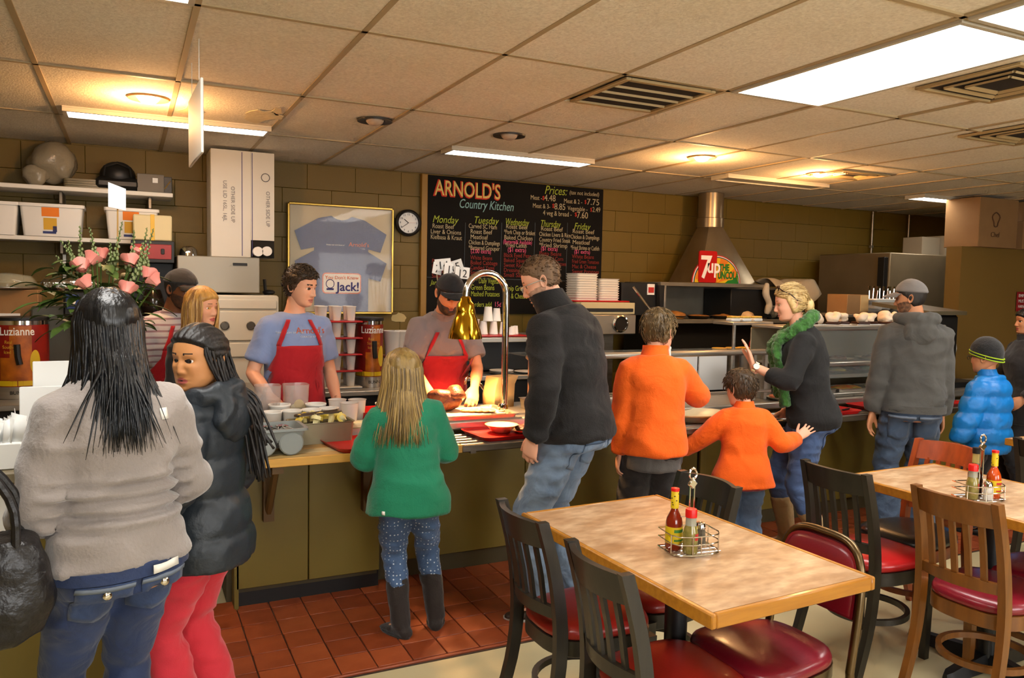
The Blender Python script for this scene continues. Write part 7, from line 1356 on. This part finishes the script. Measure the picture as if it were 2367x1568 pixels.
# ---------------------------------------------------------------- server in blue t-shirt
p = Person('person', 'server in a light blue t-shirt and red apron looking to the right', .86, 4.68, 276, 1.70, 'm', 1.0, 1.04, lean=2, curve=4, hy=38, hp=-8, skin=SKIN_L, lips=rgb(176, 104, 92), brow=rgb(60, 42, 26),
           shw=.9, aL=(-.21, .18, .90), aR=(.20, .26, .98), eL=(-.3, -1, 0), eR=(.35, -1, 0), handL=dict(curl=30, palm=(.9, -.3, 0), dir=(0.1, .35, -1)), handR=dict(curl=35, palm=(0, 0, -1)))
p.pants(cloth('trousers_navy', rgb(30, 36, 54), .8)); p.shoes(BLACKP); TB = cloth('tshirt_blue', rgb(132, 148, 188), .82, 260, .08)
p.top('t_shirt', TB, .016, -.10, .37, amp=.008, fr=(6, 6, 8), seed=17, puff=.004); p.hair_short(hairm('hair_dark_brown', rgb(56, 40, 24), rgb(30, 22, 14), .5), .014, .058, -.008, -.07, .006, .006); p.tufts([MATS['hair_dark_brown'], hairm('hair_dark_brown2', rgb(76, 56, 34), rgb(44, 32, 20), .5)], 620, .034, .058, -.008, -.066, .0032, .7, (.3, .4, .2), 4)
APR = cloth('apron_red', rgb(178, 14, 26), .75, 240, .1)
def apron(p, m, bib=.13, width=.19, z1=.36, z0=-.42, zw=.10):
    S = p.S; c1, X, Y, U = p.frame(z1); 
    def f(u, v):
        l = z0+(z1-z0)*v; hw = np.interp(l, [z0, zw-.03, zw+.06, z1-.05, z1], [width*1.05, width, width*.96, bib*1.02, bib]); c, X_, Y_, U_ = p.frame(max(l, -.12)); q = c+X_*((u-.5)*2*hw*S)+Y_*.3
        if l < -.12: q = q+Vector((0, 0, (l+.12)*S))
        return q
    o = p.decal('apron', m, f, 16, 30, 'top', (0, -1, 0), .008)
    for sd in (1, -1):
        def g(u, v, sd=sd):
            t_ = u; c, X_, Y_, U_ = p.frame(z1+(.515-z1)*t_); return c+X_*(sd*(bib*.93*(1-t_)+.062*t_)*S+(v-.5)*.024*S)+Y_*.3
        p.decal('apron_strap', m, g, 10, 2, 'top', (0, -1, 0), .008)
    return o
apron(p, APR)
ce, X, Y, U = p.frame(.405); bvt = BVHTree.FromPolygons(p.topvf[0].tolist(), [tuple(f) for f in p.topvf[1]])
for s_, sz, dx, dz, m_ in (("Arnold's", .050, -.062, .0, mat('print_orange', (1, 1, 1))), ('COUNTRY KITCHEN', .014, -.062, -.022, PAPER), ('keep calm and eat', .020, .055, .0, PAPER)):
    o = text(s_, sz, (0, 0, 0), (0, 0, 0), m_, p.root, 'shirt_print', 'CENTER')
    for v in o.data.vertices:
        q = Vector((ce.x+dx-v.co.x, 1., ce.z+dz+v.co.y)); h_, n_, _, _ = bvt.ray_cast(q, Vector((0, -1, 0)))
        v.co = (h_+n_*.003) if h_ is not None else q
# ---------------------------------------------------------------- carving server
p = Person('person', 'bearded server in a black cap and red apron carving roast meat', 1.78, 4.72, 264, 1.72, 'm', .98, 1.02, lean=9, curve=12, hy=4, hp=-30, skin=rgb(214, 146, 106), lips=rgb(170, 90, 76), brow=rgb(40, 26, 16),
           shw=.9, aL=(-.12, .40, .99), aR=(.16, .42, .98), eL=(-.55, -.8, -.3), eR=(.55, -.8, -.3), handL=dict(curl=45, palm=(.3, 0, -1), dir=(.3, .6, -.6)), handR=dict(curl=45, palm=(-.3, 0, -1), dir=(-.3, .6, -.6)))
p.pants(cloth('trousers_navy', (1, 1, 1), .8)); p.shoes(BLACKP); GS = cloth('shirt_grey_work', rgb(132, 118, 118), .85, 200, .1); p.top('work_shirt', GS, .016, -.10, .37, amp=.008, fr=(6, 6, 8), seed=19, puff=.004); collar(p, GS, .07, .03); apron(p, APR, .14, .20, .34)
p.hair_short(hairm('hair_dark', (0, 0, 0), (0, 0, 0)), .006, .05, -.03, -.075, .001)
def beard(P):
    x, y, z = P[..., 0], P[..., 1], P[..., 2]; top_ = np.interp(np.abs(x), [0, .03, .06, .08], [-.060, -.056, -.046, -.02]); e = np.clip((top_-z)/.012, -1, 1)*np.clip((y+.02)/.02, -1, 1); mouth = np.exp(-((z+.0695)/.008)**2-(x/.02)**2); return np.where(e > 0, e*.013*(1-1.6*mouth)+.003*vnoise(P.reshape(-1, 3)*70).reshape(x.shape), -.006)
p.cap_shell('beard', hairm('beard_brown', rgb(78, 48, 28), rgb(44, 28, 18), .7), beard); baseball_cap(p, cloth('cap_black', rgb(26, 25, 28), .7), zf=.058, bl=.066, down=.25)
# ---------------------------------------------------------------- blonde woman
p = Person('person', 'smiling blonde woman in black behind the counter beside the man in a cap', .33, 4.50, 312, 1.57, 'f', .98, 1.0, hy=4, hp=-2, skin=rgb(214, 156, 120), lips=rgb(178, 80, 76), brow=rgb(110, 80, 50))
p.pants(BKC); p.shoes(BLACKP); p.top('black_top', cloth('top_black', rgb(34, 30, 28), .7), .014, -.1, 1., seed=21)
HG2 = hairm('hair_golden', rgb(206, 156, 78), rgb(150, 104, 44)); p.cap_shell('hair_cap', HG2, full_hair(.055, -.01, .015, -.10)); hang_locks(p, [HG2, hairm('hair_golden2', rgb(226, 184, 110), rgb(176, 128, 60)), hairm('hair_golden3', rgb(160, 112, 52), rgb(118, 80, 34))], 300, .46, (-130, 130), (.0056, .0008), jit=.012, seed=8, mid=-.12, backoff=.11, spread=1.1)
# ---------------------------------------------------------------- man in cap
p = Person('person', 'older man in a dark cap, striped shirt and red apron behind the flowers', .19, 5.06, 305, 1.68, 'm', .98, 1.0, lean=4, curve=8, hy=12, hp=-14, skin=SKIN_D, lips=rgb(110, 62, 50), brow=rgb(30, 22, 18), stub=rgb(52, 34, 24))
STR = mat('shirt_striped', rgb(186, 178, 176), .8, bump=(200, .1)); nt = STR.node_tree; wv = nt.nodes.new('ShaderNodeTexWave'); wv.bands_direction = 'Z'; wv.inputs['Scale'].default_value = 9; wv.inputs['Distortion'].default_value = .6; tcn = nt.nodes.new('ShaderNodeTexCoord'); nt.links.new(tcn.outputs['Object'], wv.inputs['Vector']); mxn = nt.nodes.new('ShaderNodeMix'); mxn.data_type = 'RGBA'; mr = nt.nodes.new('ShaderNodeMapRange'); mr.inputs[1].default_value = .72; mr.inputs[2].default_value = .8; nt.links.new(wv.outputs['Fac'], mr.inputs[0]); nt.links.new(mr.outputs[0], mxn.inputs[0]); mxn.inputs[6].default_value = (*rgb(190, 182, 180), 1); mxn.inputs[7].default_value = (*rgb(148, 118, 124), 1); nt.links.new(mxn.outputs[2], nt.nodes['Principled BSDF'].inputs['Base Color'])
p.pants(BKC); p.shoes(BLACKP); p.top('striped_shirt', STR, .016, -.1, .38, seed=23, puff=.004); collar(p, STR, .068, .03); apron(p, APR)
p.hair_short(hairm('hair_grey_black', rgb(40, 36, 32), rgb(20, 18, 16), .7), .006, .05, -.01, -.07, .001); baseball_cap(p, cloth('cap_charcoal', rgb(44, 42, 40), .7))
# ---------------------------------------------------------------- girl with braids
p = Person('person', 'girl with long braids in a dark quilted coat and coral trousers', .24, 2.86, 146, 1.44, 'k', .97, .96, lean=0, curve=3, hy=76, hp=0, hr=0, skin=rgb(190, 134, 84), lips=rgb(178, 92, 84), brow=rgb(40, 26, 16), eye=(.02, .012, .008),
           aL=(-.19, .14, .80), aR=(.16, .15, .80), eL=(-.6, -.8, 0), eR=(.4, -1, 0), legR=(.12, .02, 0), legL=(-.10, .05, 0))
p.pants(cloth('trousers_coral', rgb(204, 44, 58), .82, 240, .08), amp=.008, fr=(7, 7, 15), loose=.014, flare=.012); p.shoes(BLACKP)
PUF = mat('coat_charcoal', rgb(36, 43, 50), .45, bump=(40, .3), var=(5, rgb(34, 38, 42), .5)); p.top('quilted_coat', PUF, .026, -.17, 1., flare=.03, amp=.004, fr=(10, 10, 10), extra=quilt(.13, .014, .03), puff=.010, seed=25)
b = MB(); c, X, Y, U = p.frame(.50); ring = [c+X*(.10*math.cos(a))+Y*(.0+.105*math.sin(a))+U*(.012-.03*math.sin(a)) for a in np.arange(24)*2*PI/24]; b.tube(ring, .034, 10, closed=True); b.ball(c+Y*-.105+U*-.05, (.115, .042, .09), 18, 10); V, F = remesh(b, .009, 4); V = folds(V, F, .006, (14, 14, 14), 4.); mesh_obj('hood', V, F, PUF, p.root)
HBK = hairm('hair_braids', rgb(30, 24, 22), rgb(14, 11, 10), .5)
def braidcap(P):
    x, y, z = P[..., 0], P[..., 1], P[..., 2]; hl = np.interp(y, [-.1, -.02, .0, .03, .085], [-.09, -.05, .005, .035, .066]); e = np.clip((z-hl)/.012, -1, 1); an = np.arctan2(x, z+.02)
    return np.where(e > 0, e*(.010+.005*np.abs(np.sin(an*13+y*6))), e*.006)
p.cap_shell('hair_cap', HBK, braidcap)
b = MB(); rnd = random.Random(5)
for k_ in range(46):
    f = R(-125+250*(k_+rnd.random()*.6)/46); sx_, sy_ = math.sin(f), -math.cos(f); L_ = rnd.uniform(.34, .52); z0 = rnd.uniform(.0, .07)
    P = [(.078*sx_, .088*sy_-.01, z0), (.088*sx_, .102*sy_-.018, z0-.05), (.082*sx_*1.0-.02, min(.12*sy_, .02)-.04, -.10), (.10*sx_-.045+rnd.uniform(-.02, .02), min(.12*sy_, .0)-.085, -.19), (.11*sx_-.065+rnd.uniform(-.04, .04), min(.12*sy_, -.03)-.10+rnd.uniform(-.03, .03), .06-L_)]
    Q = smoothpath(P, 22); b.tube([p.H(*q) for q in Q], [.0052*(1+.22*math.sin(i*2.1)) for i in range(22)], 6)
b.build('braids', HBK, p.root, ang=180, recalc=False)
# ---------------------------------------------------------------- woman in grey sweater
p = Person('person', 'woman with long black hair in a grey fleece sweater seen from behind', -.035, 2.46, 112, 1.57, 'f', 1.0, 1.06, lean=1, curve=4, hy=-8, hp=-4, skin=rgb(176, 124, 84), lips=rgb(150, 80, 70), brow=rgb(24, 18, 14),
           aL=(-.15, .24, .90), aR=(.16, .22, .86), eL=(-.25, -1, 0), eR=(.6, -.8, 0), legR=(.06, .03, 0), legL=(-.11, .12, 0), handL=dict(curl=50), handR=dict(curl=40), shw=1.0)
JN = denim('jeans_dark', rgb(34, 52, 92), rgb(22, 33, 58)); p.pants(JN, amp=.006, fr=(8, 8, 14), mul=1.0)
def hemrolls(V): return .014*np.sin(V[:, 2]*150+6*V[:, 0])*np.clip((1.09-V[:, 2])/.05, 0, 1)*np.clip((V[:, 2]-.90)/.03, 0, 1)*np.clip((.215-np.abs(V[:, 0]))/.02, 0, 1)
FG = cloth('fleece_grey', rgb(150, 140, 134), .80, 120, .25, .4); p.top('sweater', FG, .024, -.045, 1., amp=.014, fr=(4, 4, 10), seed=27, puff=.008, extra=hemrolls, armfat=1.02, mul=1.0)
p.shoes(BLACKP); belt_line(p, JN, -.07, 'waistband', .035, .022, 1.0); jeans_pockets(p, denim('jeans_dark_pocket', rgb(46, 66, 106), rgb(30, 44, 72)), mat('stitch_pale', (1, 1, 1), .8), w_=.15, h_=.13, z0=-.135)
for sd in (1, -1):
    b = MB(); b.ball((0, 0, 0), (.013, .007, .013), 12, 8); o = b.build('pocket_button', CHROME, p.root); q = p.botvf; bv = BVHTree.FromPolygons(q[0].tolist(), [tuple(f) for f in q[1]]); h_ = bv.ray_cast(p.pel+Vector((sd*.085*p.S, -1, -.105*p.S)), Vector((0, 1, 0)))[0]; o.location = h_+Vector((0, -.008, 0))
p.decal('back_patch', WHITE, lambda u, v: p.pel+Vector((.03+.075*u, -.4, -.052+.018*v)), 4, 1, 'bot', (0, 1, 0), .016)
p.decal('back_logo', WHITE, lambda u, v: (lambda fr_: fr_[0]+fr_[1]*(.085+.022*u)+fr_[3]*(.03*v)+Vector((0, -.3, 0)))(p.frame(.40)), 3, 3, 'top', (0, 1, 0), .004)
HK = hairm('hair_black', rgb(20, 21, 24), rgb(8, 8, 9), .32); p.cap_shell('hair_cap', HK, full_hair(.05, -.01, .017, -.11)); hang_locks(p, [HK, hairm('hair_black_sheen', rgb(34, 37, 42), rgb(14, 14, 16), .28)], 480, .50, (-124, 124), (.0058, .0006), jit=.026, seed=12, mid=-.10, backoff=.15, spread=1.02, stray=.09)
# handbag on her arm
bag = thing('handbag', 'black leather handbag with metal studs hanging from the arm in grey', 'handbag', (0, 0, 0))
BL = mat('leather_black', rgb(20, 18, 18), .35, bump=(45, .4), var=(8, rgb(34, 30, 30), .5)); 
Mw = Matrix.Translation(p.root.location)@Matrix.Rotation(p.root.rotation_euler[2], 4, 'Z'); el = Mw@p.arm[-1][1]; wr = Mw@p.arm[-1][2]; ac = el*.45+wr*.55
bag.location = (-.36, 2.32, .80); b = MB(); A = np.arange(24)*2*PI/24
b.loft([np.stack([.17*k1*np.sign(np.cos(A))*np.abs(np.cos(A))**.6, .075*k1*np.sign(np.sin(A))*np.abs(np.sin(A))**.7, np.full(24, z_)], 1) for k1, z_ in ((.6, -.13), (.92, -.11), (1.05, -.02), (.98, .08), (.85, .13), (.7, .14))]); V, F = remesh(b, .010, 3); V = folds(V, F, .010, (7, 7, 7), 2.); mesh_obj('bag_body', V, F, BL, bag)
for dy in (-.045, .045):
    b = MB(); b.tube(smoothpath([(-.10, dy, .11), (-.09, dy*.9, .24), (0, dy*.4, .345), (.09, dy*.9, .24), (.10, dy, .11)], 16), .011, 8); o = b.build('bag_handle', BL, bag)
for k_ in range(6):
    b = MB(); b.ball((0, 0, 0), .012, 10, 8); a = -1.2+.45*k_; o = b.build('stud', mat('stud_gold', rgb(214, 190, 130), .2, 1.), bag); o.location = (-.16+.02*k_, -.075, .10-.02*k_+.03*(k_ % 2))
bpy.data.scenes.remove(_tmp); bpy.data.scenes.remove(_ts)
